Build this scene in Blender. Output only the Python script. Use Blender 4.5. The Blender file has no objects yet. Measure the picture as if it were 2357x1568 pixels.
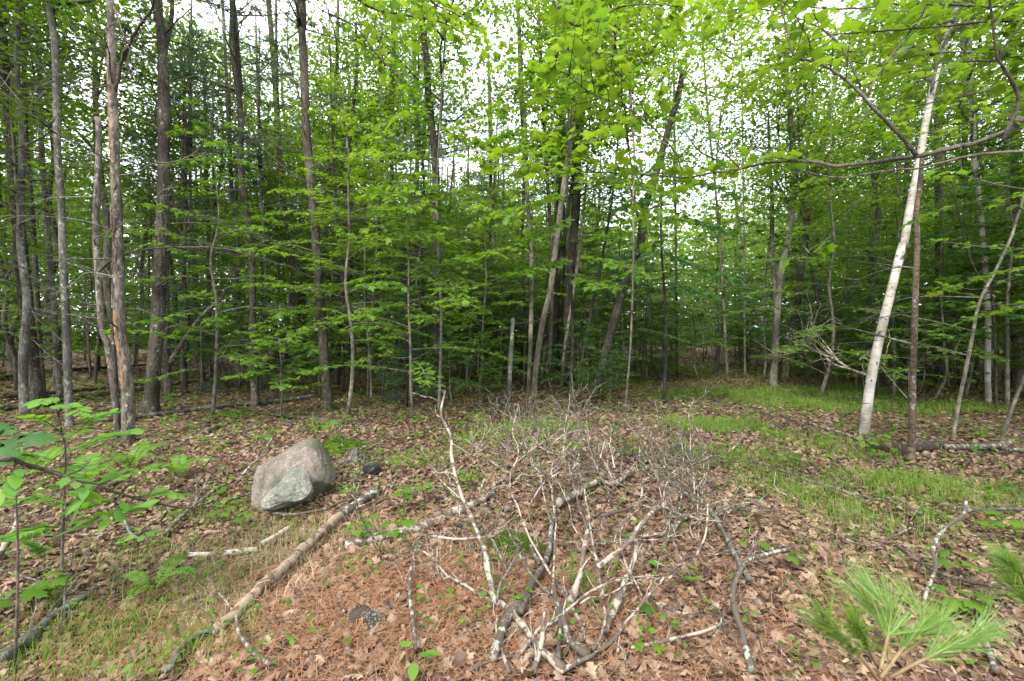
import bpy, math, random
import numpy as np
from mathutils import Matrix, Vector

R = math.radians
rng = np.random.default_rng(7)
random.seed(7)
scene = bpy.context.scene
COL = scene.collection

# ------------------------------------------------------------------ camera
PITCH = R(0.5)
EYE = 1.6
cd = bpy.data.cameras.new('camera')
cd.lens = 16.0
cd.sensor_width = 36.0
cd.clip_start = 0.05
cd.clip_end = 600
cd.dof.use_dof = True
cd.dof.focus_distance = 5.0
cd.dof.aperture_fstop = 4.0
cam = bpy.data.objects.new('camera', cd)
COL.objects.link(cam)
cam.location = (0, 0, EYE)
cam.rotation_euler = (R(90) - PITCH, 0, 0)
scene.camera = cam

# ------------------------------------------------------------------ sky, sun, exposure
SUN_EL, SUN_AZ = 47.0, 208.0          # degrees; azimuth measured clockwise from +Y
world = bpy.data.worlds.new('World')
scene.world = world
world.use_nodes = True
wn, wl = world.node_tree.nodes, world.node_tree.links
wn.clear()
w_out = wn.new('ShaderNodeOutputWorld')
w_bg = wn.new('ShaderNodeBackground')
w_bg.inputs['Strength'].default_value = 0.12
w_sky = wn.new('ShaderNodeTexSky')
w_sky.sky_type = 'NISHITA'
w_sky.sun_disc = False
w_sky.sun_elevation = R(SUN_EL)
w_sky.sun_rotation = R(SUN_AZ)
w_tc = wn.new('ShaderNodeTexCoord')
w_no = wn.new('ShaderNodeTexNoise')
w_no.inputs['Scale'].default_value = 5.0
w_no.inputs['Detail'].default_value = 4.0
w_rp = wn.new('ShaderNodeValToRGB')
w_rp.color_ramp.elements[0].position = 0.34
w_rp.color_ramp.elements[0].color = (0.25, 0.25, 0.25, 1)
w_rp.color_ramp.elements[1].position = 0.48
w_rp.color_ramp.elements[1].color = (1, 1, 1, 1)
w_mx = wn.new('ShaderNodeMix')
w_mx.data_type = 'RGBA'
w_mx.inputs['B'].default_value = (8.6, 8.9, 9.3, 1)
wl.new(w_tc.outputs['Generated'], w_no.inputs['Vector'])
wl.new(w_no.outputs['Fac'], w_rp.inputs['Fac'])
wl.new(w_rp.outputs['Color'], w_mx.inputs['Factor'])
wl.new(w_sky.outputs['Color'], w_mx.inputs['A'])
wl.new(w_mx.outputs['Result'], w_bg.inputs['Color'])
wl.new(w_bg.outputs['Background'], w_out.inputs['Surface'])

sd = bpy.data.lights.new('sun', 'SUN')
sd.energy = 2.0
sd.angle = R(16)
sd.color = (1.0, 0.95, 0.86)
sun = bpy.data.objects.new('sun', sd)
COL.objects.link(sun)
_sv = Vector((math.sin(R(SUN_AZ)) * math.cos(R(SUN_EL)), math.cos(R(SUN_AZ)) * math.cos(R(SUN_EL)), math.sin(R(SUN_EL))))
sun.rotation_euler = _sv.to_track_quat('Z', 'Y').to_euler()
sun.location = (0, -5, 20)

vs = scene.view_settings
vs.view_transform = 'Standard'
vs.look = 'None'
vs.gamma = 1.0
vs.use_curve_mapping = False
vs.exposure = 1.9
scene.render.engine = 'CYCLES'
cy = scene.cycles
cy.max_bounces = 8
cy.diffuse_bounces = 4
cy.glossy_bounces = 2
cy.transmission_bounces = 4
cy.use_denoising = True
cy.sample_clamp_indirect = 6.0
cy.caustics_reflective = False
cy.caustics_refractive = False

# ------------------------------------------------------------------ picture plane -> place
CX, CY, FPX = 1178.5, 784.0, 1047.6
_fw = np.array([0, math.cos(PITCH), -math.sin(PITCH)])
_up = np.array([0, math.sin(PITCH), math.cos(PITCH)])
CAM = np.array([0, 0, EYE])

def H(x, y):
    """height of the forest floor"""
    x = np.asarray(x, float); y = np.asarray(y, float)
    h = 0.07 * np.sin(0.35 * x + 0.8) * np.sin(0.27 * y + 0.4) + 0.05 * np.sin(0.9 * x - 0.5 * y + 2.0)
    h = h + 0.025 * np.sin(2.3 * x + 1.1 * y) + 0.02 * np.sin(1.7 * y - 2.9 * x + 1.0)
    d = np.hypot(x, y)
    # bank below the split log: the ground falls away on its far side
    s = (x + 2.3) * 0.78 - (y - 2.0) * 0.62
    h = h + 0.10 * np.tanh(s * 1.6) * np.exp(-((y - 2.8) / 2.2) ** 2) * np.exp(-((x + 1.2) / 1.8) ** 2)
    # soft mound under the dead branches
    h = h + 0.10 * np.exp(-((x - 0.6) / 1.6) ** 2 - ((y - 5.6) / 1.5) ** 2)
    h = h + 0.9 * np.clip((d - 22) / 60, 0, 1) ** 1.5 * (1 + 0.3 * np.sin(x * 0.08))
    return h - 0.03

def ray(px, py):
    d = _fw + np.array([1, 0, 0]) * (px - CX) / FPX - _up * (py - CY) / FPX
    return d / d[1]

def P(px, py, Y):
    return CAM + ray(px, py) * Y

def G(px, py):
    """where the sight line through a pixel meets the ground"""
    d = ray(px, max(py, 786))
    t = 3.0
    for _ in range(40):
        p = CAM + d * t
        err = p[2] - float(H(p[0], p[1]))
        t += 0.7 * err / max(1e-3, -d[2] + 0.02)
        t = min(max(t, 1.0), 90)
    return CAM + d * t

def _mk(ox, oy, s):
    return lambda *q: [(ox + x * s, oy + y * s) for x, y in q]
c1 = _mk(0, 0, .5011); c2 = _mk(785.7, 0, .5011); c3 = _mk(1571.3, 0, .5011)
c4 = _mk(0, 782.5, .5011); c5 = _mk(785.7, 782.5, .5011); c6 = _mk(1571.3, 782.5, .5011)
c7 = _mk(0, 550, .5); c8 = _mk(1178.5, 550, .5)
zA = _mk(982.1, 903.5, .2505); zB = _mk(1335.6, 903.5, .2505)
zC = _mk(982.1, 1178.5, .2485); zD = _mk(1335.6, 1178.5, .2485); zE = _mk(550, 974.2, .2505)

# ------------------------------------------------------------------ mesh building
class MB:
    def __init__(self):
        self.V, self.F3, self.F4, self.n = [], [], [], 0
        self.M3, self.M4 = [], []
    def add(self, v, f3=None, f4=None, mi=0):
        v = np.asarray(v, float).reshape(-1, 3)
        if f3 is not None and len(f3):
            f = np.asarray(f3, np.int64).reshape(-1, 3); self.F3.append(f + self.n); self.M3.append(np.full(len(f), mi))
        if f4 is not None and len(f4):
            f = np.asarray(f4, np.int64).reshape(-1, 4); self.F4.append(f + self.n); self.M4.append(np.full(len(f), mi))
        self.V.append(v); self.n += len(v)
    def mesh(self, name, mats, org=(0, 0, 0), smooth=True):
        me = bpy.data.meshes.new(name)
        V = np.concatenate(self.V) - np.asarray(org, float) if self.V else np.zeros((0, 3))
        f3 = np.concatenate(self.F3) if self.F3 else np.zeros((0, 3), np.int64)
        f4 = np.concatenate(self.F4) if self.F4 else np.zeros((0, 4), np.int64)
        me.vertices.add(len(V)); me.vertices.foreach_set('co', V.astype(np.float32).ravel())
        nl = f3.size + f4.size
        me.loops.add(nl)
        me.loops.foreach_set('vertex_index', np.concatenate([f3.ravel(), f4.ravel()]).astype(np.int32))
        npoly = len(f3) + len(f4)
        me.polygons.add(npoly)
        st = np.concatenate([np.arange(len(f3)) * 3, f3.size + np.arange(len(f4)) * 4]).astype(np.int32)
        me.polygons.foreach_set('loop_start', st)
        for m in (mats if isinstance(mats, (list, tuple)) else [mats]):
            me.materials.append(m)
        mi = np.concatenate(self.M3 + self.M4).astype(np.int32) if npoly else np.zeros(0, np.int32)
        me.polygons.foreach_set('material_index', mi)
        me.polygons.foreach_set('use_smooth', np.full(npoly, smooth))
        me.update(calc_edges=True)
        return me

def link(name, me, parent=None, loc=None):
    o = bpy.data.objects.new(name, me)
    COL.objects.link(o)
    if parent is not None:
        o.parent = parent
    if loc is not None:
        o.location = loc
    return o

def tag(o, label=None, cat=None, group=None, kind=None):
    if label: o['label'] = label
    if cat: o['category'] = cat
    if group: o['group'] = group
    if kind: o['kind'] = kind
    return o

def thing(name, label, cat, loc, group=None, rz=0, s=1.0):
    o = bpy.data.objects.new(name, None)
    o.empty_display_size = 0.1
    COL.objects.link(o)
    o.location = loc
    o.rotation_euler = (0, 0, rz)
    o.scale = (s, s, s)
    return tag(o, label, cat, group)

def nrm(v):
    v = np.asarray(v, float)
    return v / np.maximum(np.linalg.norm(v, axis=-1, keepdims=True), 1e-9)

def spline(pts, n):
    """Catmull-Rom through pts, n samples evenly along"""
    p = np.asarray(pts, float)
    if len(p) == 2:
        t = np.linspace(0, 1, n)[:, None]
        return p[0] * (1 - t) + p[1] * t
    q = np.vstack([2 * p[0] - p[1], p, 2 * p[-1] - p[-2]])
    seg = np.linalg.norm(np.diff(p, axis=0), axis=1)
    s = np.concatenate([[0], np.cumsum(seg)])
    u = np.linspace(0, s[-1], n)
    k = np.clip(np.searchsorted(s, u, side='right') - 1, 0, len(p) - 2)
    t = ((u - s[k]) / np.maximum(seg[k], 1e-9))[:, None]
    a, b, c, d = q[k], q[k + 1], q[k + 2], q[k + 3]
    return 0.5 * (2 * b + (c - a) * t + (2 * a - 5 * b + 4 * c - d) * t ** 2 + (3 * b - a - 3 * c + d) * t ** 3)

def tube(mb, path, rad, seg=6, jit=0.0, ridges=0.0, flare=0.0, mi=0, rg=None):
    rg = rg or rng
    p = np.asarray(path, float); n = len(p)
    r = np.broadcast_to(np.asarray(rad, float), (n,)).copy()
    T = nrm(np.gradient(p, axis=0))
    ref = np.array([1.0, 0, 0]) if abs(T[0][0]) < 0.8 else np.array([0, 1.0, 0])
    U = nrm(ref - T * (T @ ref)[:, None])
    W = np.cross(T, U)
    th = np.linspace(0, 2 * math.pi, seg, endpoint=False)
    rr = np.repeat(r[:, None], seg, 1)
    if jit:
        rr = rr * (1 + jit * rg.standard_normal((n, seg)))
    s = np.concatenate([[0], np.cumsum(np.linalg.norm(np.diff(p, axis=0), axis=1))])[:, None]
    if ridges:
        for k, a in ((5, .5), (9, .8), (14, 1.0)):
            rr = rr * (1 + ridges * a * np.sin(k * th[None] + rg.uniform(0, 6) + np.sin(s * rg.uniform(1, 3) + rg.uniform(0, 6)) * 1.5))
        rr = rr * (1 + ridges * 1.2 * np.sin(s * 4.1 + th[None] * 2 + rg.uniform(0, 6)) * np.sin(s * 1.7 + rg.uniform(0, 6)))
    if flare:
        ph = rg.uniform(0, 6)
        rr = rr * (1 + flare * np.exp(-s / (r[0] * 1.6)) * (1 + 0.55 * np.sin(4 * th[None] + ph) + 0.3 * np.sin(7 * th[None] + 2 * ph)))
    v = p[:, None, :] + rr[:, :, None] * (np.cos(th)[None, :, None] * U[:, None, :] + np.sin(th)[None, :, None] * W[:, None, :])
    v = v.reshape(-1, 3)
    i = np.arange(n - 1)[:, None] * seg; j = np.arange(seg)[None]; j2 = (j + 1) % seg
    f4 = np.stack([i + j, i + j2, i + seg + j2, i + seg + j], -1).reshape(-1, 4)
    v = np.vstack([v, p[0] - T[0] * r[0] * .15, p[-1] + T[-1] * r[-1] * .3])
    a = n * seg
    j = np.arange(seg); j2 = (j + 1) % seg
    f3 = np.vstack([np.stack([np.full(seg, a), j2, j], -1), np.stack([np.full(seg, a + 1), (n - 1) * seg + j, (n - 1) * seg + j2], -1)])
    mb.add(v, f3, f4, mi)

# ------------------------------------------------------------------ leaf templates: unit length along +Y, normal +Z
def outline_leaf(half, centre=(0, .42), cup=.08, fold=.0):
    """half: outline points of the right side from the base to the tip"""
    h = np.array(half, float)
    o = np.vstack([h, h[-2:0:-1] * [-1, 1]])
    v = np.vstack([[centre], o])
    z = cup * np.sin(v[:, 1] * 5 + v[:, 0] * 3) * .4 - cup * np.abs(v[:, 0]) * 1.2 + fold * np.abs(v[:, 0])
    v = np.column_stack([v, z])
    k = len(o)
    f = [(0, 1 + i, 1 + (i + 1) % k) for i in range(k)]
    return v, np.array(f)

L_MAPLE = outline_leaf([(0, 0), (.14, .02), (.40, .02), (.30, .16), (.55, .46), (.36, .44), (.34, .56), (.15, .50), (.20, .76), (.09, .78), (0, 1.0)], (0, .3), .14)
L_MAPLE_LO = outline_leaf([(0, 0), (.34, .02), (.26, .2), (.5, .52), (.15, .48), (0, 1.0)], (0, .32), .14)
L_OAK = outline_leaf([(0, 0), (.05, .10), (.20, .20), (.09, .30), (.32, .42), (.13, .52), (.33, .68), (.16, .74), (.20, .90), (0, 1.0)], (0, .5), .30)
L_OAK_LO = outline_leaf([(0, 0), (.22, .22), (.12, .35), (.32, .55), (.2, .85), (0, 1.0)], (0, .5), .35)
L_BEECH = outline_leaf([(0, 0), (.15, .12), (.26, .34), (.25, .56), (.14, .82), (0, 1.0)], (0, .45), .06, .12)
L_DIA = (np.array([[0, 0, 0], [.36, .45, -.06], [0, 1, 0], [-.36, .45, -.06]]), np.array([[0, 1, 2], [0, 2, 3]]))
L_TRI = (np.array([[0, 0, 0], [.32, .7, .03], [-.32, .8, -.03]]), np.array([[0, 1, 2]]))

def basis(D, N):
    D = nrm(D); X = nrm(np.cross(D, N)); Z = np.cross(X, D)
    return X, D, Z

def leaf_cloud(mb, tpl, pos, D, N, size, mi=0, curl=None):
    v, f = tpl
    pos = np.asarray(pos, float); n = len(pos)
    if n == 0: return
    X, Y, Z = basis(np.asarray(D, float), np.asarray(N, float))
    s = np.broadcast_to(np.asarray(size, float), (n,))[:, None, None]
    vv = np.repeat(v[None], n, 0)
    if curl is not None:
        vv = vv.copy(); vv[:, :, 2] *= np.asarray(curl)[:, None]
    out = pos[:, None, :] + s * (vv[:, :, 0:1] * X[:, None] + vv[:, :, 1:2] * Y[:, None] + vv[:, :, 2:3] * Z[:, None])
    ff = (f[None] + (np.arange(n) * len(v))[:, None, None]).reshape(-1, 3)
    mb.add(out.reshape(-1, 3), ff, None, mi)

def leaf_parts(parent, name, me_list, pos, D, N, size, org):
    X, Y, Z = basis(np.asarray(D, float), np.asarray(N, float))
    for i in range(len(pos)):
        o = bpy.data.objects.new(name, me_list[i % len(me_list)])
        COL.objects.link(o)
        o.parent = parent
        s = float(size[i])
        m = Matrix(((X[i][0] * s, Y[i][0] * s, Z[i][0] * s, pos[i][0] - org[0]),
                    (X[i][1] * s, Y[i][1] * s, Z[i][1] * s, pos[i][1] - org[1]),
                    (X[i][2] * s, Y[i][2] * s, Z[i][2] * s, pos[i][2] - org[2]), (0, 0, 0, 1)))
        o.matrix_basis = m

# ------------------------------------------------------------------ materials
def _n(nt, t, **kw):
    n = nt.nodes.new(t)
    for k, v in kw.items():
        if k in n.inputs: n.inputs[k].default_value = v
        else: setattr(n, k, v)
    return n

def new_mat(name):
    m = bpy.data.materials.new(name); m.use_nodes = True
    nt = m.node_tree; nt.nodes.clear()
    out = _n(nt, 'ShaderNodeOutputMaterial')
    return m, nt, out

def ramp(nt, stops):
    r = nt.nodes.new('ShaderNodeValToRGB')
    e = r.color_ramp.elements
    while len(e) < len(stops): e.new(0.5)
    for i, (p, c) in enumerate(stops):
        e[i].position = p; e[i].color = (*c, 1)
    return r

def noise(nt, scale, detail=4, rough=.6, vec=None, dist=0.0):
    n = _n(nt, 'ShaderNodeTexNoise'); n.inputs['Scale'].default_value = scale
    n.inputs['Detail'].default_value = detail; n.inputs['Roughness'].default_value = rough
    n.inputs['Distortion'].default_value = dist
    if vec is not None: nt.links.new(vec, n.inputs['Vector'])
    return n

def objvec(nt, scale=(1, 1, 1)):
    tc = _n(nt, 'ShaderNodeTexCoord'); mp = _n(nt, 'ShaderNodeMapping')
    mp.inputs['Scale'].default_value = scale
    oi = _n(nt, 'ShaderNodeObjectInfo')
    nt.links.new(tc.outputs['Object'], mp.inputs['Vector'])
    ad = _n(nt, 'ShaderNodeVectorMath', operation='ADD')
    ml = _n(nt, 'ShaderNodeMath', operation='MULTIPLY'); ml.inputs[1].default_value = 17.0
    nt.links.new(oi.outputs['Random'], ml.inputs[0])
    nt.links.new(mp.outputs['Vector'], ad.inputs[0]); nt.links.new(ml.outputs[0], ad.inputs[1])
    return ad.outputs[0]

def mixc(nt, fac, a, b):
    m = _n(nt, 'ShaderNodeMix', data_type='RGBA')
    nt.links.new(fac, m.inputs['Factor'])
    for k, v in (('A', a), ('B', b)):
        if isinstance(v, tuple): m.inputs[k].default_value = (*v, 1)
        else: nt.links.new(v, m.inputs[k])
    return m.outputs['Result']

def leaf_mat(name, stops, trans, tfac=.45, rough=.45, spec=.2):
    """stops: ramp over leaves; trans: what light coming through the blade looks like (multiplies the ramp)"""
    m, nt, out = new_mat(name)
    geo = _n(nt, 'ShaderNodeNewGeometry'); oi = _n(nt, 'ShaderNodeObjectInfo')
    ad = _n(nt, 'ShaderNodeMath', operation='ADD'); fr = _n(nt, 'ShaderNodeMath', operation='FRACT')
    nt.links.new(geo.outputs['Random Per Island'], ad.inputs[0]); nt.links.new(oi.outputs['Random'], ad.inputs[1])
    nt.links.new(ad.outputs[0], fr.inputs[0])
    rp = ramp(nt, stops); nt.links.new(fr.outputs[0], rp.inputs['Fac'])
    pr = _n(nt, 'ShaderNodeBsdfPrincipled'); pr.inputs['Roughness'].default_value = rough
    pr.inputs['Specular IOR Level'].default_value = spec
    nt.links.new(rp.outputs['Color'], pr.inputs['Base Color'])
    tr = _n(nt, 'ShaderNodeBsdfTranslucent')
    mm = _n(nt, 'ShaderNodeMix', data_type='RGBA', blend_type='MULTIPLY'); mm.inputs['Factor'].default_value = 1
    nt.links.new(rp.outputs['Color'], mm.inputs['A']); mm.inputs['B'].default_value = (*trans, 1)
    nt.links.new(mm.outputs['Result'], tr.inputs['Color'])
    ms = _n(nt, 'ShaderNodeMixShader'); ms.inputs[0].default_value = tfac
    nt.links.new(pr.outputs[0], ms.inputs[1]); nt.links.new(tr.outputs[0], ms.inputs[2])
    nt.links.new(ms.outputs[0], out.inputs['Surface'])
    return m

def bark_mat(name, dark, light, lichen, lichen_amt=.5, vscale=(9, 9, 2.2), bump=.5, lic_scale=9.0, rough=.9):
    m, nt, out = new_mat(name)
    v = objvec(nt, vscale); v2 = objvec(nt, (1, 1, .8))
    n1 = noise(nt, 2.6, 6, .65, v, .4)
    rp = ramp(nt, [(.36, dark), (.6, light)]); nt.links.new(n1.outputs['Fac'], rp.inputs['Fac'])
    n2 = noise(nt, lic_scale, 5, .7, v2)
    lo = .68 - lichen_amt * .22
    r2 = ramp(nt, [(lo, (0, 0, 0)), (lo + .06, (1, 1, 1))]); nt.links.new(n2.outputs['Fac'], r2.inputs['Fac'])
    n4 = noise(nt, 1.6, 3, .5, v2)
    big = ramp(nt, [(.4, (.55,) * 3), (.62, (1.25,) * 3)]); nt.links.new(n4.outputs['Fac'], big.inputs['Fac'])
    c = mixc(nt, r2.outputs['Color'], rp.outputs['Color'], lichen)
    mm = _n(nt, 'ShaderNodeMix', data_type='RGBA', blend_type='MULTIPLY'); mm.inputs['Factor'].default_value = 1
    nt.links.new(c, mm.inputs['A']); nt.links.new(big.outputs['Color'], mm.inputs['B'])
    pr = _n(nt, 'ShaderNodeBsdfPrincipled'); pr.inputs['Roughness'].default_value = rough
    pr.inputs['Specular IOR Level'].default_value = .2
    nt.links.new(mm.outputs['Result'], pr.inputs['Base Color'])
    bp = _n(nt, 'ShaderNodeBump'); bp.inputs['Strength'].default_value = bump; bp.inputs['Distance'].default_value = .02
    nt.links.new(n1.outputs['Fac'], bp.inputs['Height']); nt.links.new(bp.outputs['Normal'], pr.inputs['Normal'])
    nt.links.new(pr.outputs[0], out.inputs['Surface'])
    return m

M = {}
M['pine_bark'] = bark_mat('pine_bark', (.020, .017, .013), (.082, .070, .053), (.20, .22, .165), .42, (11, 11, 2.6), .9, 19)
M['grey_bark'] = bark_mat('grey_lichen_bark', (.045, .042, .036), (.12, .113, .096), (.20, .225, .175), .55, (9, 9, 3), .6, 13)
M['dark_bark'] = bark_mat('dark_maple_bark', (.013, .011, .009), (.055, .047, .038), (.15, .165, .13), .30)
M['young_bark'] = bark_mat('young_hardwood_bark', (.050, .044, .034), (.145, .128, .10), (.21, .225, .175), .45, (7, 7, 3), .5, 16)
M['snag_bark'] = bark_mat('snag_bark', (.04, .032, .026), (.145, .125, .10), (.24, .26, .21), .5, (9, 9, 3), 1.0, 15)
M['flaky_bark'] = bark_mat('flaky_brown_bark', (.045, .030, .02), (.15, .11, .08), (.28, .26, .22), .5, (8, 8, 14), .6, 14)
M['twig'] = bark_mat('grey_twig_bark', (.05, .045, .038), (.155, .143, .122), (.24, .26, .215), .35, (10, 10, 10), .2, 14)
M['dark_twig'] = bark_mat('dark_twig_bark', (.03, .022, .018), (.10, .08, .062), (.2, .2, .17), .2, (10, 10, 10), .2, 14)
M['limb'] = bark_mat('maple_limb_bark', (.038, .032, .027), (.115, .10, .083), (.2, .21, .18), .35, (14, 14, 14), .3, 22)

def birch_mat():
    m, nt, out = new_mat('white_birch_bark')
    v = objvec(nt, (7, 7, 60)); vv = objvec(nt, (3, 3, 5)); v3 = objvec(nt, (1, 1, 1))
    n1 = noise(nt, 1.0, 3, .6, v)
    r1 = ramp(nt, [(.33, (.07, .06, .05)), (.40, (.36, .34, .305)), (.7, (.47, .45, .41))]); nt.links.new(n1.outputs['Fac'], r1.inputs['Fac'])
    n2 = noise(nt, 1.0, 4, .6, vv)
    r2 = ramp(nt, [(.61, (0, 0, 0)), (.66, (1, 1, 1))]); nt.links.new(n2.outputs['Fac'], r2.inputs['Fac'])
    c = mixc(nt, r2.outputs['Color'], r1.outputs['Color'], (.06, .05, .04))
    n3 = noise(nt, 2.2, 4, .6, v3)
    r3 = ramp(nt, [(.38, (.45, .42, .37)), (.6, (1, 1, 1))]); nt.links.new(n3.outputs['Fac'], r3.inputs['Fac'])
    mm = _n(nt, 'ShaderNodeMix', data_type='RGBA', blend_type='MULTIPLY'); mm.inputs['Factor'].default_value = 1
    nt.links.new(c, mm.inputs['A']); nt.links.new(r3.outputs['Color'], mm.inputs['B'])
    pr = _n(nt, 'ShaderNodeBsdfPrincipled'); pr.inputs['Roughness'].default_value = .7
    nt.links.new(mm.outputs['Result'], pr.inputs['Base Color'])
    bp = _n(nt, 'ShaderNodeBump'); bp.inputs['Strength'].default_value = .3; bp.inputs['Distance'].default_value = .01
    nt.links.new(n1.outputs['Fac'], bp.inputs['Height']); nt.links.new(bp.outputs['Normal'], pr.inputs['Normal'])
    nt.links.new(pr.outputs[0], out.inputs['Surface'])
    return m
M['birch'] = birch_mat()

def dead_mat(name, pale, bark, bark_amt, lichen=(.25, .29, .235), lic=.45):
    """barkless weathered wood with patches of bark and lichen"""
    m, nt, out = new_mat(name)
    v = objvec(nt)
    n0 = noise(nt, 30, 4, .6, v)
    r0 = ramp(nt, [(.3, tuple(x * .62 for x in pale)), (.65, pale)]); nt.links.new(n0.outputs['Fac'], r0.inputs['Fac'])
    n1 = noise(nt, 11, 5, .65, v, .6)
    a = .66 - bark_amt * .3
    r1 = ramp(nt, [(a, (0, 0, 0)), (a + .03, (1, 1, 1))]); nt.links.new(n1.outputs['Fac'], r1.inputs['Fac'])
    c = mixc(nt, r1.outputs['Color'], r0.outputs['Color'], bark)
    n2 = noise(nt, 26, 4, .65, v)
    b = .70 - lic * .2
    r2 = ramp(nt, [(b, (0, 0, 0)), (b + .05, (1, 1, 1))]); nt.links.new(n2.outputs['Fac'], r2.inputs['Fac'])
    n3 = noise(nt, 4, 2, .5, v)
    r3 = ramp(nt, [(.45, (0, 0, 0)), (.6, (1, 1, 1))]); nt.links.new(n3.outputs['Fac'], r3.inputs['Fac'])
    mu = _n(nt, 'ShaderNodeMath', operation='MULTIPLY')
    nt.links.new(r2.outputs['Color'], mu.inputs[0]); nt.links.new(r3.outputs['Color'], mu.inputs[1])
    c = mixc(nt, mu.outputs[0], c, lichen)
    pr = _n(nt, 'ShaderNodeBsdfPrincipled'); pr.inputs['Roughness'].default_value = .85
    pr.inputs['Specular IOR Level'].default_value = .2
    nt.links.new(c, pr.inputs['Base Color'])
    ad = _n(nt, 'ShaderNodeMath', operation='ADD')
    nt.links.new(r1.outputs['Color'], ad.inputs[0]); nt.links.new(n0.outputs['Fac'], ad.inputs[1])
    bp = _n(nt, 'ShaderNodeBump'); bp.inputs['Strength'].default_value = .5; bp.inputs['Distance'].default_value = .006
    nt.links.new(ad.outputs[0], bp.inputs['Height']); nt.links.new(bp.outputs['Normal'], pr.inputs['Normal'])
    nt.links.new(pr.outputs[0], out.inputs['Surface'])
    return m
M['dead_pale'] = dead_mat('weathered_pale_wood', (.31, .26, .21), (.085, .066, .052), .6, lic=.7)
M['dead_bark'] = dead_mat('dead_wood_with_bark', (.29, .245, .20), (.065, .052, .042), .85, lic=.8)
M['dead_log'] = dead_mat('weathered_log_wood', (.27, .205, .145), (.095, .066, .044), .5, (.15, .165, .11), .5)
M['dead_dark'] = dead_mat('rotten_dark_wood', (.11, .085, .066), (.036, .027, .022), .7, lic=.5)
M['dead_white'] = dead_mat('bleached_wood', (.42, .38, .33), (.14, .11, .085), .35, lic=.3)
M['wood_orange'] = dead_mat('torn_orange_wood', (.27, .155, .085), (.17, .085, .045), .6, (.5, .36, .22), .3)
M['wood_bare'] = dead_mat('bare_snag_wood', (.25, .19, .145), (.11, .08, .06), .65, (.33, .29, .24), .5)

M['leaf_bright'] = leaf_mat('sunlit_maple_leaf', [(0, (.075, .15, .018)), (.4, (.125, .215, .02)), (.75, (.06, .13, .02)), (1, (.15, .22, .03))], (1.7, 1.6, .6), .5)
M['leaf_mid'] = leaf_mat('maple_leaf', [(0, (.066, .142, .018)), (.5, (.11, .20, .022)), (.85, (.055, .14, .026)), (1, (.15, .215, .026))], (1.7, 1.7, .6), .5)
M['leaf_dark'] = leaf_mat('oak_leaf', [(0, (.035, .095, .022)), (.6, (.055, .13, .03)), (1, (.04, .11, .028))], (1.6, 1.7, .6), .42)
M['leaf_canopy'] = leaf_mat('canopy_leaf', [(0, (.065, .13, .022)), (.5, (.11, .19, .028)), (1, (.08, .155, .03))], (1.8, 1.7, .6), .5)
M['leaf_beech'] = leaf_mat('beech_leaf', [(0, (.09, .20, .03)), (.5, (.13, .25, .035)), (1, (.07, .18, .035))], (1.6, 1.6, .5), .45, .45, .25)
M['needle'] = leaf_mat('pine_needle', [(0, (.035, .075, .03)), (.5, (.06, .11, .045)), (1, (.045, .09, .035))], (1.3, 1.4, .8), .25, .5, .3)
M['needle_fresh'] = leaf_mat('fresh_pine_needle', [(0, (.11, .20, .035)), (.5, (.17, .26, .035)), (1, (.085, .18, .06))], (1.4, 1.4, .7), .3, .4, .4)
M['spruce'] = leaf_mat('fir_needle', [(0, (.02, .05, .022)), (1, (.035, .075, .03))], (1.3, 1.4, .8), .2, .5, .3)
M['grass'] = leaf_mat('grass_blade', [(0, (.075, .15, .022)), (.5, (.125, .215, .03)), (.85, (.17, .24, .05)), (1, (.28, .25, .10))], (1.5, 1.5, .6), .4)
M['moss'] = leaf_mat('moss_frond', [(0, (.045, .09, .010)), (.5, (.075, .135, .015)), (1, (.10, .16, .02))], (1.4, 1.4, .5), .3, .7, .1)
M['litter'] = leaf_mat('dead_oak_leaf', [(0, (0.104, 0.060, 0.036)), (.14, (0.215, 0.142, 0.092)), (.30, (0.155, 0.096, 0.059)), (.40, (0.048, 0.030, 0.022)), (.54, (0.185, 0.117, 0.074)), (.72, (0.281, 0.203, 0.136)), (.80, (0.141, 0.068, 0.033)), (.88, (0.237, 0.181, 0.133)), (.94, (0.081, 0.050, 0.032)), (1, (0.033, 0.023, 0.017))], (1.2, 1.0, .8), .15, .55, .3)
M['straw'] = leaf_mat('dry_straw', [(0, (.34, .25, .15)), (.6, (.44, .33, .21)), (1, (.24, .16, .09))], (1, 1, 1), .1, .7, .2)
M['red_needle'] = leaf_mat('fallen_pine_needle', [(0, (.21, .098, .048)), (.5, (.30, .155, .08)), (1, (.15, .075, .042))], (1, 1, 1), .05, .7, .2)

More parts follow.
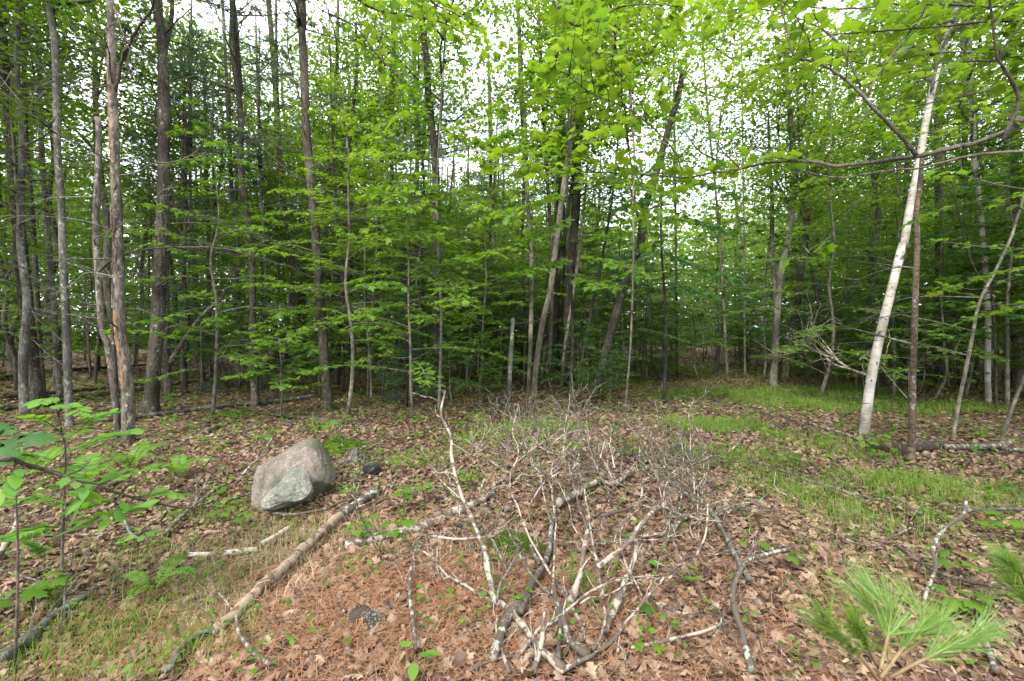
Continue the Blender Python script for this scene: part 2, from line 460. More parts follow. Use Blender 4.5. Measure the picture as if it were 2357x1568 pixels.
def soil_mat():
    m, nt, out = new_mat('leaf_mould')
    tc = _n(nt, 'ShaderNodeTexCoord')
    n1 = noise(nt, 16, 6, .7, tc.outputs['Object']); n2 = noise(nt, .6, 4, .6, tc.outputs['Object'])
    vo = _n(nt, 'ShaderNodeTexVoronoi'); vo.inputs['Scale'].default_value = 11; nt.links.new(tc.outputs['Object'], vo.inputs['Vector'])
    r0 = ramp(nt, [(0, (.06, .038, .026)), (.5, (.13, .084, .056)), (1, (.19, .13, .09))])
    sep = _n(nt, 'ShaderNodeSeparateColor'); nt.links.new(vo.outputs['Color'], sep.inputs[0]); nt.links.new(sep.outputs[0], r0.inputs['Fac'])
    r1 = ramp(nt, [(.35, (.03, .02, .015)), (.62, (.10, .066, .045))]); nt.links.new(n1.outputs['Fac'], r1.inputs['Fac'])
    r2 = ramp(nt, [(.4, (.25,) * 3), (.6, (.75,) * 3)]); nt.links.new(n2.outputs['Fac'], r2.inputs['Fac'])
    c = mixc(nt, r2.outputs['Color'], r1.outputs['Color'], r0.outputs['Color'])
    pr = _n(nt, 'ShaderNodeBsdfPrincipled'); pr.inputs['Roughness'].default_value = .95; pr.inputs['Specular IOR Level'].default_value = .1
    nt.links.new(c, pr.inputs['Base Color'])
    bp = _n(nt, 'ShaderNodeBump'); bp.inputs['Strength'].default_value = .8; bp.inputs['Distance'].default_value = .03
    nt.links.new(n1.outputs['Fac'], bp.inputs['Height']); nt.links.new(bp.outputs['Normal'], pr.inputs['Normal'])
    nt.links.new(pr.outputs[0], out.inputs['Surface'])
    return m
M['soil'] = soil_mat()

def rock_mat(name, a, b, lichen, stain):
    m, nt, out = new_mat(name)
    v = objvec(nt)
    n1 = noise(nt, 5, 8, .7, v); n2 = noise(nt, 34, 5, .7, v); n3 = noise(nt, 2.2, 3, .5, v); n4 = noise(nt, 60, 2, .5, v)
    r1 = ramp(nt, [(.35, a), (.65, b)]); nt.links.new(n1.outputs['Fac'], r1.inputs['Fac'])
    r2 = ramp(nt, [(.55, (0, 0, 0)), (.64, (1, 1, 1))]); nt.links.new(n2.outputs['Fac'], r2.inputs['Fac'])
    c = mixc(nt, r2.outputs['Color'], r1.outputs['Color'], lichen)
    r3 = ramp(nt, [(.46, (0, 0, 0)), (.62, (.9, .9, .9))]); nt.links.new(n3.outputs['Fac'], r3.inputs['Fac'])
    c = mixc(nt, r3.outputs['Color'], c, stain)
    r4 = ramp(nt, [(.3, (.6,) * 3), (.5, (1,) * 3)]); nt.links.new(n4.outputs['Fac'], r4.inputs['Fac'])
    mm = _n(nt, 'ShaderNodeMix', data_type='RGBA', blend_type='MULTIPLY'); mm.inputs['Factor'].default_value = 1
    nt.links.new(c, mm.inputs['A']); nt.links.new(r4.outputs['Color'], mm.inputs['B'])
    pr = _n(nt, 'ShaderNodeBsdfPrincipled'); pr.inputs['Roughness'].default_value = .9; pr.inputs['Specular IOR Level'].default_value = .2
    nt.links.new(mm.outputs['Result'], pr.inputs['Base Color'])
    bp = _n(nt, 'ShaderNodeBump'); bp.inputs['Strength'].default_value = .6; bp.inputs['Distance'].default_value = .015
    nt.links.new(n2.outputs['Fac'], bp.inputs['Height']); nt.links.new(bp.outputs['Normal'], pr.inputs['Normal'])
    nt.links.new(pr.outputs[0], out.inputs['Surface'])
    return m
M['rock'] = rock_mat('pinkish_granite', (.09, .074, .062), (.175, .145, .12), (.23, .225, .19), (.065, .07, .045))
M['rock_grey'] = rock_mat('grey_granite', (.11, .105, .092), (.22, .213, .19), (.29, .293, .265), (.08, .092, .06))
M['rock_moss'] = rock_mat('mossy_stone', (.045, .055, .025), (.09, .095, .06), (.05, .085, .015), (.04, .075, .01))

def plain_mat(name, col, rough=.5, spec=.5):
    m, nt, out = new_mat(name)
    pr = _n(nt, 'ShaderNodeBsdfPrincipled'); pr.inputs['Roughness'].default_value = rough
    pr.inputs['Specular IOR Level'].default_value = spec
    n = noise(nt, 25, 4, .6, objvec(nt))
    r = ramp(nt, [(.35, tuple(c * .7 for c in col)), (.7, tuple(c * 1.3 for c in col))]); nt.links.new(n.outputs['Fac'], r.inputs['Fac'])
    nt.links.new(r.outputs['Color'], pr.inputs['Base Color']); nt.links.new(pr.outputs[0], out.inputs['Surface'])
    return m
M['black_plastic'] = plain_mat('black_plastic', (.010, .010, .011), .5, .35)
M['stem'] = plain_mat('green_stem', (.07, .11, .03), .6, .3)
M['stem_brown'] = plain_mat('young_brown_stem', (.16, .11, .05), .6, .3)
M['lichen'] = leaf_mat('grey_lichen_frond', [(0, (.10, .12, .09)), (1, (.20, .23, .18))], (1, 1, 1), .15, .9, .1)

# ------------------------------------------------------------------ ground
def axis(lo, hi, dense_lo, dense_hi, step, grow=1.07):
    a = list(np.arange(dense_lo, dense_hi, step))
    s = step; x = a[-1]
    while x < hi: s *= grow; x += s; a.append(x)
    s = step; x = a[0]
    while x > lo: s *= grow; x -= s; a.insert(0, x)
    return np.array(a)
gx = axis(-170, 170, -5.5, 5.5, .055, 1.09); gy = axis(-25, 190, 1.2, 9.5, .055, 1.085)
XX, YY = np.meshgrid(gx, gy)
def bumps(x, y):
    f = np.exp(-np.hypot(x, y) / 30)
    return f * (.012 * np.sin(7.1 * x + 3.3 * y) * np.sin(5.2 * y - 2.1 * x) + .010 * np.sin(13 * x - 4 * y + 1) * np.sin(11 * y + 6 * x))
ZZ = H(XX, YY) + bumps(XX, YY) + .006 * rng.standard_normal(XX.shape) * np.exp(-np.hypot(XX, YY) / 12)
nx, ny = len(gx), len(gy)
ii = (np.arange(ny - 1)[:, None] * nx + np.arange(nx - 1)[None]).ravel()
mb = MB(); mb.add(np.stack([XX, YY, ZZ], -1).reshape(-1, 3), None, np.stack([ii, ii + 1, ii + nx + 1, ii + nx], -1))
ground = tag(link('ground', mb.mesh('ground', M['soil'])), kind='structure')
def hz(x, y): return H(x, y) + bumps(x, y)
# ------------------------------------------------------------------ leaf litter, needles, grass
def sector(n, d1, d2, half=56, rg=rng):
    d = np.sqrt(rg.uniform(d1 * d1, d2 * d2, n)); a = np.radians(rg.uniform(-half, half, n))
    return d * np.sin(a), d * np.cos(a)

def litter_arrays(n, d1, d2, size, tilt, lift):
    x, y = sector(n, d1, d2)
    z = hz(x, y) + rng.uniform(.002, lift, n)
    az = rng.uniform(0, 2 * math.pi, n)
    N = nrm(np.stack([rng.normal(0, tilt, n), rng.normal(0, tilt, n), np.ones(n)], -1))
    D = np.stack([np.cos(az), np.sin(az), rng.normal(0, tilt * .6, n)], -1)
    return np.stack([x, y, z], -1), D, N, size * rng.uniform(.5, 1.45, n)

mb = MB()
pos, D, N, S = litter_arrays(13500, 1.6, 5.0, .066, .30, .03)
ang = np.degrees(np.arctan2(pos[:, 0], pos[:, 1])); dist = np.hypot(pos[:, 0], pos[:, 1])
vis = (np.abs(pos[:, 0] / pos[:, 1]) < 1.1) & (pos[:, 1] > 2.13)
order = np.argsort(np.where(vis, dist / S, 1e9))
near, rest = order[:300], order[300:]
leafmesh = []
for k, (tpl, cz) in enumerate([(L_OAK, 1.0), (L_OAK, -1.6), (L_OAK, 2.2), (L_MAPLE, 1.5), (L_MAPLE, -1.5), (L_BEECH, 2.2)]):
    b = MB(); v, f = tpl; v = v * [1, 1, cz]; b.add(v, f); leafmesh.append(b.mesh('oak_leaf', M['litter']))
leaf_parts(ground, 'dead_leaf', leafmesh, pos[near], D[near], N[near], S[near], (0, 0, 0))
c = rng.choice([-2.0, -1, 1, 1.6, 2.4], len(rest))
h1 = rng.random(len(rest)) < .72
for tpl, sel in ((L_OAK, h1), (L_MAPLE, ~h1)):
    leaf_cloud(mb, tpl, pos[rest][sel], D[rest][sel], N[rest][sel], S[rest][sel], curl=c[sel])
for n, a, b_, tpl, sz, tl in ((30000, 5, 9.5, L_OAK_LO, .07, .42), (62000, 9.5, 20, L_DIA, .085, .42), (34000, 20, 48, L_DIA, .22, .3)):
    pos, D, N, S = litter_arrays(n, a, b_, sz, tl, .03)
    leaf_cloud(mb, tpl, pos, D, N, S, curl=rng.choice([-1.5, -.6, .8, 1.6], n))
pos, D, N, S = litter_arrays(30000, 1.6, 7, .03, .4, .035)
leaf_cloud(mb, L_TRI, pos, D, N, S)
tag(link('leaf_litter', mb.mesh('leaf_litter', M['litter'], smooth=False)), kind='stuff')

def blobs(spec, n_per):
    """ground points gathered around pixel centres: (px, py, rx, ry, weight)"""
    xs, ys = [], []
    for px, py, rx, ry, w in spec:
        g = G(px, py); n = int(n_per * w)
        r = np.sqrt(rng.uniform(0, 1, n)) ** 1.3; a = rng.uniform(0, 2 * math.pi, n)
        xs.append(g[0] + r * np.cos(a) * rx); ys.append(g[1] + r * np.sin(a) * ry)
    x, y = np.concatenate(xs), np.concatenate(ys)
    return x, y, hz(x, y)

# fallen reddish pine needles, thickest beside the split log
x, y, z = blobs([(560, 1400, 1.0, .7, 1), (820, 1480, .8, .5, 1.3), (900, 1330, .9, .6, 1.2), (330, 1480, .8, .5, .6), (1150, 1350, .8, .6, .8),
                 (700, 1240, .8, .7, .6), (1500, 1480, .8, .5, .5), (1700, 1400, .9, .7, .4), (500, 1250, 1, .8, .4), (1200, 1450, 1.2, .8, .8), (1900, 1400, 1, .8, .5), (1300, 1250, 1.2, .9, .7)], 1900)
n = len(x); az = rng.uniform(0, 2 * math.pi, n); L = rng.uniform(.05, .11, n); el = rng.normal(.05, .22, n)
d = np.stack([np.cos(az) * L, np.sin(az) * L, el * L], -1); s = np.stack([-np.sin(az), np.cos(az), 0 * az], -1) * .0013
p = np.stack([x, y, z + rng.uniform(.012, .04, n)], -1)
mb = MB(); mb.add(np.stack([p - s, p + s, p + d + s * .6, p + d - s * .6], 1).reshape(-1, 3), None, np.arange(n * 4).reshape(-1, 4))
tag(link('needle_litter', mb.mesh('needle_litter', M['red_needle'], smooth=False)), kind='stuff')

def grass_mesh(mb, x, y, z, h, w, lean=.5):
    n = len(x); az = rng.uniform(0, 2 * math.pi, n)
    h = h * rng.uniform(.45, 1.3, n); ln = np.abs(rng.normal(lean * .6, lean * .5, n)) * h
    dr = np.stack([np.cos(az), np.sin(az)], -1); s = np.stack([-dr[:, 1], dr[:, 0]], -1)
    w = np.broadcast_to(w, (n,)) * rng.uniform(.7, 1.3, n)
    b = np.stack([x, y, z], -1)
    def pt(t, off):
        q = b.copy()
        q[:, :2] += dr * (ln * t ** 2)[:, None] + s * (w * off)[:, None]
        q[:, 2] += h * t * (1 - .35 * t * np.minimum(1, ln / h))
        return q
    v = np.stack([pt(0, -.5), pt(0, .5), pt(.55, .45), pt(.55, -.45), pt(1, 0)], 1).reshape(-1, 3)
    i = np.arange(n) * 5
    mb.add(v, np.stack([i + 3, i + 2, i + 4], -1), np.stack([i, i + 1, i + 2, i + 3], -1))

mb = MB()
x, y, z = blobs([(1640, 985, .9, .75, 1.5), (1850, 930, 1.8, 1.3, 2.0), (1950, 905, 1.6, 1.2, 1.6), (1750, 905, 1.8, 1.6, .8), (2300, 835, 3.2, 2.5, 1.6), (2150, 940, 1.4, 1.0, .7),
                 (1600, 905, 1.4, 1.2, .7), (1400, 880, 1.5, 2.0, .4), (1520, 850, 2.4, 3.0, .9), (2060, 1120, .7, .5, .45), (1820, 1130, .6, .5, .35), (2200, 1130, .8, .6, .45),
                 (1250, 985, .8, .5, .55), (1120, 1000, .7, .6, .4), (2000, 1200, .7, .5, .3), (1700, 1060, .7, .6, .4), (1900, 1030, .9, .8, .45)], 3000)
far = np.hypot(x, y)
grass_mesh(mb, x, y, z, (.11 + .003 * far) * rng.uniform(.6, 1.3, len(far)), .0024 + .00045 * far, .7)
x, y, z = blobs([(420, 1400, .55, .35, .7), (300, 1300, .6, .4, .7), (200, 1450, .5, .35, .8), (520, 1190, .5, .3, .6), (640, 1230, .5, .35, .5), (980, 1060, .5, .4, .8), (900, 1070, .5, .4, .4), (380, 1520, .5, .3, .8),
                 (720, 1250, .5, .4, .3), (2000, 1300, .6, .4, .35), (2250, 1190, .6, .4, .5), (100, 1530, .4, .3, .6), (550, 1330, .5, .35, .4), (1090, 1110, .5, .4, .3)], 620)
grass_mesh(mb, x, y, z, .13, .0032, .7)
x, y = sector(9000, 8, 40); grass_mesh(mb, x, y, hz(x, y), .18, .010)
tag(link('grass', mb.mesh('grass', M['grass'], smooth=False)), kind='stuff')

# dry straw of last year's grass
mb = MB(); x, y, z = blobs([(610, 1330, .55, .35, 1), (680, 1270, .5, .3, .8), (540, 1400, .5, .3, .8), (880, 1235, .3, .2, .4), (760, 1230, .4, .3, .4), (480, 1300, .6, .4, .5), (1000, 1300, .5, .3, .3)], 520)
grass_mesh(mb, x, y, z + .005, .13, .0022, 1.6)
tag(link('dry_grass', mb.mesh('dry_grass', M['straw'], smooth=False)), kind='stuff')

# small green leaves of seedlings too low and many to count
x, y = sector(5200, 5, 26); k = np.repeat(np.arange(len(x)), 5)
pos = np.stack([x[k], y[k], hz(x[k], y[k])], -1) + np.stack([rng.normal(0, .07, len(k)), rng.normal(0, .07, len(k)), rng.uniform(.03, .22, len(k))], -1)
az = rng.uniform(0, 6.28, len(k)); mb = MB()
leaf_cloud(mb, L_DIA, pos, np.stack([np.cos(az), np.sin(az), rng.normal(-.1, .2, len(k))], -1), nrm(rng.normal(0, .3, (len(k), 3)) + [0, 0, 1]), rng.uniform(.04, .10, len(k)))
x, y = sector(650, 2.2, 6.5); k = np.repeat(np.arange(len(x)), 6)
pos = np.stack([x[k], y[k], hz(x[k], y[k])], -1) + np.stack([rng.normal(0, .03, len(k)), rng.normal(0, .03, len(k)), rng.uniform(.03, .13, len(k))], -1)
az = rng.uniform(0, 6.28, len(k))
leaf_cloud(mb, L_BEECH, pos, np.stack([np.cos(az), np.sin(az), rng.normal(-.1, .2, len(k))], -1), nrm(rng.normal(0, .35, (len(k), 3)) + [0, 0, 1]), rng.uniform(.022, .05, len(k)))
tag(link('ground_cover', mb.mesh('ground_cover', M['leaf_mid'])), kind='stuff')

# fine broken twigs in the litter
mb = MB(); x, y = sector(2300, 1.8, 16)
for i in range(len(x)):
    a = rng.uniform(0, 6.28); L = rng.uniform(.08, .5); k = rng.normal(0, .25, 2)
    q = np.array([[0, 0], [.5, k[0] * .3], [1, k[1] * .4]]) * L
    px_ = x[i] + q[:, 0] * math.cos(a) - q[:, 1] * math.sin(a); py_ = y[i] + q[:, 0] * math.sin(a) + q[:, 1] * math.cos(a)
    r = rng.uniform(.0022, .006)
    tube(mb, np.stack([px_, py_, hz(px_, py_) + .012 + rng.uniform(0, .03, 3)], -1), [r, r * .9, r * .5], 4)
tag(link('twig_litter', mb.mesh('twig_litter', M['dead_bark'])), kind='stuff')

# ------------------------------------------------------------------ crowns shared by many trees
def spray_leaves(out, p0, d, L, n, size, rg, flat=.34):
    """two ranks of leaves along a twig"""
    side = nrm(np.cross(d, [0, 0, 1.0]))
    for k in range(n):
        t = (k + .6) / n
        sg = 1 if k % 2 else -1
        p = p0 + d * L * t + np.array([0, 0, rg.normal(0, .012)])
        ld = d * .55 + side * sg * (.85 if k < n - 1 else .05) + rg.normal(0, .18, 3) + np.array([0, 0, -.12])
        out.append((p, ld, np.array([rg.normal(0, flat), rg.normal(0, flat), 1.0]), size * rg.uniform(.45, 1.25)))

def out_arrays(out):
    return (np.array([o[0] for o in out]), np.array([o[1] for o in out]), np.array([o[2] for o in out]), np.array([o[3] for o in out]))

def layered_sapling(seed, Ht, Rr, nb, size, zmin):
    """understorey maple: thin stem and flat tiers of leafy twigs; returns wood MB and leaf arrays"""
    rg = np.random.default_rng(seed)
    wood = MB(); out = []
    k = np.linspace(0, 1, 9)
    stem = np.stack([np.cumsum(rg.normal(0, .035, 9)) * Ht / 4, np.cumsum(rg.normal(0, .035, 9)) * Ht / 4, k * Ht], -1)
    stem[0, :2] = 0
    st = spline(stem, 22)
    tube(wood, st, np.linspace(.006 * Ht + .004, .004, 22), 7, .04, rg=rg)
    for i in range(nb):
        u = (i + rg.uniform(0, 1)) / nb
        z0 = zmin + (Ht * .98 - zmin) * u
        az = i * 2.4 + rg.uniform(-.6, .6)
        L = Rr * (1 - .75 * u ** 1.6) * rg.uniform(.55, 1.15)
        b0 = np.array([np.interp(z0, st[:, 2], st[:, 0]), np.interp(z0, st[:, 2], st[:, 1]), z0])
        hd = np.array([math.cos(az), math.sin(az), 0]); rise = rg.uniform(.12, .5)
        bp = np.array([b0 + hd * L * t + np.array([0, 0, L * (rise * t - .28 * t * t)]) + rg.normal(0, .03, 3) * (t > 0) for t in (0, .25, .5, .75, 1)])
        bp = spline(bp, 9); tube(wood, bp, np.linspace(.003 + .0045 * L, .002, 9), 4, rg=rg)
        seg = np.diff(bp, axis=0)
        m = max(3, int(L / .13))
        for q in range(m):
            t = .22 + .78 * (q + .5) / m; j = min(int(t * 8), 7)
            d = nrm(seg[j]); side = nrm(np.cross(d, [0, 0, 1.0])) * (1 if q % 2 else -1)
            td = nrm(d * .7 + side * .8 + np.array([0, 0, rg.normal(0, .10)])); tl = rg.uniform(.14, .38) * (1.1 - .4 * t)
            p0 = bp[j] + seg[j] * (t * 8 - j)
            tube(wood, np.array([p0, p0 + td * tl]), [.0022, .0012], 3, rg=rg)
            spray_leaves(out, p0, td, tl, int(3 + tl * 12), size, rg)
        spray_leaves(out, bp[6], nrm(bp[8] - bp[6]), .25, 6, size, rg)
    return wood, out_arrays(out)

def canopy_crown(seed, Ht, Rr, nl, nc, per, size, zlow=0.0):
    """tall hardwood crown from z=0 up; returns wood MB, leaf arrays"""
    rg = np.random.default_rng(seed); wood = MB(); pos = []
    st = np.stack([np.cumsum(rg.normal(0, .12, 8)), np.cumsum(rg.normal(0, .12, 8)), np.linspace(0, Ht, 8)], -1); st[0, :2] = 0
    st = spline(st, 16); tube(wood, st, np.linspace(.030, .010, 16), 6, .05, rg=rg)
    for i in range(nl):
        u = (i + rg.uniform(0, 1)) / nl; z0 = Ht * (.02 + .85 * u); az = i * 2.4 + rg.uniform(-.5, .5)
        prof = math.sin(math.pi * (.18 + .75 * u)) * Rr * rg.uniform(.6, 1.1)
        b0 = np.array([np.interp(z0, st[:, 2], st[:, 0]), np.interp(z0, st[:, 2], st[:, 1]), z0])
        hd = np.array([math.cos(az), math.sin(az), rg.uniform(.35, .9)])
        bp = spline(np.array([b0, b0 + hd * prof * .35 + rg.normal(0, .12, 3), b0 + hd * prof * .7 + rg.normal(0, .16, 3), b0 + hd * prof * [1, 1, .75] + rg.normal(0, .15, 3)]), 9)
        tube(wood, bp, np.linspace(.035, .006, 9), 4, .05, rg=rg)
        for q in range(max(2, nc // nl)):
            t = rg.uniform(.3, 1.0); c0 = bp[min(8, int(t * 8))] + rg.normal(0, .35, 3) * [1, 1, .6]
            tube(wood, np.array([bp[min(8, int(t * 8))], c0]), [.008, .003], 3, rg=rg)
            m = int(per * rg.uniform(.5, 1.4)); rad = rg.uniform(.35, .75)
            g = rg.normal(0, 1, (m, 3)) * [rad, rad, rad * .42]
            g[:, 2] -= .12 * (g[:, 0] ** 2 + g[:, 1] ** 2)
            pos.append(c0 + g)
    pos = np.concatenate(pos); n = len(pos); az = rg.uniform(0, 6.28, n)
    D = np.stack([np.cos(az), np.sin(az), rg.normal(-.25, .3, n)], -1); N = nrm(rg.normal(0, .42, (n, 3)) + [0, 0, 1])
    return wood, (pos, D, N, size * rg.uniform(.6, 1.25, n))

def tufts(mb, pos, d, L, k, w, rg, spread=.75):
    """needle bundles: k thin blades per bundle"""
    n = len(pos); pos = np.repeat(pos, k, 0); d = np.repeat(nrm(d), k, 0)
    dd = nrm(d + rg.normal(0, spread, (n * k, 3))) * (L * rg.uniform(.7, 1.15, (n * k, 1)))
    s = nrm(np.cross(dd, rg.normal(0, 1, (n * k, 3)))) * w
    v = np.stack([pos - s, pos + s, pos + dd], 1).reshape(-1, 3)
    mb.add(v, np.arange(n * k * 3).reshape(-1, 3), None)

def pine_crown(seed, Ht, Rr, whorls, size=.12):
    rg = np.random.default_rng(seed); wood = MB(); lf = MB(); P_, D_ = [], []
    tube(wood, np.array([[0, 0, 0], [.05, 0, Ht * .5], [0, .05, Ht]]), [.09, .055, .012], 6, .04, rg=rg)
    for w in range(whorls):
        z0 = Ht * w / whorls
        for b in range(rg.integers(3, 6)):
            az = rg.uniform(0, 6.28); L = Rr * (1 - .8 * w / whorls) * rg.uniform(.6, 1.1)
            hd = np.array([math.cos(az), math.sin(az), 0])
            bp = spline(np.array([np.array([0, 0, z0]), np.array([0, 0, z0 + .05 * L]) + hd * L * .5, np.array([0, 0, z0 + .22 * L]) + hd * L]), 10)
            tube(wood, bp, np.linspace(.018, .005, 10), 4, .05, rg=rg)
            sd = np.cross(hd, [0, 0, 1.0])
            for q in range(int(10 * L) + 4):
                t = rg.uniform(.35, 1); sg = rg.choice([-1, 1]); e = bp[min(9, int(t * 9))]
                tl = rg.uniform(.15, .55) * (1.2 - t * .6); td = nrm(hd * .8 + sd * sg * .7 + np.array([0, 0, rg.uniform(0, .35)]))
                for s in (.45, .7, 1.0):
                    P_.append(e + td * tl * s); D_.append(td)
    tufts(lf, np.array(P_), np.array(D_), size, 9, .0045, rg)
    return wood, lf

def dead_branch_path(rg, L, rise=.0):
    t = np.linspace(0, 1, 6)
    b = np.stack([L * t, np.cumsum(rg.normal(0, .045, 6)) * L, L * (rise * t - .16 * t * t) + np.cumsum(rg.normal(0, .025, 6)) * L], -1)
    b[0] = 0
    return b

def dead_branch(mb, rg, p0, az, L, r0, rise=0.1, subs=6):
    b = dead_branch_path(rg, L, rise); c, s = math.cos(az), math.sin(az)
    rot = np.array([[c, -s, 0], [s, c, 0], [0, 0, 1]])
    bp = spline(b @ rot.T + p0, 12)
    tube(mb, bp, np.linspace(r0, r0 * .28, 12), 5, .06, rg=rg)
    for k in range(subs):
        j = rg.integers(2, 11); sl = L * rg.uniform(.15, .45) * (1.1 - j / 12); sg = rg.choice([-1, 1])
        d = nrm(bp[j] - bp[j - 1]); sd = np.cross(d, [0, 0, 1.0]) * sg
        q = [bp[j]]
        dirv = nrm(d * .75 + sd * .7 + rg.normal(0, .2, 3))
        for _ in range(3):
            dirv = nrm(dirv + rg.normal(0, .2, 3)); q.append(q[-1] + dirv * sl / 3)
        tube(mb, np.array(q), np.linspace(r0 * .42, r0 * .16, 4), 3, rg=rg)
        if sl > .25:
            for _ in range(2):
                e = q[rg.integers(1, 4)]; dv = nrm(dirv + rg.normal(0, .6, 3))
                tube(mb, np.array([e, e + dv * sl * .35]), [r0 * .22, r0 * .12], 3, rg=rg)

def simple_mesh(name, wood, mat): return wood.mesh(name, mat)
def leaves_mesh(name, arr, tpl, mat):
    b = MB(); leaf_cloud(b, tpl, *arr); return b.mesh(name, mat)

SAP = []      # understorey maples (wood mesh, leaf mesh, height)
for s, (ht, rr, nb, sz, zm, mat) in enumerate([(4.6, 1.7, 34, .115, .9, 'leaf_mid'), (3.4, 1.5, 28, .115, .6, 'leaf_mid'), (6.2, 2.0, 40, .12, 1.4, 'leaf_mid'), (2.3, 1.2, 24, .12, .6, 'leaf_mid'),
                                               (5.2, 1.9, 36, .125, 1.2, 'leaf_dark'), (3.0, 1.4, 26, .13, .5, 'leaf_dark'), (7.5, 2.2, 44, .115, 2.0, 'leaf_bright')]):
    w, a = layered_sapling(100 + s, ht, rr, nb, sz, zm)
    SAP.append((w.mesh('sapling_stem', M['young_bark']), leaves_mesh('sapling_leaves', a, L_MAPLE_LO, M[mat]), ht, a))
CAN = []
for s, (ht, rr, nl, nc, per, mat) in enumerate([(8.5, 3.0, 17, 105, 62, 'leaf_canopy'), (7.5, 2.7, 15, 90, 62, 'leaf_canopy'), (9.5, 3.2, 19, 114, 56, 'leaf_mid'), (7.0, 2.9, 15, 90, 66, 'leaf_canopy')]):
    w, a = canopy_crown(200 + s, ht, rr, nl, nc, per, .125)
    CAN.append((w.mesh('crown_limbs', M['young_bark']), leaves_mesh('crown_leaves', a, L_DIA, M[mat]), ht))
PIN = []
for s, (ht, rr, wh) in enumerate([(8.0, 2.5, 13), (6.5, 2.1, 11)]):
    w, l = pine_crown(300 + s, ht, rr, wh)
    PIN.append((w.mesh('crown_limbs', M['pine_bark']), l.mesh('crown_needles', M['needle']), ht))
TIER = []     # taller maples with tiers of leaves from knee height to the top
for s, (ht, rr, nb, sz, zm, mat, tpl) in enumerate([(8.5, 2.4, 46, .125, 1.0, 'leaf_mid', L_DIA), (7.0, 2.3, 40, .125, .5, 'leaf_canopy', L_DIA), (9.5, 2.6, 52, .125, 2.2, 'leaf_mid', L_DIA), (5.5, 2.2, 32, .125, .3, 'leaf_dark', L_DIA),
                                               (8.0, 2.3, 44, .115, 1.6, 'leaf_bright', L_MAPLE_LO), (6.5, 2.2, 38, .115, .8, 'leaf_mid', L_MAPLE_LO),
                                               (7.0, 2.5, 46, .12, 2.2, 'leaf_bright', L_MAPLE_LO), (7.5, 2.5, 50, .12, 2.0, 'leaf_mid', L_MAPLE_LO)]):
    w, a = layered_sapling(150 + s, ht, rr, nb, sz, zm)
    TIER.append((w.mesh('sapling_stem', M['young_bark']), leaves_mesh('sapling_leaves', a, tpl, M[mat]), ht, a))
DED = []      # dead lower branches of pines, 9 m of bare trunk
for s in range(4):
    rg = np.random.default_rng(400 + s); b = MB()
    for k in range(44):
        dead_branch(b, rg, np.array([0, 0, rg.uniform(1.0, 8.5)]), rg.uniform(0, 6.28), rg.uniform(.5, 2.2), rg.uniform(.008, .015), rg.uniform(-.1, .35), 5)
    DED.append(b.mesh('dead_twigs', M['twig']))
TRK = []
for s in range(6):
    rg = np.random.default_rng(500 + s); b = MB()
    p = np.stack([np.cumsum(rg.normal(0, .10, 9)), np.cumsum(rg.normal(0, .10, 9)), np.linspace(-.15, 12, 9)], -1); p[:2, :2] = 0
    tube(b, spline(p, 40), np.linspace(.098, .045, 40), 10, .035, .02, .5, rg=rg)
    TRK.append([b.mesh('trunk', M[m]) for m in (('pine_bark', 'grey_bark', 'young_bark') if s % 2 == 0 else ('pine_bark', 'dark_bark', 'young_bark'))] + [p[-1]])
ZONES = [(-900, 60, 'behind the reddish lichen-spotted pine'), (60, 215, 'behind the grey lichen-crusted trunk'), (215, 330, 'behind the torn snag'), (330, 440, 'behind the stout grey pine'), (440, 590, 'behind the leaning dead pole'),
         (590, 720, 'behind the low spreading maple'), (720, 850, 'behind the blackish pine'), (850, 980, 'between blackish pine and black-barked oak'), (980, 1130, 'behind the black-barked oak'), (1130, 1260, 'behind the broken stub'),
         (1260, 1400, 'behind the hardwood clump'), (1400, 1560, 'behind the leaning dark trunk'), (1560, 1740, 'beyond the leafy opening'), (1740, 1900, 'behind the three-stemmed maple'), (1900, 2070, 'behind the white leaning birch'),
         (2070, 2200, 'behind the brown flaky birch'), (2200, 2320, 'behind the slender pale birch'), (2320, 3400, 'past the slender pale birch')]
def zone(p):
    x = CX + FPX * p[0] / p[1]
    for a, b, s in ZONES:
        if a <= x < b: return s
    return ZONES[0][2] if x < 0 else ZONES[-1][2]
# ------------------------------------------------------------------ trees standing where the photograph shows them
w_, a_ = canopy_crown(250, 7.0, 2.3, 15, 90, 66, .125)
NEARC = [(w_.mesh('crown_limbs', M['dark_bark']), leaves_mesh('crown_leaves', a_, L_MAPLE_LO, M['leaf_mid']), 7.0)]
w_, a_ = canopy_crown(251, 6.0, 2.4, 14, 84, 70, .12)
NEARC.append((w_.mesh('crown_limbs', M['young_bark']), leaves_mesh('crown_leaves', a_, L_MAPLE_LO, M['leaf_bright']), 6.0))
w_, a_ = canopy_crown(252, 6.5, 2.2, 14, 84, 66, .13)
NEARC.append((w_.mesh('crown_limbs', M['dark_bark']), leaves_mesh('crown_leaves', a_, L_MAPLE_LO, M['leaf_dark']), 6.5))

def put_crown(t, path, base, kind, z, s, rz):
    w, l, h = kind
    p = np.array([np.interp(z, path[:, 2], path[:, k]) for k in range(3)]) - base
    for nm, me in (('limbs', w), ('crown', l)):
        o = link(nm, me, t, p); o.rotation_euler = (0, 0, rz); o.scale = (s, s, s)

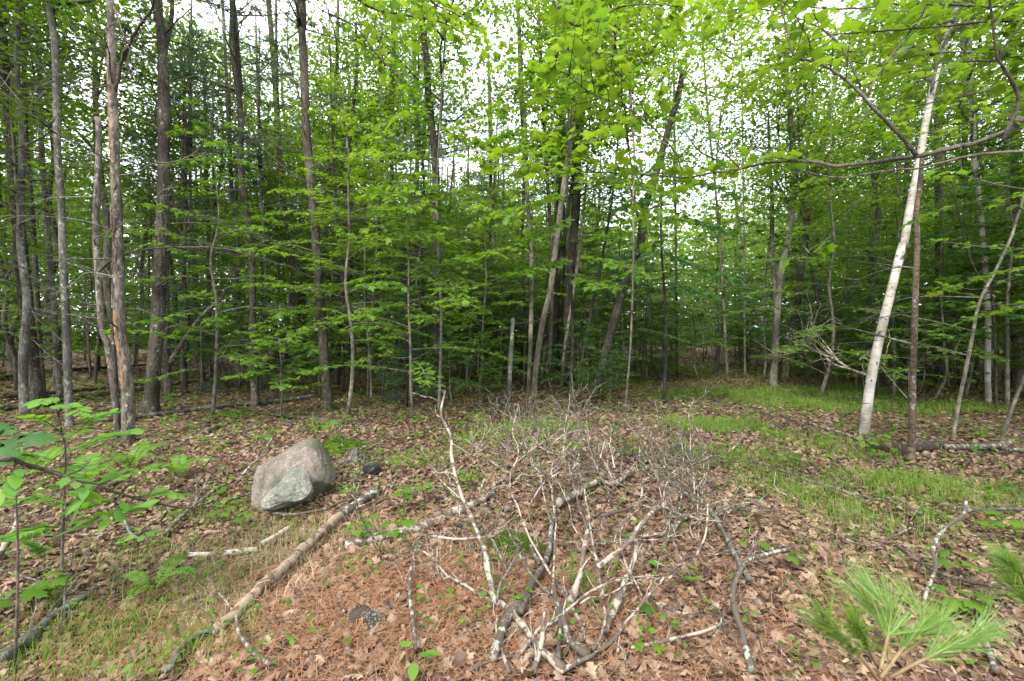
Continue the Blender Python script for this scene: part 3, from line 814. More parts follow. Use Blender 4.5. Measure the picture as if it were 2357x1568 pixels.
def ftree(name, label, cat, pts, w0, w1, mat, top, crown=None, zc=None, cs=1.0, dead=(0, 0, 0), group=None, seg=14, flare=.5, ridges=.02, broken=False, dlean=0.0, deadmat='twig', seed=None, Y=None, wf=.34):
    rg = np.random.default_rng(seed or sum(map(ord, label)))
    if Y is None:
        base = G(*pts[0])
    else:
        base = P(pts[0][0], pts[0][1], Y); base[2] = float(H(base[0], base[1]))
    Y0 = base[1]
    pp = [base - [0, 0, .12], base]
    for i, q in enumerate(pts[1:]):
        pp.append(P(q[0], q[1], Y0 + dlean * (i + 1) / max(1, len(pts) - 1)))
    pp = np.array(pp)
    if not broken and pp[-1][2] < top:
        d = nrm(pp[-1] - pp[-2]); d = nrm(d + [0, 0, .8])
        pp = np.vstack([pp, pp[-1] + d * (top - pp[-1][2]) * .5, pp[-1] + d * (top - pp[-1][2])])
    r0 = w0 * wf * Y0 / FPX; r1 = w1 * wf * Y0 / FPX
    n = int(max(14, (pp[-1][2] - pp[0][2]) / .14))
    path = spline(pp, n)
    zi = pp[len(pts)][2]
    rad = np.interp(path[:, 2], [pp[0][2], base[2] + .5 * (zi - base[2]), zi, max(zi + .1, pp[-1][2])], [r0 * .98, (r0 + r1) / 2, r1, r1 * (.9 if broken else .35)])
    t = thing(name, label, cat, base, group)
    b = MB(); tube(b, path, rad, seg, .022, ridges, flare, rg=rg)
    link('trunk', b.mesh('trunk', M[mat], base), t)
    if crown is not None:
        put_crown(t, path, base, crown, zc, cs, rg.uniform(0, 6.28))
    n, za, zb = dead
    for i in range(n):
        z = za + (zb - za) * (i + rg.uniform(0, 1)) / n
        p0 = np.array([np.interp(z, path[:, 2], path[:, k]) for k in range(3)])
        b = MB(); dead_branch(b, rg, p0, rg.uniform(0, 6.28), rg.uniform(.7, 2.6), rg.uniform(.008, .016), rg.uniform(-.1, .45), 8)
        link('dead_branch', b.mesh('dead_branch', M[deadmat], base), t)
    return t, path, base

pg = 'dark pine trunks with dead lower branches'
T1 = ftree('pine_tree', 'pine with reddish lichen-spotted trunk at the frame edge beside the beech sapling', 'tree', [(84, 945)] + c1((130, 1500), (105, 1250), (75, 950), (50, 700), (30, 450), (12, 200), (-5, 0)), 41, 22, 'pine_bark', 15, PIN[0], 8.5, 1, (16, 1.0, 7.5), pg)
ftree('pine_tree', 'thin dark pine trunk tucked right behind the reddish lichen-spotted pine', 'tree', [(100, 915), (92, 800), (78, 550), (60, 300), (50, 0)], 15, 11, 'pine_bark', 14, PIN[1], 9, .9, (8, 1.5, 7), pg, Y=12.2)
T2 = ftree('maple_tree', 'pale grey lichen-crusted trunk between the reddish pine and the split snag', 'tree', [(160, 980)] + c1((305, 1500), (290, 1200), (283, 950), (265, 700), (258, 450), (250, 200), (225, 0)), 23, 17, 'grey_bark', 13, NEARC[0], 7.2, .8, (7, 1.5, 7), None, deadmat='dark_twig')
ftree('maple_tree', 'narrow pale trunk just behind the grey lichen-crusted trunk', 'tree', [(138, 905), (128, 760), (112, 550), (95, 330), (88, 0)], 17, 12, 'grey_bark', 13, CAN[1], 6.5, .8, (5, 2, 7), Y=11.5)
# the split snag and its neighbour
S1 = ftree('snag', 'leaning lichened dead stem broken off high, leaning on the torn snag', 'dead tree', c4((545, 440), (520, 200), (490, 0)) + c1((470, 1520), (450, 1250), (440, 1000), (452, 760), (455, 600), (447, 540)), 20, 17, 'snag_bark', 7, broken=True, dead=(8, 1.2, 4.2), ridges=.03)
S2 = ftree('snag', 'torn dead trunk with orange bare wood showing through split bark', 'dead tree', c4((585, 470), (590, 300), (575, 100), (555, 0)) + c1((548, 1450), (545, 1200), (540, 1000), (530, 800), (525, 600), (518, 400), (512, 200), (508, 40), (505, -60)), 40, 20, 'snag_bark', 9, dead=(9, 1.5, 6.5), ridges=.04, flare=.35)

def wood_patch(t, path, base, rad, z0, z1, a0, width, mat, name='bare_wood', lift=.006, seed=1):
    """torn panel of wood standing proud of the trunk, facing angle a0 (0 = towards +X, -90 = towards the viewer)"""
    rg = np.random.default_rng(seed); n = int((z1 - z0) / .05) + 4; m = 6
    zz = np.linspace(z0, z1, n); v = []
    ctr = a0 + np.cumsum(rg.normal(0, 5, n)); wv = width * np.clip(np.minimum(np.arange(n), n - 1 - np.arange(n)) / 3.0, .05, 1) * (1 + .45 * rg.standard_normal(n).clip(-1, 1))
    for i, z in enumerate(zz):
        c = np.array([np.interp(z, path[:, 2], path[:, k]) for k in range(3)])
        r = rad(z) * (1.07 + .02 * rg.standard_normal()) + lift
        for j in range(m):
            a = R(ctr[i] + wv[i] * (j / (m - 1) - .5)); k = 1 - .18 * (abs(j / (m - 1) - .5) > .45) + rg.normal(0, .012)
            v.append(c + [math.cos(a) * r * k, math.sin(a) * r * k, rg.normal(0, .006)])
    i = np.arange(n - 1)[:, None] * m + np.arange(m - 1)[None]; i = i.ravel()
    b = MB(); b.add(v, None, np.stack([i, i + 1, i + m + 1, i + m], -1))
    link(name, b.mesh(name, M[mat], base), t)
t, path, base = S2
rf = lambda z: np.interp(z, [0, 3, 7], [.086, .072, .053])
wood_patch(t, path, base, rf, .72, 2.05, -95, 34, 'wood_orange', seed=2)
wood_patch(t, path, base, rf, .9, 1.55, -55, 40, 'wood_bare', seed=3)
wood_patch(t, path, base, rf, 3.9, 5.6, -75, 50, 'wood_bare', seed=4)
wood_patch(t, path, base, rf, 4.6, 6.6, -130, 40, 'wood_orange', seed=5)
wood_patch(t, path, base, rf, 2.6, 3.6, -120, 30, 'dead_dark', 'bark_plate', .012, 6)
for k in range(6):
    z0 = .2 + k * .62; wood_patch(t, path, base, rf, z0, z0 + .45, -60 - 75 * (k % 2), 34, 'snag_bark', 'bark_plate', .014, 10 + k)
ftree('tree_stub', 'dark rotten stub standing between the two stems of the torn snag', 'dead tree', [(272, 985), (268, 900), (262, 805), (258, 740)], 15, 11, 'dark_bark', 2, broken=True, Y=7.3)

T4 = ftree('pine_tree', 'stout grey pine with a root flare at the end of the long fallen pole', 'tree', [(346, 952)] + c4((705, 150), (718, 0)) + c1((728, 1400), (738, 1150), (750, 900), (752, 650), (752, 400), (742, 150), (712, 0), (700, -80)), 43, 27, 'pine_bark', 16, PIN[0], 9, 1.1, (16, 1.5, 8), pg, seg=18)
T5 = ftree('pine_tree', 'dark pine rising from behind the low maple, its trunk base blackish', 'tree', [(757, 943), (750, 870), (744, 785)] + c1((1465, 1300), (1445, 1000), (1420, 750), (1405, 550), (1395, 300), (1385, 100), (1375, -80)), 33, 23, 'pine_bark', 16, PIN[1], 8.5, 1.2, (20, 2.2, 8.5), pg, seg=18)
T6 = ftree('oak_tree', 'black-barked tree with flared foot standing behind the tall upright dead branch', 'tree', [(1006, 912), (1003, 785)] + c2((440, 1250), (438, 950), (428, 700), (405, 480), (390, 280), (375, 120), (362, -60)), 33, 19, 'dark_bark', 16, NEARC[0], 6.3, 1.0, (8, 3, 8), seg=18, flare=.6, deadmat='dark_twig')
ftree('pine_tree', 'straight brown pine seen between the low maple and the blackish pine', 'tree', [(693, 868), (685, 750), (668, 560), (650, 450), (640, 300), (630, 150), (618, 0)], 22, 16, 'pine_bark', 17, PIN[0], 10, 1, (10, 2, 9), pg)
for lab, pts, w0, w1, mt, Y, cr in [
    ('slim brown trunk between the stout grey pine and the leaning dead pole', [(470, 885), (455, 780), (445, 640), (440, 500), (437, 350), (440, 100)], 13, 9, 'pine_bark', 15, 1),
    ('straight slim trunk where the leaning dead pole reaches highest', [(552, 848), (548, 700), (540, 550), (530, 380), (520, 150), (512, 0)], 14, 10, 'grey_bark', 17, 1),
    ('thin trunk standing in front of the mossy low stone', [(483, 842), (480, 650), (478, 450), (470, 200)], 11, 8, 'pine_bark', 18, 0),
    ('slender stem half hidden by the top tier of the low maple', [(615, 862), (612, 650), (600, 420), (590, 100)], 12, 8, 'young_bark', 16, 1),
    ('thin stem beside the foot of the blackish pine', [(792, 900), (790, 700), (775, 500), (765, 300)], 8, 5, 'dark_bark', 13, 2),
    ('brownish trunk midway between the blackish pine and the black-barked oak', [(870, 880), (868, 700), (872, 500), (880, 350), (900, 200), (905, 0)], 20, 14, 'pine_bark', 16, 0),
    ('slim sapling stem in front of the brownish trunk', [(846, 925), (850, 780), (862, 640), (870, 480)], 8, 5, 'young_bark', 0, 2),
    ('crooked thin stem close beside the black-barked oak', [(962, 868), (958, 700), (955, 500), (960, 350)], 15, 11, 'pine_bark', 16, 0),
    ('pale stem rising behind the broken stub', [(1150, 880), (1145, 700), (1130, 450), (1125, 200)], 10, 8, 'young_bark', 18, 1)]:
    ftree('young_tree', lab, 'tree', pts, w0, w1, mt, 13, (CAN[1], PIN[1], None)[cr] if cr < 2 else None, 7.5, .8, (5 if cr != 2 else 3, 1.5, 7), 'slim trunks of the pine stand', seg=10, Y=Y or None)

# young fir, dark green
def young_fir(px, py, hgt, label):
    base = G(px, py); rg = np.random.default_rng(int(px)); t = thing('fir_sapling', label, 'tree', base, 'young firs')
    w = MB(); tube(w, np.array([[0, 0, -.05], [.02, 0, hgt * .5], [0, .02, hgt]]), [.02, .014, .004], 7); l = MB(); P_, D_ = [], []
    for z in np.arange(.2, hgt, .045):
        for b in range(2):
            az = rg.uniform(0, 6.28); L = .75 * (1 - z / hgt * .8) * rg.uniform(.5, 1.1); hd = np.array([math.cos(az), math.sin(az), rg.uniform(-.3, .15)])
            tube(w, np.array([[0, 0, z], [0, 0, z] + hd * L]), [.005, .002], 3)
            for s in np.arange(.25, 1, .09): P_.append(np.array([0, 0, z]) + hd * L * s); D_.append(hd + rg.normal(0, .5, 3) * [1, 1, .2])
    tufts(l, np.array(P_), np.array(D_), .10, 12, .003, rg, .6)
    link('trunk', w.mesh('trunk', M['dark_bark']), t); link('crown', l.mesh('crown', M['spruce']), t)
young_fir(937, 938, 3.6, 'dark young fir with drooping twigs between the two dark trunks')
young_fir(1545, 830, 2.6, 'small dark fir at the edge of the leafy opening')

# the broken stub and the clump in the middle
ftree('tree_stub', 'grey dead stub snapped off at head height before the many-stemmed clump', 'dead tree', [(1172, 948), (1174, 850), (1178, 790), (1181, 733)], 17, 13, 'grey_bark', 2, broken=True)
clump = 'stems of the hardwood clump behind the dead branches'
for lab, pts, w0, w1, mt, cr, z in [
    ('pale front stem of the clump leaning outward beside the broken stub', [(1228, 918), (1235, 840), (1250, 740)] + c2((960, 1330), (990, 1100), (1015, 900), (1045, 700), (1090, 450), (1150, 250), (1200, 80), (1240, -60)), 17, 13, 'young_bark', NEARC[1], 6.0),
    ('whitish stem with a pale upper trunk rising past the broken stub', [(1216, 905), (1222, 760), (1224, 600), (1214, 450)] + c2((845, 600), (830, 400), (818, 150), (805, -40)), 12, 10, 'young_bark', None, 7),
    ('thick blackish trunk at the heart of the clump', [(1308, 895), (1306, 800), (1310, 700)] + c2((1060, 1150), (1080, 950), (1085, 750), (1100, 500), (1130, 200), (1140, -50)), 25, 17, 'dark_bark', NEARC[2], 5.6),
    ('straight dark stem just behind the thick blackish trunk', [(1280, 888), (1278, 760), (1285, 600)] + c2((1000, 900), (1015, 700), (1020, 450), (1010, 150), (1000, -60)), 13, 10, 'dark_bark', None, 6),
    ('slim brown stem between the pale front stem and the blackish trunk', [(1262, 900), (1268, 760), (1272, 620), (1262, 450), (1250, 250), (1242, 60)], 11, 8, 'pine_bark', CAN[1], 7.5),
    ('slim black stem pressed against the thick blackish trunk', [(1322, 892), (1318, 760), (1316, 600), (1322, 430), (1332, 250)], 13, 9, 'dark_bark', None, 6),
    ('slim dark stem crossing behind the pale front stem of the clump', [(1244, 898), (1262, 760), (1290, 600), (1318, 420), (1340, 300)], 11, 8, 'dark_bark', None, 6),
    ('thin dark stem leaning toward the leaning dark trunk', [(1330, 896), (1352, 760), (1385, 600), (1412, 430)], 9, 6, 'dark_bark', None, 6),
    ('thin straight brown stem at the broken stub side of the clump', [(1206, 895), (1208, 740), (1202, 560), (1206, 380), (1196, 200)], 9, 7, 'pine_bark', None, 7),
    ('twin thin stem beside the straight dark stem of the clump', [(1296, 890), (1292, 740), (1300, 560), (1292, 380)], 9, 6, 'dark_bark', None, 6),
    ('thin grey stem bowing away from the foot of the blackish trunk', [(1292, 900), (1300, 800), (1322, 660), (1340, 520), (1352, 380)], 9, 6, 'young_bark', None, 6)]:
    ftree('hardwood_tree', lab, 'tree', pts, w0, w1, mt, 12, cr, z, .95, (3, 2, 5), clump, deadmat='dark_twig', seg=12, wf=.43)
ftree('maple_tree', 'dark trunk leaning hard toward the leafy opening beside the clump', 'tree', [(1366, 908), (1385, 840)] + c8((450, 450), (490, 310), (540, 130), (592, 30)) + c2((1385, 990), (1450, 780), (1500, 600), (1545, 450), (1568, 330)), 24, 14, 'dark_bark', 9, NEARC[0], 4.6, 1.1, (4, 1.5, 4), deadmat='dark_twig', wf=.46)
ftree('young_tree', 'thin straight sapling pole standing alone behind the dead branches', 'tree', [(1437, 990), (1443, 900)] + c8((545, 500), (555, 250), (560, 0)) + c2((1340, 950), (1345, 700), (1330, 500)), 8, 6, 'young_bark', 8, NEARC[1], 5.4, .8)

# three-stemmed maple
tri = 'stems of the three-stemmed maple'
for lab, pts, w0, w1, cr in [
    ('front stem of the three-stemmed maple with a forked upper trunk', [(1779, 893)] + c8((1212, 500), (1222, 350), (1240, 150), (1268, 20)) + c3((497, 1000), (510, 850), (505, 650), (480, 400), (470, 200)), 17, 10, NEARC[1]),
    ('thin upright fork of the three-stemmed maple', [(1783, 885)] + c8((1218, 420), (1212, 250), (1198, 80)) + c3((412, 950), (402, 760), (395, 600)), 12, 6, None),
    ('rear stem of the three-stemmed maple leaning the most', [(1806, 872)] + c8((1275, 520), (1300, 350), (1330, 150), (1348, 30)) + c3((578, 970), (605, 820), (640, 680), (665, 560), (700, 380), (720, 200)), 14, 9, NEARC[0])]:
    TRI3 = ftree('maple_tree', lab, 'tree', pts, w0, w1, 'young_bark', 9, cr, 5.0, .85, (3, 1.5, 4), tri, deadmat='dark_twig', seg=12, wf=.5)
ftree('maple_tree', 'blackened crooked stem behind the three-stemmed maple', 'tree', c8((1450, 490), (1425, 380), (1395, 230), (1372, 90), (1362, 20)) + [(1850, 470), (1840, 330)], 12, 8, 'dark_bark', 9, CAN[3], 5.0, .9, Y=13)

# birches and saplings on the far side
B1 = ftree('birch_tree', 'white birch leaning over the grass, the brightest trunk in the wood', 'tree', [(1988, 1003)] + c8((1625, 850), (1652, 650), (1676, 530), (1705, 400), (1735, 280), (1765, 160), (1800, 20)) + c3((1012, 1150), (1045, 950), (1080, 780), (1110, 600), (1150, 400), (1190, 240), (1235, 100), (1275, -40)), 30, 15, 'birch', 9, NEARC[1], 5.4, .9, seg=18, flare=.12, ridges=.008, wf=.35)
t, path, base = B1
rgb = np.random.default_rng(5)
for k in range(13):      # black branch scars of the birch
    z = .5 + k * .37 + rgb.uniform(-.1, .1); a = -90 + rgb.uniform(-75, 75)
    wood_patch(t, path, base, lambda q: np.interp(q, [0, 2.5, 6], [.078, .062, .039]), z, z + .035, a, 42, 'dark_bark', 'branch_scar', .001, 30 + k)
ftree('birch_tree', 'brown flaky-barked birch beside the white leaning birch', 'tree', c8((1835, 1035), (1842, 850), (1845, 650), (1853, 400), (1860, 180), (1866, 0)) + c3((1072, 980), (1086, 880), (1096, 780), (1101, 715)), 18, 11, 'flaky_bark', 8, broken=True, dead=(4, 1.0, 3), seg=14, wf=.42)
B2 = ftree('birch_tree', 'slender pale birch standing far back beyond the uprooted tree', 'tree', [(2275, 925)] + c8((2190, 600), (2192, 400), (2186, 250), (2172, 60)) + c3((1388, 1200), (1365, 950), (1345, 780), (1330, 500), (1320, 250), (1318, -30)), 17, 13, 'birch', 11, NEARC[1], 5.5, 1.0, (2, 3, 5), seg=12, flare=.15)
ftree('young_tree', 'dark sapling leaning away in front of the slender pale birch', 'tree', c8((2030, 930), (2058, 750), (2090, 600), (2125, 420), (2152, 290), (2225, 150), (2262, 70), (2300, -10)) + c3((1530, 1020), (1568, 900)), 12, 7, 'young_bark', 6, None, 3.5, 1, (3, 1, 2.5))
ftree('young_tree', 'thin slanting sapling at the very edge beyond the rotten log', 'tree', c8((2245, 960), (2285, 830), (2325, 720), (2375, 600)) + [(2405, 760), (2440, 600)], 11, 7, 'young_bark', 6, None, 3, 1)
ftree('young_tree', 'thin double-crooked stem at the foot of the slender pale birch', 'tree', c8((2232, 640), (2225, 500), (2218, 350), (2205, 240), (2150, 170), (2100, 60)), 8, 5, 'dark_bark', 6, None, Y=9.6)
for lab, px, py, w, mt, Y, cr in [
    ('thick dark pine in the gloom behind the brown flaky birch', 2165, 800, 26, 'pine_bark', 14.5, PIN[0]),
    ('straight pine trunk in the gloom past the slender pale birch', 2225, 800, 18, 'pine_bark', 17, PIN[1]),
    ('broad dark pine trunk close to the frame edge in the gloom', 2340, 810, 26, 'pine_bark', 13.5, PIN[0]),
    ('slim dark trunk behind the white leaning birch', 2075, 800, 14, 'dark_bark', 18, CAN[2]),
    ('leaning slim trunk in the leafy opening', 1675, 790, 9, 'young_bark', 16, CAN[3]),
    ('whitish slim stem deep in the leafy opening', 1715, 790, 7, 'birch', 19, None),
    ('dark slim stem behind the leafy opening shrubs', 1558, 800, 10, 'pine_bark', 20, CAN[0])]:
    lean = {1675: 60, 2075: -20}.get(px, 8)
    ftree('background_tree', lab, 'tree', [(px, py + 30), (px - lean * .3, 550), (px - lean * .7, 300), (px - lean, 60)], w, w * .7, mt, 14, cr, 7 if cr not in PIN else 8, 1, (6, 1.5, 7), seg=10, Y=Y)

def limb_of(tp, specs, mat):
    t, path, base = tp; rg = np.random.default_rng(len(specs) * 13 + abs(int(base[0] * 10)))
    for pts, ya, yb, ra, rb, k in specs:
        pt = np.array([P(x, y, base[1] + ya + (yb - ya) * i / (len(pts) - 1)) for i, (x, y) in enumerate(pts)])
        n = max(8, int(np.linalg.norm(np.diff(pt, axis=0), axis=1).sum() / .1)); q = spline(pt, n); q[1:-1] += rg.normal(0, ra * .3, (n - 2, 3))
        b = MB(); tube(b, q, np.linspace(ra, rb, n), 7, .06, rg=rg)
        for _ in range(k):
            j = rg.integers(int(n * .25), n - 1); v = nrm(nrm(q[j + 1] - q[j]) * .8 + rg.normal(0, .55, 3)); L = rg.uniform(.3, 1.0); e = [q[j]]
            for _ in range(4): v = nrm(v + rg.normal(0, .25, 3)); e.append(e[-1] + v * L / 4)
            tube(b, np.array(e), np.linspace(ra * .4 + .001, .002, 5), 4, rg=rg)
            v2 = nrm(v + rg.normal(0, .6, 3)); tube(b, np.array([e[2], e[2] + v2 * L * .4]), [.003, .0015], 3, rg=rg)
        link('dead_branch' if k > 3 else 'limb', b.mesh('limb', M[mat], base), t)
limb_of(T1, [(c1((100, 1250), (180, 1290), (250, 1330), (330, 1365), (420, 1400), (520, 1385), (600, 1390)), 0, -1.6, .022, .006, 9), (c1((95, 1245), (60, 1230), (0, 1300), (-40, 1310)), 0, -.6, .022, .014, 4), (c1((120, 1360), (160, 1450), (220, 1510), (300, 1580)), -.1, -1.0, .010, .004, 6),
             (c1((150, 1560), (215, 1620), (300, 1690), (340, 1760)), -.1, -.8, .009, .004, 4), (c1((40, 600), (150, 570), (300, 560), (450, 600)), 0, -1.2, .010, .004, 9), (c1((50, 740), (130, 780), (170, 860), (230, 760), (330, 740)), 0, -.9, .010, .004, 8),
             (c1((15, 350), (120, 370), (300, 400), (420, 410), (520, 390)), 0, -1, .012, .004, 9), (c1((60, 820), (200, 860), (350, 885), (500, 890)), 0, -.8, .008, .003, 9), (c1((0, 220), (70, 260), (100, 230), (180, 215), (300, 180), (330, 90)), -.2, -1, .016, .006, 8),
             (c1((90, 1180), (200, 1170), (330, 1200), (450, 1250)), 0, -1.5, .008, .003, 8), (c1((100, 1400), (180, 1420), (330, 1440), (480, 1440)), 0, -1.4, .007, .003, 8), (c1((20, 120), (110, 130), (100, 20), (95, -50)), -.2, -.6, .012, .006, 5)], 'twig')
limb_of(S1, [(c1((452, 1250), (520, 1190), (650, 1150), (800, 1135), (1000, 1140), (1150, 1170), (1300, 1220)), -.1, -.6, .017, .005, 4), (c1((450, 1180), (490, 1240), (510, 1270)), 0, -.3, .010, .006, 4)], 'dark_twig')
limb_of(S2, [(c1((530, 420), (560, 280), (600, 190), (650, 110), (700, 30), (720, -60)), 0, -.8, .028, .014, 3), (c1((520, 380), (430, 410), (300, 395), (200, 360)), 0, -.5, .010, .004, 8), (c1((330, -20), (390, 70), (480, 130), (560, 190), (620, 250)), -.6, -.6, .010, .005, 5), (c1((520, 30), (540, 80), (570, 170), (590, 200)), -.1, -.5, .014, .008, 4)], 'dark_twig')
limb_of(T4, [(c1((740, 180), (690, 150), (640, 60), (590, -20)), 0, -.6, .014, .006, 5), (c1((765, 150), (820, 90), (900, 20)), 0, -.7, .018, .008, 5), (c1((730, 210), (690, 190), (600, 200), (520, 170)), 0, -.6, .012, .005, 8), (c1((770, 450), (860, 480), (960, 470), (1010, 455)), 0, -.5, .008, .003, 8), (c1((760, 270), (850, 250), (930, 230)), 0, -.4, .008, .003, 7), (c1((745, 980), (790, 940), (830, 980)), 0, -.3, .008, .003, 5)], 'dark_twig')
limb_of(T5, [(c1((1420, 560), (1370, 430), (1330, 270), (1320, 100), (1350, -40)), 0, -.6, .018, .007, 5), (c1((1440, 560), (1500, 510), (1600, 480)), 0, -.4, .014, .005, 7), (c1((1450, 855), (1350, 800), (1230, 700), (1130, 560), (1060, 450), (1040, 380)), 0, -.8, .012, .004, 9), (c1((1390, 410), (1290, 330), (1170, 270), (1150, 380)), 0, -.7, .012, .004, 7), (c1((1470, 800), (1510, 720), (1490, 640)), 0, -.5, .010, .004, 6),
             (c1((1420, 700), (1300, 680), (1180, 600)), 0, .5, .008, .003, 8), (c1((1460, 860), (1570, 870), (1700, 880)), 0, -.5, .009, .003, 9), (c1((1400, 300), (1480, 160), (1568, 100)), 0, -.5, .010, .004, 7)], 'dark_twig')
limb_of(T6, [(c2((400, 560), (320, 440), (240, 330), (130, 220), (0, 90)), 0, -1.0, .024, .008, 3), (c2((425, 600), (500, 590), (600, 540), (700, 450)), 0, -.6, .014, .005, 6), (c2((440, 840), (520, 830), (600, 800)), 0, -.5, .010, .004, 6), (c2((395, 500), (440, 380), (500, 330), (480, 250)), 0, -.7, .012, .005, 5)], 'dark_twig')

# leaning dead pole
def pole(name, label, cat, pts, Ys, radii, mat, seg=8, lift=None, jit=.05, sides=(), group=None, seed=3, twigs=0, tw=.25, knots=True):
    """branch or log: pts in picture coordinates, Ys depth at both ends (None = lying on the ground). Sides: (pts, Y0, Y1, r0, r1)"""
    rg = np.random.default_rng(seed + abs(int(pts[0][0] * 7 + pts[-1][1])))
    r0, r1 = radii
    def place(q, ya, yb, ra, rb):
        q = np.array(q); s = np.concatenate([[0], np.cumsum(np.linalg.norm(np.diff(q, axis=0), axis=1))]); s /= s[-1]; out = []
        for (x, y), u in zip(q, s):
            r = ra + (rb - ra) * u
            g = G(x, y) if y > 790 else None
            if ya is None:
                p = g + [0, 0, (r * .8 + .018 if r < .02 else r * .6 + .006) + (lift or 0)]
            else:
                p = P(x, y, ya + (yb - ya) * u)
                zmin = float(H(p[0], p[1])) + r + .03
                if p[2] < zmin and g is not None: p = g + [0, 0, r + .03]
            out.append(p)
        return np.array(out)
    p = place(pts, *(Ys if Ys else (None, None)), r0, r1)
    base = p[0].copy(); n = max(6, int(np.linalg.norm(np.diff(p, axis=0), axis=1).sum() / .05)); n = min(n, 90)
    path = spline(p, n); path[1:-1] += rg.normal(0, r0 * .10, (n - 2, 3))
    rad = np.linspace(r0, r1, n) * (1 + (.12 if knots else .03) * np.sin(np.arange(n) * rg.uniform(.5, .9) + rg.uniform(0, 6)) * rg.uniform(.3, 1, n))
    for _ in range(max(1, n // 12) if knots else 0):                    # knots
        j = rg.integers(0, n); rad[j] *= rg.uniform(1.15, 1.35)
    b = MB(); tube(b, path, rad, seg, jit, rg=rg)
    o = link(name, b.mesh(name, M[mat], base), None, base); tag(o, label, cat, group)
    def twig(pth, k, ra):
        for _ in range(k):
            j = rg.integers(int(len(pth) * .3), len(pth) - 1); d = nrm(pth[j + 1] - pth[j]); L = rg.uniform(.4, 1.3) * tw
            v = nrm(d * rg.uniform(.3, .9) + rg.normal(0, .6, 3)); q = [pth[j]]
            for _ in range(5):
                v = nrm(v + rg.normal(0, .32, 3) + [0, 0, .08]); e = q[-1] + v * L / 5
                e[2] = max(e[2], float(H(e[0], e[1])) + .01); q.append(e)
            b2 = MB(); tube(b2, spline(q, 10), np.linspace(ra * .5, ra * .22, 10), 5, .08, rg=rg)
            if rg.random() < .7:
                v2 = nrm(v + rg.normal(0, .7, 3)); e = q[rg.integers(2, 5)]; tube(b2, np.array([e, e + v2 * L * .25, e + (v2 + rg.normal(0, .3, 3)) * L * .45]), [ra * .3, ra * .22, ra * .15], 4, rg=rg)
            link('twig', b2.mesh('twig', M[mat], base), o)
    for sp in sides:
        sq, ya, yb, ra, rb = sp[:5]
        sp_ = place(sq, ya, yb, ra, rb)
        m = max(5, min(50, int(np.linalg.norm(np.diff(sp_, axis=0), axis=1).sum() / .05)))
        pth = spline(sp_, m); pth[1:-1] += rg.normal(0, ra * .12, (m - 2, 3))
        b2 = MB(); tube(b2, pth, np.linspace(ra, rb, m), 6, jit, rg=rg)
        link('side_branch', b2.mesh('side_branch', M[mat], base), o)
        if twigs: twig(pth, max(1, twigs // 2), ra)
    if twigs: twig(path, twigs, r0 * .6 if r0 < .02 else .011)
    return o
pole('dead_pole', 'thin dead pole leaning up through the stand beside the stout grey pine', 'dead tree', [(368, 868)] + c1((905, 1480), (960, 1420), (1010, 1380), (1045, 1310), (1060, 1255)), (11.5, 10.8), (.075, .018), 'dead_bark', twigs=3, tw=.6)

# ------------------------------------------------------------------ understorey maples placed by hand, the nearer ones leaf by leaf
MAPLE_ME = []
for cz in (1, 1.5, .6):
    b = MB(); v, f = L_MAPLE; b.add(v * [1, 1, cz], f); MAPLE_ME.append(b.mesh('leaf', M['leaf_mid']))
def sapling(label, px, py, k, rz=0.0, s=1.0, Y=None, parts=0, group=None, off=(0, 0), name='maple_sapling'):
    if Y is None: base = G(px, py)
    else:
        base = P(px, 900, Y); base[2] = float(H(base[0], base[1]))
    w, l, h, a = SAP[k]
    t = thing(name, label, 'sapling', base, group, rz, s)
    link('stem', w, t)
    if parts:
        c, sn = math.cos(rz), math.sin(rz); pw = a[0] @ np.array([[c, sn, 0], [-sn, c, 0], [0, 0, 1]]) * s + base
        order = np.argsort(np.linalg.norm(pw - CAM, axis=1)); q, rst = order[:parts], order[parts:]
        leaf_parts(t, 'leaf', MAPLE_ME, a[0][q], a[1][q], a[2][q], a[3][q], (0, 0, 0))
        if len(rst):
            b = MB(); leaf_cloud(b, L_MAPLE_LO, *[x[rst] for x in a]); o = link('foliage', b.mesh('foliage', M['leaf_mid']), t); o['kind'] = 'stuff'
    else:
        o = link('foliage', l, t)
    return t
sapling('low spreading maple in front of the blackish pine, over the long pole', 648, 970, 3, .4, 1.0, parts=280)
sapling('leafy young maple hiding the foot of the brown pine trunks', 600, 900, 3, 2.2, 1.25, parts=200)
sapling('maple sapling with tiered leaves around the blackish pine trunk', 815, 905, 1, 1.0, .95, parts=260)
sapling('bright maple sapling whose tiers hang before the black-barked oak', 955, 925, 0, 2.6, 1.0, Y=8.3, parts=280)
sapling('broad young maple crowding the foot of the black-barked oak', 1080, 890, 5, .3, 1.15)
sapling('leafy sapling between the broken stub and the clump', 1195, 880, 0, 5.0, .9)
sapling('dark oak sapling in front of the leaning dark trunk', 1405, 925, 5, 1.3, .55, name='oak_sapling')
sapling('tall dark oak sapling behind the leaning dark trunk', 1460, 868, 4, 4.4, 1.0, name='oak_sapling')
sapling('dark leafy oak sapling at the mouth of the opening', 1560, 858, 4, .9, .8, name='oak_sapling')
sapling('tall maple sapling behind the hardwood clump', 1290, 858, 2, 3.1, 1.0)
sapling('bright tall maple sapling overtopping the leaning dark trunk', 1400, 868, 6, 1.9, 1.0)
sapling('maple sapling spreading its tiers in front of the white birch grass', 1730, 852, 0, .2, .9)
sapling('maple sapling behind the brown flaky birch', 2140, 868, 2, 3.6, .85)
sapling('leafy maple sapling beside the uprooted tree', 2045, 848, 5, 4.0, 1.1)
sapling('maple sapling at the frame edge behind the rotten log', 2370, 905, 1, 3.0, 1.2)
sapling('tall bright maple behind the white birch', 2085, 850, 6, 5.0, .95)
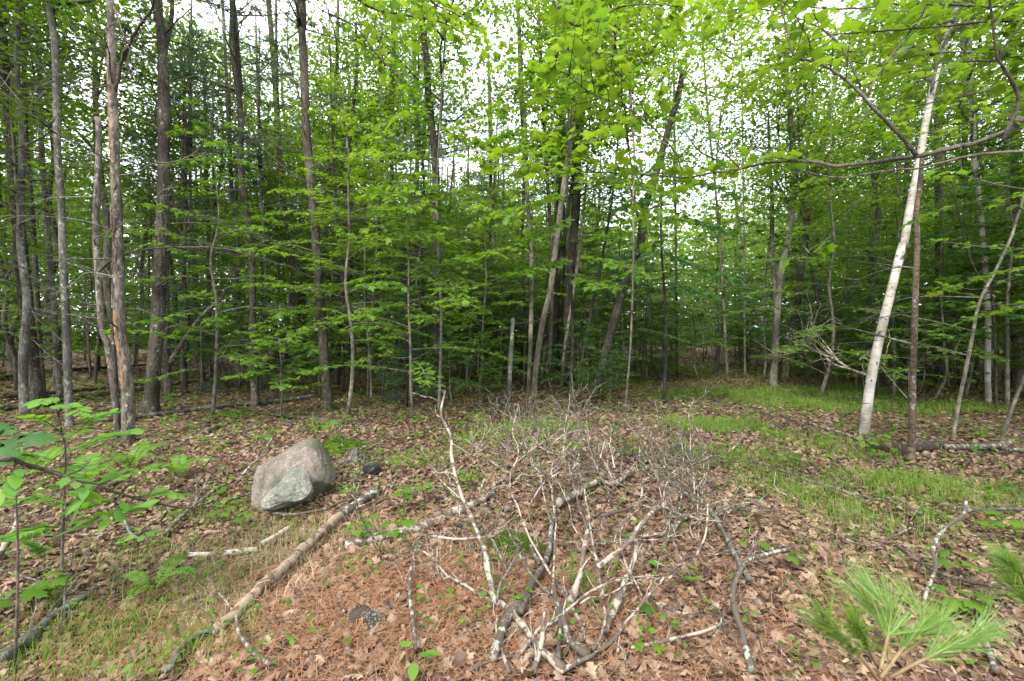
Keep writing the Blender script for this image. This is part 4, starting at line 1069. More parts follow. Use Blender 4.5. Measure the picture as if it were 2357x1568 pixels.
sapling('maple sapling between the stout grey pine and the snag', 322, 872, 1, 1.5, 1.2)
sapling('dark leafy sapling at the frame edge behind the reddish pine', -20, 862, 5, 2.0, 1.5)

def tiered(label, px, py, k, rz, s, Y=None):
    base = G(px, py); w, l, h, a = TIER[k]; t = thing('young_maple', label, 'tree', base, None, rz, s); link('stem', w, t); link('foliage', l, t)
tiered('bright tiered maple standing at the back of the leafy opening', 1640, 815, 4, 1.0, 1.0)
tiered('bright tiered maple between the leafy opening and the three-stemmed maple', 1712, 820, 4, 2.7, .85)
tiered('green tiered maple filling the gap behind the three-stemmed maple', 1880, 846, 5, .4, 1.1)
tiered('bright tiered maple at the clump side of the leafy opening', 1470, 838, 4, 4.1, .95)
tiered('green tiered maple just behind the broken stub', 1120, 862, 5, 2.0, 1.0)
tiered('bright tiered maple rising between the black-barked oak and the broken stub', 1062, 868, 4, 5.2, .8)
tiered('green tiered maple behind the uprooted tree', 1960, 838, 5, 3.3, 1.1)
tiered('bright tiered maple in front of the gloom between the two birches', 2190, 858, 4, 1.9, .85)
tiered('bright tiered maple close to the frame edge beyond the slender pale birch', 2345, 862, 4, .3, .9)
tiered('green low tiered maple beside the uprooted tree', 2100, 852, 5, 2.2, .7)
for lab, px, py, k, rz, s in [
    ('bright maple overhanging in tiers close before the brownish trunk', 855, 935, 6, .3, .85), ('green maple overhanging in tiers before the black-barked oak crown', 965, 900, 7, 1.5, .9),
    ('bright maple overhanging between the oak and the broken stub', 1100, 905, 6, 2.2, .9), ('green maple overhanging in front of the hardwood clump', 1205, 892, 7, 3.7, .95),
    ('bright maple overhanging in front of the leaning dark trunk', 1350, 885, 6, 4.4, .9), ('green maple overhanging past the straight sapling pole', 1490, 880, 7, 5.0, .85),
    ('green maple overhanging well behind the white birch', 1965, 852, 7, 2.8, .9),
    ('bright maple overhanging between the two right birches'.replace('two right', 'flaky and the pale'), 2185, 895, 6, 3.4, .9), ('green maple overhanging at the frame edge behind the dark sapling', 2350, 900, 7, 4.0, .95),
    ('bright maple overhanging by the low spreading maple', 560, 880, 6, 5.4, .9), ('green maple overhanging far left of the torn snag'.replace('far left of', 'in the dark beside'), 210, 868, 7, .6, 1.0)]:
    tiered(lab, px, py, k, rz, s)
rge = np.random.default_rng(321)
for k, (px, py) in enumerate([(905, 932), (985, 915), (1040, 938), (1130, 925), (1165, 905), (1255, 905), (1345, 928), (1420, 905), (1480, 885), (1540, 878), (700, 900), (660, 890), (1850, 880), (2040, 885), (2160, 900), (2260, 895)]):
    zz_ = zone(P(px, 800, 10))
    sapling(f"knee-high {['bright', 'green', 'dark'][k % 3]} sapling at the wood's edge {zz_}", px, py, 5 if k % 3 == 2 else 3, rge.uniform(0, 6), rge.uniform(.42, .62), group='knee-high saplings along the edge ' + zz_)
sapling('leafy low maple at the foot of the brownish trunk', 880, 912, 3, 1.7, 1.2)
sapling('leafy low maple under the blackish pine', 735, 915, 3, 3.6, 1.0, parts=200)
sapling('low leafy maple between the oak and the broken stub', 1105, 915, 3, 5.3, 1.1)
sapling('dark low oak sapling at the foot of the clump', 1335, 915, 5, 2.9, .75, name='oak_sapling')
sapling('bright tall sapling over the oak foot', 1010, 880, 6, 2.0, .9)
sapling('low leafy maple beside the mossy low stone', 545, 868, 3, .8, 1.2)

# ------------------------------------------------------------------ the wood behind: every tree its own
rgf = np.random.default_rng(77)
taken = [(o.location.x, o.location.y) for o in scene.objects if o.parent is None and o.type == 'EMPTY']
def spot(d1, d2, gap, lo=-58, hi=58):
    for _ in range(60):
        d = math.sqrt(rgf.uniform(d1 * d1, d2 * d2)); a = R(rgf.uniform(lo, hi))
        x, y = d * math.sin(a), d * math.cos(a)
        if all((x - u) ** 2 + (y - v) ** 2 > gap * gap for u, v in taken):
            taken.append((x, y)); return x, y
    return None
def forest(n, d1, d2, gap, lo=-58, hi=58):
    for _ in range(n):
        q = spot(d1, d2, gap, lo, hi)
        if q is None: continue
        x, y = q; side = math.degrees(math.atan2(x, y)); d = math.hypot(x, y)
        if abs(side - 21) < 10 and d < 38 and rgf.random() < .9: continue
        if (0 < side < 14 and d < 16) or (24 < side < 52 and d < 16.5): continue         # the opening
        pine = rgf.random() < (.55 if side < -6 else .22) if lo < -50 else rgf.random() < .4
        k = rgf.integers(0, 6); kind = TRK[k]; s = rgf.uniform(.7, 1.25); size = 'slim ' if s < .86 else 'stout ' if s > 1.08 else ''
        mi = 0 if pine else rgf.choice([1, 2])
        dist = 'not far' if d < 20 else 'deep in'
        lab = f"{size}{'brown pine' if pine else ('grey hardwood' if mi == 2 else 'dark hardwood')} trunk {'nearby' if d < 20 else 'deep in' if d < 34 else 'far off'} {zone((x, y))}"
        t = thing('pine_tree' if pine else 'hardwood_tree', lab, 'tree', (x, y, float(H(x, y))), ('pines ' if pine else 'hardwoods ') + zone((x, y)), rgf.uniform(0, 6.28), s)
        t.rotation_euler = (rgf.normal(0, .035), rgf.normal(0, .035), t.rotation_euler[2])
        link('trunk', kind[mi], t)
        tp = kind[3]
        if pine:
            if rgf.random() < .8 and d < 40: tag(link('dead_twigs', DED[rgf.integers(0, 4)], t), kind='stuff')
            w, l, h = PIN[rgf.integers(0, 2)]; zc = rgf.uniform(6.5, 9.5)
        else:
            w, l, h = CAN[rgf.integers(0, 4)]; zc = rgf.uniform(2.6, 6.0)
        f = zc / 12; loc = (tp[0] * f * .8, tp[1] * f * .8, zc)
        for nm, me in (('limbs', w), ('crown', l)):
            o = link(nm, me, t, loc); cs = rgf.uniform(.85, 1.15); o.scale = (cs, cs, cs)
forest(48, 11.5, 20, 1.6)
forest(85, 20, 36, 1.8)
forest(70, 36, 60, 2.0)
forest(30, 15, 34, 1.4, -41, -3)
forest(20, 26, 48, 1.6, -4, 12)
forest(16, 20, 40, 1.6, 30, 56)
def understorey(n, d1, d2, gap):
    for _ in range(n):
        q = spot(d1, d2, gap)
        if q is None: continue
        x, y = q; side = math.degrees(math.atan2(x, y)); d = math.hypot(x, y)
        if -2 < side < 54 and d < 13.5: continue
        if 13.5 < side < 29 and d < 17: continue
        if side < -14 and (d < 15 or rgf.random() < .55): continue
        k = int(rgf.choice([0, 1, 2, 3, 4, 5, 6], p=[.2, .16, .2, .12, .12, .12, .08]))
        lab = f"{'dark-leaved' if k in (4, 5) else 'bright-leaved' if k == 6 else 'green'} {'tall' if k in (0, 2, 4, 6) else 'low'} sapling {'nearby' if d < 16 else 'deep in' if d < 28 else 'far off'} {zone((x, y))}"
        sx = thing('sapling', lab, 'sapling', (x, y, float(H(x, y))), 'saplings ' + zone((x, y)), rgf.uniform(0, 6.28), rgf.uniform(.75, 1.25))
        w, l, h, a = SAP[k]; link('stem', w, sx); link('foliage', l, sx)
def tiers(n, d1, d2, gap, left_keep):
    for _ in range(n):
        q = spot(d1, d2, gap)
        if q is None: continue
        x, y = q; side = math.degrees(math.atan2(x, y)); d = math.hypot(x, y)
        if -4 < side < 54 and d < 14: continue
        if 13.5 < side < 29 and d < 21: continue
        if 11 < side < 31 and d < 40 and rgf.random() < .4: continue
        if side < -16 and rgf.random() > left_keep: continue
        if side < -16: k = int(rgf.choice([0, 2, 4]))
        else: k = int(rgf.choice([0, 1, 2, 3, 4, 5], p=[.2, .2, .2, .12, .12, .16]))
        if d < 14 and k < 4: k = int(rgf.choice([4, 5]))
        lab = f"{'bright-leaved' if k == 4 else 'dark-leaved' if k == 3 else 'green'} {'tall ' if k in (0, 2, 4) else ''}tiered maple {'nearby' if d < 17 else 'deep in' if d < 28 else 'far off'} {zone((x, y))}"
        sx = thing('young_maple', lab, 'tree', (x, y, float(H(x, y))), 'tiered maples ' + zone((x, y)), rgf.uniform(0, 6.28), rgf.uniform(.75, 1.15))
        w, l, h, a = TIER[k]; link('stem', w, sx); link('foliage', l, sx)
tiers(30, 9.5, 15, 1.3, .3)
tiers(75, 14, 26, 1.3, .4)
tiers(95, 26, 46, 1.4, .6)
understorey(90, 10, 18, .9)
understorey(110, 18, 30, 1.0)
understorey(60, 30, 46, 1.1)
# the wood beyond reads as one mass
n = 170000; a = np.radians(rgf.uniform(-66, 66, n)); d = rgf.uniform(56, 84, n); z = rgf.uniform(0, 1, n) ** 1.3 * 17
x, y = d * np.sin(a), d * np.cos(a); mb = MB(); az = rgf.uniform(0, 6.28, n)
keep = np.sin(x * .55) * np.sin(y * .5 + z * .4) + rgf.normal(0, .5, n) > -.65
leaf_cloud(mb, L_DIA, np.stack([x, y, H(x, y) + z], -1)[keep], np.stack([np.cos(az), np.sin(az), rgf.normal(-.2, .3, n)], -1)[keep], nrm(rgf.normal(0, .6, (n, 3)) + [0, 0, .8])[keep], rgf.uniform(.4, .9, n)[keep])
tag(link('far_woods', mb.mesh('far_woods', M['leaf_canopy'])), kind='stuff')
# ------------------------------------------------------------------ boulder, stones, moss, stump, pot
def stone(name, label, outline, depth, thick, mat, cat='boulder', seed=1, rough=.02, sub=64, shrink=1.0, shift=(0, 0)):
    """solid stone whose outline in the photograph is traced; own thickness and facets"""
    rg = np.random.default_rng(seed)
    q = np.array([P(x, y, depth) for x, y in outline]); base = q.mean(0); base[2] = float(H(base[0], base[1]))
    c2d = np.array([(q[:, 0].max() + q[:, 0].min()) / 2, q[:, 2].min() + (q[:, 2].max() - q[:, 2].min()) * .42])
    qq = np.vstack([q, q[:1]]); qs = spline(qq, 240); ql = np.vstack([qq[i] + (qq[i + 1] - qq[i]) * np.linspace(0, 1, 12)[:, None] for i in range(len(q))]); an_l = None
    ol = np.vstack([qs, ql])[:, [0, 2]] - c2d
    an = np.arctan2(ol[:, 1], ol[:, 0]); rd = np.hypot(ol[:, 0], ol[:, 1]); o = np.argsort(an)
    th = np.linspace(-math.pi, math.pi, sub * 2, endpoint=False); rr = np.interp(th, an[o], rd[o], period=2 * math.pi)
    ph = np.linspace(-math.pi / 2, math.pi / 2, sub)
    C = np.sign(np.cos(ph)) * np.abs(np.cos(ph)) ** .5; S_ = np.sign(np.sin(ph)) * np.abs(np.sin(ph)) ** .8
    X = rr[None] * np.cos(th)[None] * C[:, None]; Z = rr[None] * np.sin(th)[None] * C[:, None]; Y = (thick * S_)[:, None] + 0 * X
    Y = Y + .42 * (Z - Z.min()) * (1 if rough < .02 else .3) - .12       # the face leans back
    Z = Z - .5 * np.maximum(thick * S_[:, None], 0) * (C[:, None] > .2)                                           # the far side falls away
    V = np.stack([X, Y, Z], -1).reshape(-1, 3)
    ext = np.abs(V).max(0)
    for _ in range(9):                                                                     # flat broken faces
        nn = nrm(np.array([rg.normal(0, .8), -1.0, rg.normal(.25, .6)])); dd = (V @ nn).max() * rg.uniform(.80, .93)
        V = V - np.maximum(V @ nn - dd, 0)[:, None] * nn * .85
    lump = sum(a * np.sin(V @ rg.normal(0, f, 3) + rg.uniform(0, 6)) for f, a in ((6, 1), (9, .8), (16, .5), (28, .35), (45, .3), (70, .25), (110, .2)) for _ in range(2))
    V = V + nrm(V) * (lump * rough * .6)[:, None]
    V = V * shrink; V = V + [c2d[0] + shift[0], depth, c2d[1] + shift[1]]
    m = sub * 2; i = np.arange(sub - 1)[:, None] * m; j = np.arange(m)[None]; j2 = (j + 1) % m
    b = MB(); b.add(V, None, np.stack([i + j, i + j2, i + m + j2, i + m + j], -1).reshape(-1, 4))
    return tag(link(name, b.mesh(name, M[mat], base), None, base), label, cat)
boulder = stone('boulder', 'big pinkish-grey boulder with a peaked top in the leaf litter', [(585, 1120), (583, 1085), (592, 1066), (630, 1045), (668, 1022), (690, 1009), (706, 1006), (722, 1012), (740, 1030), (756, 1058), (768, 1088), (772, 1112), (760, 1128), (720, 1160), (640, 1175), (598, 1160)], 4.75, .36, 'rock', seed=4, rough=.010, sub=110, shrink=.88, shift=(0, .005))
stone('rock', 'smaller pale grey stone with a lichened hump leaning on the boulder', [(598, 1168), (612, 1148), (640, 1120), (655, 1098), (672, 1084), (690, 1082), (708, 1090), (720, 1110), (727, 1132), (722, 1150), (680, 1170), (640, 1182), (605, 1180)], 4.36, .15, 'rock_grey', 'rock', 8, .008, 90, shrink=.86, shift=(0.01, .05))
stone('stone', 'low mossy stone far back beneath the slim trunks', [(455, 892), (462, 880), (480, 876), (505, 874), (525, 878), (534, 888), (530, 896), (495, 900), (460, 900)], G(495, 893)[1], .5, 'rock_moss', 'rock', 11, .03, 24)
stone('stone', 'small white pebble in front of the lichened wood lump', zC((60, 0), (0, 0))[:0] + c5((48, 1372), (50, 1355), (62, 1342), (75, 1350), (78, 1366), (66, 1380)), G(819, 1470)[1], .03, 'rock_grey', 'stone', 12, .004, 16)

def moss(label, px, py, rx, ry, hgt, n, seed=0):
    g = G(px, py); rg = np.random.default_rng(seed + 40); b = MB()
    m = 22; u = np.linspace(0, 1, 9); a = np.linspace(0, 2 * math.pi, m, endpoint=False)
    ed = 1 + .16 * np.sin(3 * a + seed) + .1 * np.sin(5 * a + 2 * seed)
    X = g[0] + rx * u[:, None] * np.cos(a)[None] * ed; Y = g[1] + ry * u[:, None] * np.sin(a)[None] * ed
    Z = hz(X, Y) + hgt * (1 - u[:, None] ** 2.2) - .012 * u[:, None] + .012 * np.sin(X * 22) * np.sin(Y * 19) * (1 - u[:, None])
    i = np.arange(8)[:, None] * m; j = np.arange(m)[None]; j2 = (j + 1) % m
    b.add(np.stack([X, Y, Z], -1).reshape(-1, 3), None, np.stack([i + j, i + m + j, i + m + j2, i + j2], -1).reshape(-1, 4))
    o = link('moss_cushion', b.mesh('moss_cushion', M['moss'], g), None, g); tag(o, label, 'moss', 'moss')
    uu = np.sqrt(rg.uniform(0, 1, n)); aa = rg.uniform(0, 6.28, n); e = 1 + .16 * np.sin(3 * aa + seed) + .1 * np.sin(5 * aa + 2 * seed)
    x, y = g[0] + rx * uu * np.cos(aa) * e, g[1] + ry * uu * np.sin(aa) * e
    z = hz(x, y) + hgt * (1 - uu ** 2.2) - .012 * uu; b = MB()
    pos = np.stack([x, y, z], -1); tufts(b, pos, rg.normal(0, .35, (n, 3)) + [0, 0, 1], .028, 4, .0022, rg, .5)
    f = link('frond', b.mesh('frond', M['moss'], g), o); f['kind'] = 'stuff'
moss('bright green moss cushion behind the boulder', 788, 1030, .37, .34, .10, 2600, 1)
moss('dark green moss patch among the dead branches', 1190, 1262, .26, .24, .05, 2600, 2)
moss('mossy patch under the end of the long fallen pole', 528, 958, .5, .28, .07, 1000, 3)
moss('thin mossy patch along the long fallen pole', 575, 950, .35, .2, .05, 600, 4)

def pot():
    g = G(858, 1092); t = thing('plastic_pot', 'round black plastic pot lying half sunk in the leaves behind the boulder', 'pot', g)
    r, n = .095, 40; prof = [(.0, .085), (.055, .085), (.058, .088), (.080, .092), (.084, .094), (.085, .090), (.088, .06), (.089, .052), (.0905, .050), (.0905, .040), (.089, .038), (.090, 0), (.091, -.05)]
    a = np.linspace(0, 2 * math.pi, n, endpoint=False); V = np.array([[rr * math.cos(x), rr * math.sin(x), z] for rr, z in prof for x in a]); m = len(prof)
    i = np.arange(m - 1)[:, None] * n; j = np.arange(n)[None]; j2 = (j + 1) % n; b = MB()
    b.add(V, None, np.stack([i + j, i + j2, i + n + j2, i + n + j], -1).reshape(-1, 4))
    o = link('pot_body', b.mesh('pot_body', M['black_plastic']), t); o.rotation_euler = (R(16), R(-8), 0); o.scale = (1.15, 1.15, 1.1)
    V2 = np.array([[rr * math.cos(x), rr * math.sin(x), z] for rr, z in [(.045, .090), (.048, .0955), (.052, .0955), (.055, .090)] for x in a]); b = MB(); i = np.arange(3)[:, None] * n
    b.add(V2, None, np.stack([i + j, i + j2, i + n + j2, i + n + j], -1).reshape(-1, 4))
    o = link('base_ring', b.mesh('base_ring', M['black_plastic']), t); o.rotation_euler = (R(16), R(-8), 0); o.scale = (1.15, 1.15, 1.1)
pot()

def rotten_stump():
    g = G(812, 1068); rg = np.random.default_rng(9); t = thing('stump', 'small rotten lichened stump between boulder and black pot', 'stump', g); b = MB()
    tube(b, spline(np.array([[0, 0, -.05], [.01, 0, .05], [.03, .01, .13], [.035, .01, .20]]), 14), np.linspace(.085, .03, 14), 14, .12, .06, .5, rg=rg)
    link('stump_body', b.mesh('stump_body', M['grey_bark']), t)
    for k in range(6):
        a = k * 1.1; L = rg.uniform(.14, .3); d = np.array([math.cos(a), math.sin(a), 0]); b = MB()
        tube(b, spline(np.array([d * .04 + [0, 0, .06], d * L * .5 + [0, 0, .04], d * L + [0, 0, .0]]), 9), np.linspace(.026, .008, 9), 6, .1, rg=rg)
        link('root', b.mesh('root', M['dead_bark']), t)
rotten_stump()
def lichen_lump(label, px, py, s):
    g = G(px, py); rg = np.random.default_rng(int(px)); b = MB()
    p = np.array([[-.09, 0, .02], [-.03, .01, .05], [.04, .0, .04], [.10, .02, .015]]) * s
    tube(b, spline(p, 12), np.array([.02, .03, .035, .03, .036, .03, .028, .03, .026, .022, .02, .014]) * s, 9, .16, rg=rg)
    o = tag(link('rotten_wood', b.mesh('rotten_wood', M['dead_dark']), None, g), label, 'rotten wood', 'lichened wood lumps')
    n = 260; q = rg.normal(0, 1, (n, 3)) * [.035, .022, .016] * s + np.array([.03, -.02, .055]) * s; b = MB()
    leaf_cloud(b, L_DIA, q, rg.normal(0, 1, (n, 3)), rg.normal(0, 1, (n, 3)), rg.uniform(.005, .013, n) * s); f = link('lichen', b.mesh('lichen', M['lichen']), o); f['kind'] = 'stuff'
lichen_lump('dark wood lump furred with grey lichen on the needles', 845, 1440, 1.0)
lichen_lump('tiny lichen-furred lump beside the pale log among the dead branches', 1055, 1215, .6)
lichen_lump('lichen-furred wood beside the small rotten stump', 830, 1062, 1.0)

# ------------------------------------------------------------------ logs and fallen sticks
q0, q1 = (501, 1476), (783, 1202)
pole('split_log', 'split weathered log with torn orange fibres running toward the boulder', 'log', [q0, q1], (G(*q0)[1] - .03, G(*q1)[1] - .10), (.034, .040), 'dead_log', 18, 0, .05, knots=False)
pole('rotten_log', 'rotten end of the split log breaking up beside a small pit', 'log', zE((945, 900), (1020, 830), (1100, 780), (1190, 710), (1260, 655)), None, (.045, .04), 'dead_bark', 12, .015, .1)
def splinters():
    rg = np.random.default_rng(21); p0 = G(*zE((330, 1480))[0]); b0 = None
    for k in range(34):
        q = zE((420 - rg.uniform(0, 40), 1385 + rg.uniform(-20, 40)), (240 - rg.uniform(0, 60), 1450 + rg.uniform(-20, 40)), (90 - rg.uniform(0, 160), 1545 + rg.uniform(-40, 60)))
        p = np.array([G(*e) + [0, 0, .02 + rg.uniform(0, .05)] for e in q]); b = MB(); tube(b, spline(p, 10), np.linspace(.011, .002, 10) * rg.uniform(.4, 1.2), 4, .15, rg=rg)
        if b0 is None:
            b0 = tag(link('torn_bark_strip', b.mesh('torn_bark_strip', M['wood_orange'], p0), None, p0), 'bundle of torn orange fibres peeling from the split log', 'wood splinters')
        else: link('fibre', b.mesh('fibre', M['wood_orange'], p0), b0)
splinters()
pole('fallen_log', 'pale smooth log lying across behind the split log, end showing bark rings', 'log', zE((985, 1175), (1080, 1150), (1200, 1110), (1340, 1080)) + c5((400, 872), (520, 810), (600, 780), (690, 722), (712, 672), (785, 648)), None, (.040, .022), 'dead_pale', 12, .015, .05)
pole('fallen_log', 'bleached white stick segment in the grass beside the split log', 'log', c4((865, 1012), (1000, 1000), (1180, 980)), None, (.018, .024), 'dead_white', 9, .01)
pole('fallen_log', 'short bleached stick pointing from the white segment to the split log', 'log', c4((1205, 962), (1265, 930), (1325, 890)), None, (.017, .018), 'dead_white', 9, .02)
pole('fallen_pole', 'long dark fallen pole reaching from the torn snag to the blackish pine', 'log', [(300, 972)] + c4((625, 368), (800, 345), (1000, 318), (1200, 300), (1430, 272)), None, (.042, .05), 'grey_bark', 9, .03)
pole('fallen_pole', 'dark sunken pole under the low maple', 'log', c7((1240, 815), (1400, 832), (1560, 850), (1720, 868)), None, (.03, .035), 'dead_dark', 8, .01)
pole('fallen_pole', 'short brown log chunk on the open leaves before the snag', 'log', c7((945, 905), (985, 885), (1035, 862)), None, (.05, .035), 'dead_bark', 9, .02, .1)
pole('fallen_pole', 'crooked dark stick hooked in the leaves behind the boulder', 'log', c4((1000, 472), (1050, 482), (1090, 486)), None, (.03, .018), 'dead_dark', 8, .02, .1)
for lab, q, r in [('long pole lying beyond the grey lichen-crusted trunk', c7((0, 742), (200, 728), (450, 700), (660, 680)), .06), ('pole lying across the litter behind the torn snag', c7((340, 750), (480, 728), (660, 704)), .06),
                  ('dark pole lying at the foot of the reddish pine', c7((0, 790), (130, 786), (250, 772)), .07), ('far pole lying behind the stout grey pine', c7((330, 612), (520, 598), (690, 585)), .07),
                  ('far pole lying past the leaning dead pole', c7((750, 690), (850, 672), (960, 660)), .05), ('pole lying deepest behind the lichen-crusted trunk', c7((0, 655), (130, 632), (300, 625)), .08)]:
    pole('fallen_pole', lab, 'log', q, None, (r, r * .8), 'dead_dark', 8, .05, group='poles lying in the pine stand')
pole('fallen_branch', 'mossy fallen pole with twigs leaning out of the frame corner', 'log', c4((0, 1500), (120, 1420), (260, 1285), (430, 1190)), None, (.034, .014), 'grey_bark', 10, .02, .08, twigs=6, tw=.5)
pole('rotten_log', 'rotten half-buried log at the foot of the flaky birch', 'log', c6((850, 505), (960, 520), (1050, 522), (1200, 505)), None, (.075, .06), 'dead_dark', 12, .03, .14)
pole('fallen_log', 'barkless brown log resting on the rotten log', 'log', c6((1215, 520), (1350, 520), (1450, 510), (1500, 500)), None, (.04, .045), 'dead_bark', 10, .06, twigs=4, tw=.8)
pole('fallen_log', 'second brown log running out of the frame beyond the rotten log', 'log', c6((1460, 530), (1520, 540), (1600, 548)), None, (.035, .03), 'dead_bark', 10, .08)
pole('fallen_branch', 'pale lichened stick pointing at the foot of the white birch', 'branch', c6((545, 380), (640, 412), (740, 445), (820, 475)), None, (.02, .032), 'dead_pale', 8, .02, sides=[(c6((700, 432), (760, 480), (830, 560)), None, None, .008, .004)])
pole('fallen_branch', 'short pale stick on the grass before the three-stemmed maple', 'branch', c6((350, 268), (410, 275), (470, 285)), None, (.018, .02), 'dead_pale', 6, .02)
pole('fallen_branch', 'hooked dark stick lying on the bright grass behind the birch', 'branch', c6((690, 235), (715, 255), (760, 243), (830, 232)), None, (.014, .008), 'dead_dark', 6, .03)
pole('fallen_branch', 'short dark stick on the bright grass beside the birch', 'branch', c6((495, 322), (575, 313)), None, (.012, .012), 'dead_dark', 6, .02)
# the uprooted tree
UY = G(2190, 878)[1]
pole('uprooted_tree', 'uprooted dead tree propped behind the white birch, its bare crown raised', 'dead tree', c8((2060, 650), (1960, 605), (1880, 560), (1740, 470), (1640, 400), (1540, 330), (1450, 285)), (UY, UY + 2.5), (.075, .02), 'dead_bark', 9, 0, .06,
     sides=[(c8((1640, 400), (1570, 385), (1500, 345), (1450, 280)), UY + 1.6, UY + 2, .03, .012), (c8((1540, 330), (1490, 260), (1450, 220), (1400, 190)), UY + 2, UY + 2.3, .025, .01), (c8((1560, 345), (1545, 290), (1520, 235)), UY + 2, UY + 2.3, .018, .008),
            (c8((1490, 345), (1440, 330), (1400, 280)), UY + 2, UY + 2.6, .018, .008)], twigs=12, tw=1.0)
pole('dead_branch', 'fan of bare grey boughs sweeping down behind the white birch', 'branch', c8((1640, 628), (1560, 600), (1500, 560), (1430, 500), (1380, 450), (1350, 410)), (10.2, 11.5), (.035, .012), 'dead_pale', 8, 0, .05,
     sides=[(c8((1560, 600), (1480, 575), (1400, 500), (1340, 450)), 10.3, 11.6, .022, .008), (c8((1500, 560), (1470, 520), (1410, 440), (1370, 380)), 10.4, 11.6, .018, .007), (c8((1480, 550), (1400, 520), (1330, 480)), 10.3, 11.2, .016, .006), (c8((1600, 560), (1620, 545), (1655, 570)), 10, 10, .02, .012)], twigs=14, tw=1.0)
pole('fallen_log', 'fallen trunk lying under the fan of bare boughs', 'log', c8((1570, 600), (1700, 620), (1860, 640), (2010, 665)), None, (.05, .06), 'dead_bark', 9, .1)
def rootplate():
    g = G(2235, 890); rg = np.random.default_rng(31); t = thing('root_plate', 'dark torn root plate of the uprooted tree', 'roots', g); b = MB()
    tube(b, spline(np.array([[-.25, 0, -.05], [0, .05, .18], [.22, .05, .16], [.5, 0, -.05]]), 16), np.array([.1, .14, .18, .2, .22, .24, .22, .24, .2, .21, .19, .2, .17, .14, .12, .08]), 12, .18, rg=rg)
    link('soil_clod', b.mesh('soil_clod', M['dead_dark']), t)
    for k in range(14):
        a = rg.uniform(0, 6.28); d = np.array([math.cos(a), -abs(rg.normal(0, .5)), math.sin(a) * .6 + .3]); L = rg.uniform(.25, .6); b = MB(); q0 = np.array([rg.uniform(-.15, .35), 0, .15])
        tube(b, spline(np.array([q0, q0 + d * L * .5, q0 + d * L + rg.normal(0, .08, 3)]), 8), np.linspace(.03, .006, 8), 5, .12, rg=rg); link('root', b.mesh('root', M['dead_bark']), t)
rootplate()

# ------------------------------------------------------------------ the heap of dead branches
DB = 'dead branches of the heap'
def db(label, pts, Ys, radii, mat='dead_pale', sides=(), twigs=2, tw=.22, lift=0, seg=8):
    radii = (radii[0] * .72, radii[1] * .75); twigs = twigs + 3
    k = .92        # the heap stands a little clear of the ground
    if Ys: Ys = (Ys[0] * k, Ys[1] * k)
    sides = [(q, ya * k if ya else ya, yb * k if yb else yb, ra * .75, rb * .75) for q, ya, yb, ra, rb in sides]
    pole('dead_branch', label, 'branch', pts, Ys, radii, mat, seg, lift, .06, sides, DB, twigs=twigs, tw=tw)
db('tall pale branch rising highest out of the heap, bark peeling near its lichened foot', zC((1260, 1565), (1170, 1480), (1080, 1390), (960, 1230), (830, 1060), (700, 930), (640, 840), (600, 680), (570, 560), (545, 400), (500, 270), (440, 100), (390, 0)) + zA((340, 1000), (285, 850), (240, 650), (220, 520), (235, 470), (210, 370), (160, 270), (130, 200), (145, 90), (165, 0), (170, -15)),
   (2.15, 3.7), (.026, .010), 'dead_pale', [(zA((235, 470), (330, 530), (450, 600), (470, 612)), 3.35, 3.5, .008, .004), (zA((300, 970), (240, 910), (160, 840), (80, 750), (70, 690)), 3.0, 3.2, .006, .003), (zA((145, 90), (165, 55), (190, 45)), 3.65, 3.7, .004, .003)], 3, .2)
db('pale side branch reaching toward the split log from the tall branch', zC((665, 935), (560, 870), (440, 800), (330, 720), (200, 600), (130, 520), (80, 450), (0, 380)) + c5((350, 965)), (2.65, 3.05), (.013, .008), 'dead_pale', [(zC((440, 800), (520, 850), (640, 850)), 2.7, 2.8, .007, .004), (zC((200, 600), (150, 620), (140, 560)), 2.85, 2.9, .006, .004)], 4)
db('thick pale log lying at the core of the heap, half bare of bark', zC((610, 1450), (700, 1180), (760, 1050), (860, 930), (940, 820), (1010, 700), (1080, 590), (1125, 460), (1145, 330), (1155, 200)) + zA((1160, 1250), (1185, 1130)), None, (.031, .019), 'dead_bark', [(zC((860, 1020), (920, 920), (960, 850)), None, None, .03, .016), (zC((1050, 560), (1000, 490), (965, 390)), None, None, .024, .018)], 0, 0, .03, 12)
db('long slender forked branch crossing the whole heap to its top', zC((1475, 1250), (1400, 1050), (1290, 850), (1180, 630), (1060, 430), (970, 270), (880, 60)) + zA((840, 1050), (780, 940), (765, 820), (775, 720), (830, 640), (950, 540), (1080, 450), (1200, 370), (1280, 300)), (2.42, 4.4), (.013, .005), 'dead_pale',
   [(zA((775, 720), (835, 600), (840, 490), (790, 390), (800, 280), (830, 170), (845, 85)), 3.45, 4.3, .009, .004), (zA((760, 745), (680, 690), (600, 640), (555, 570)), 3.4, 3.8, .008, .003), (zA((860, 480), (960, 400), (1080, 340), (1190, 320)), 3.9, 4.4, .006, .003), (zA((820, 800), (880, 740), (945, 680)), 3.4, 3.6, .006, .004)], 4, .3)
db('thin bare pale stem with a leafy seedling at its middle', zA((1140, 1190), (1090, 1010), (1060, 850), (1040, 750), (960, 640), (950, 590)), (3.35, 4.0), (.009, .005), 'dead_pale', [(zA((1040, 750), (1030, 650), (1025, 590)), 3.75, 3.9, .006, .004), (zA((1045, 700), (1080, 620)), 3.8, 3.9, .005, .003)], 2)
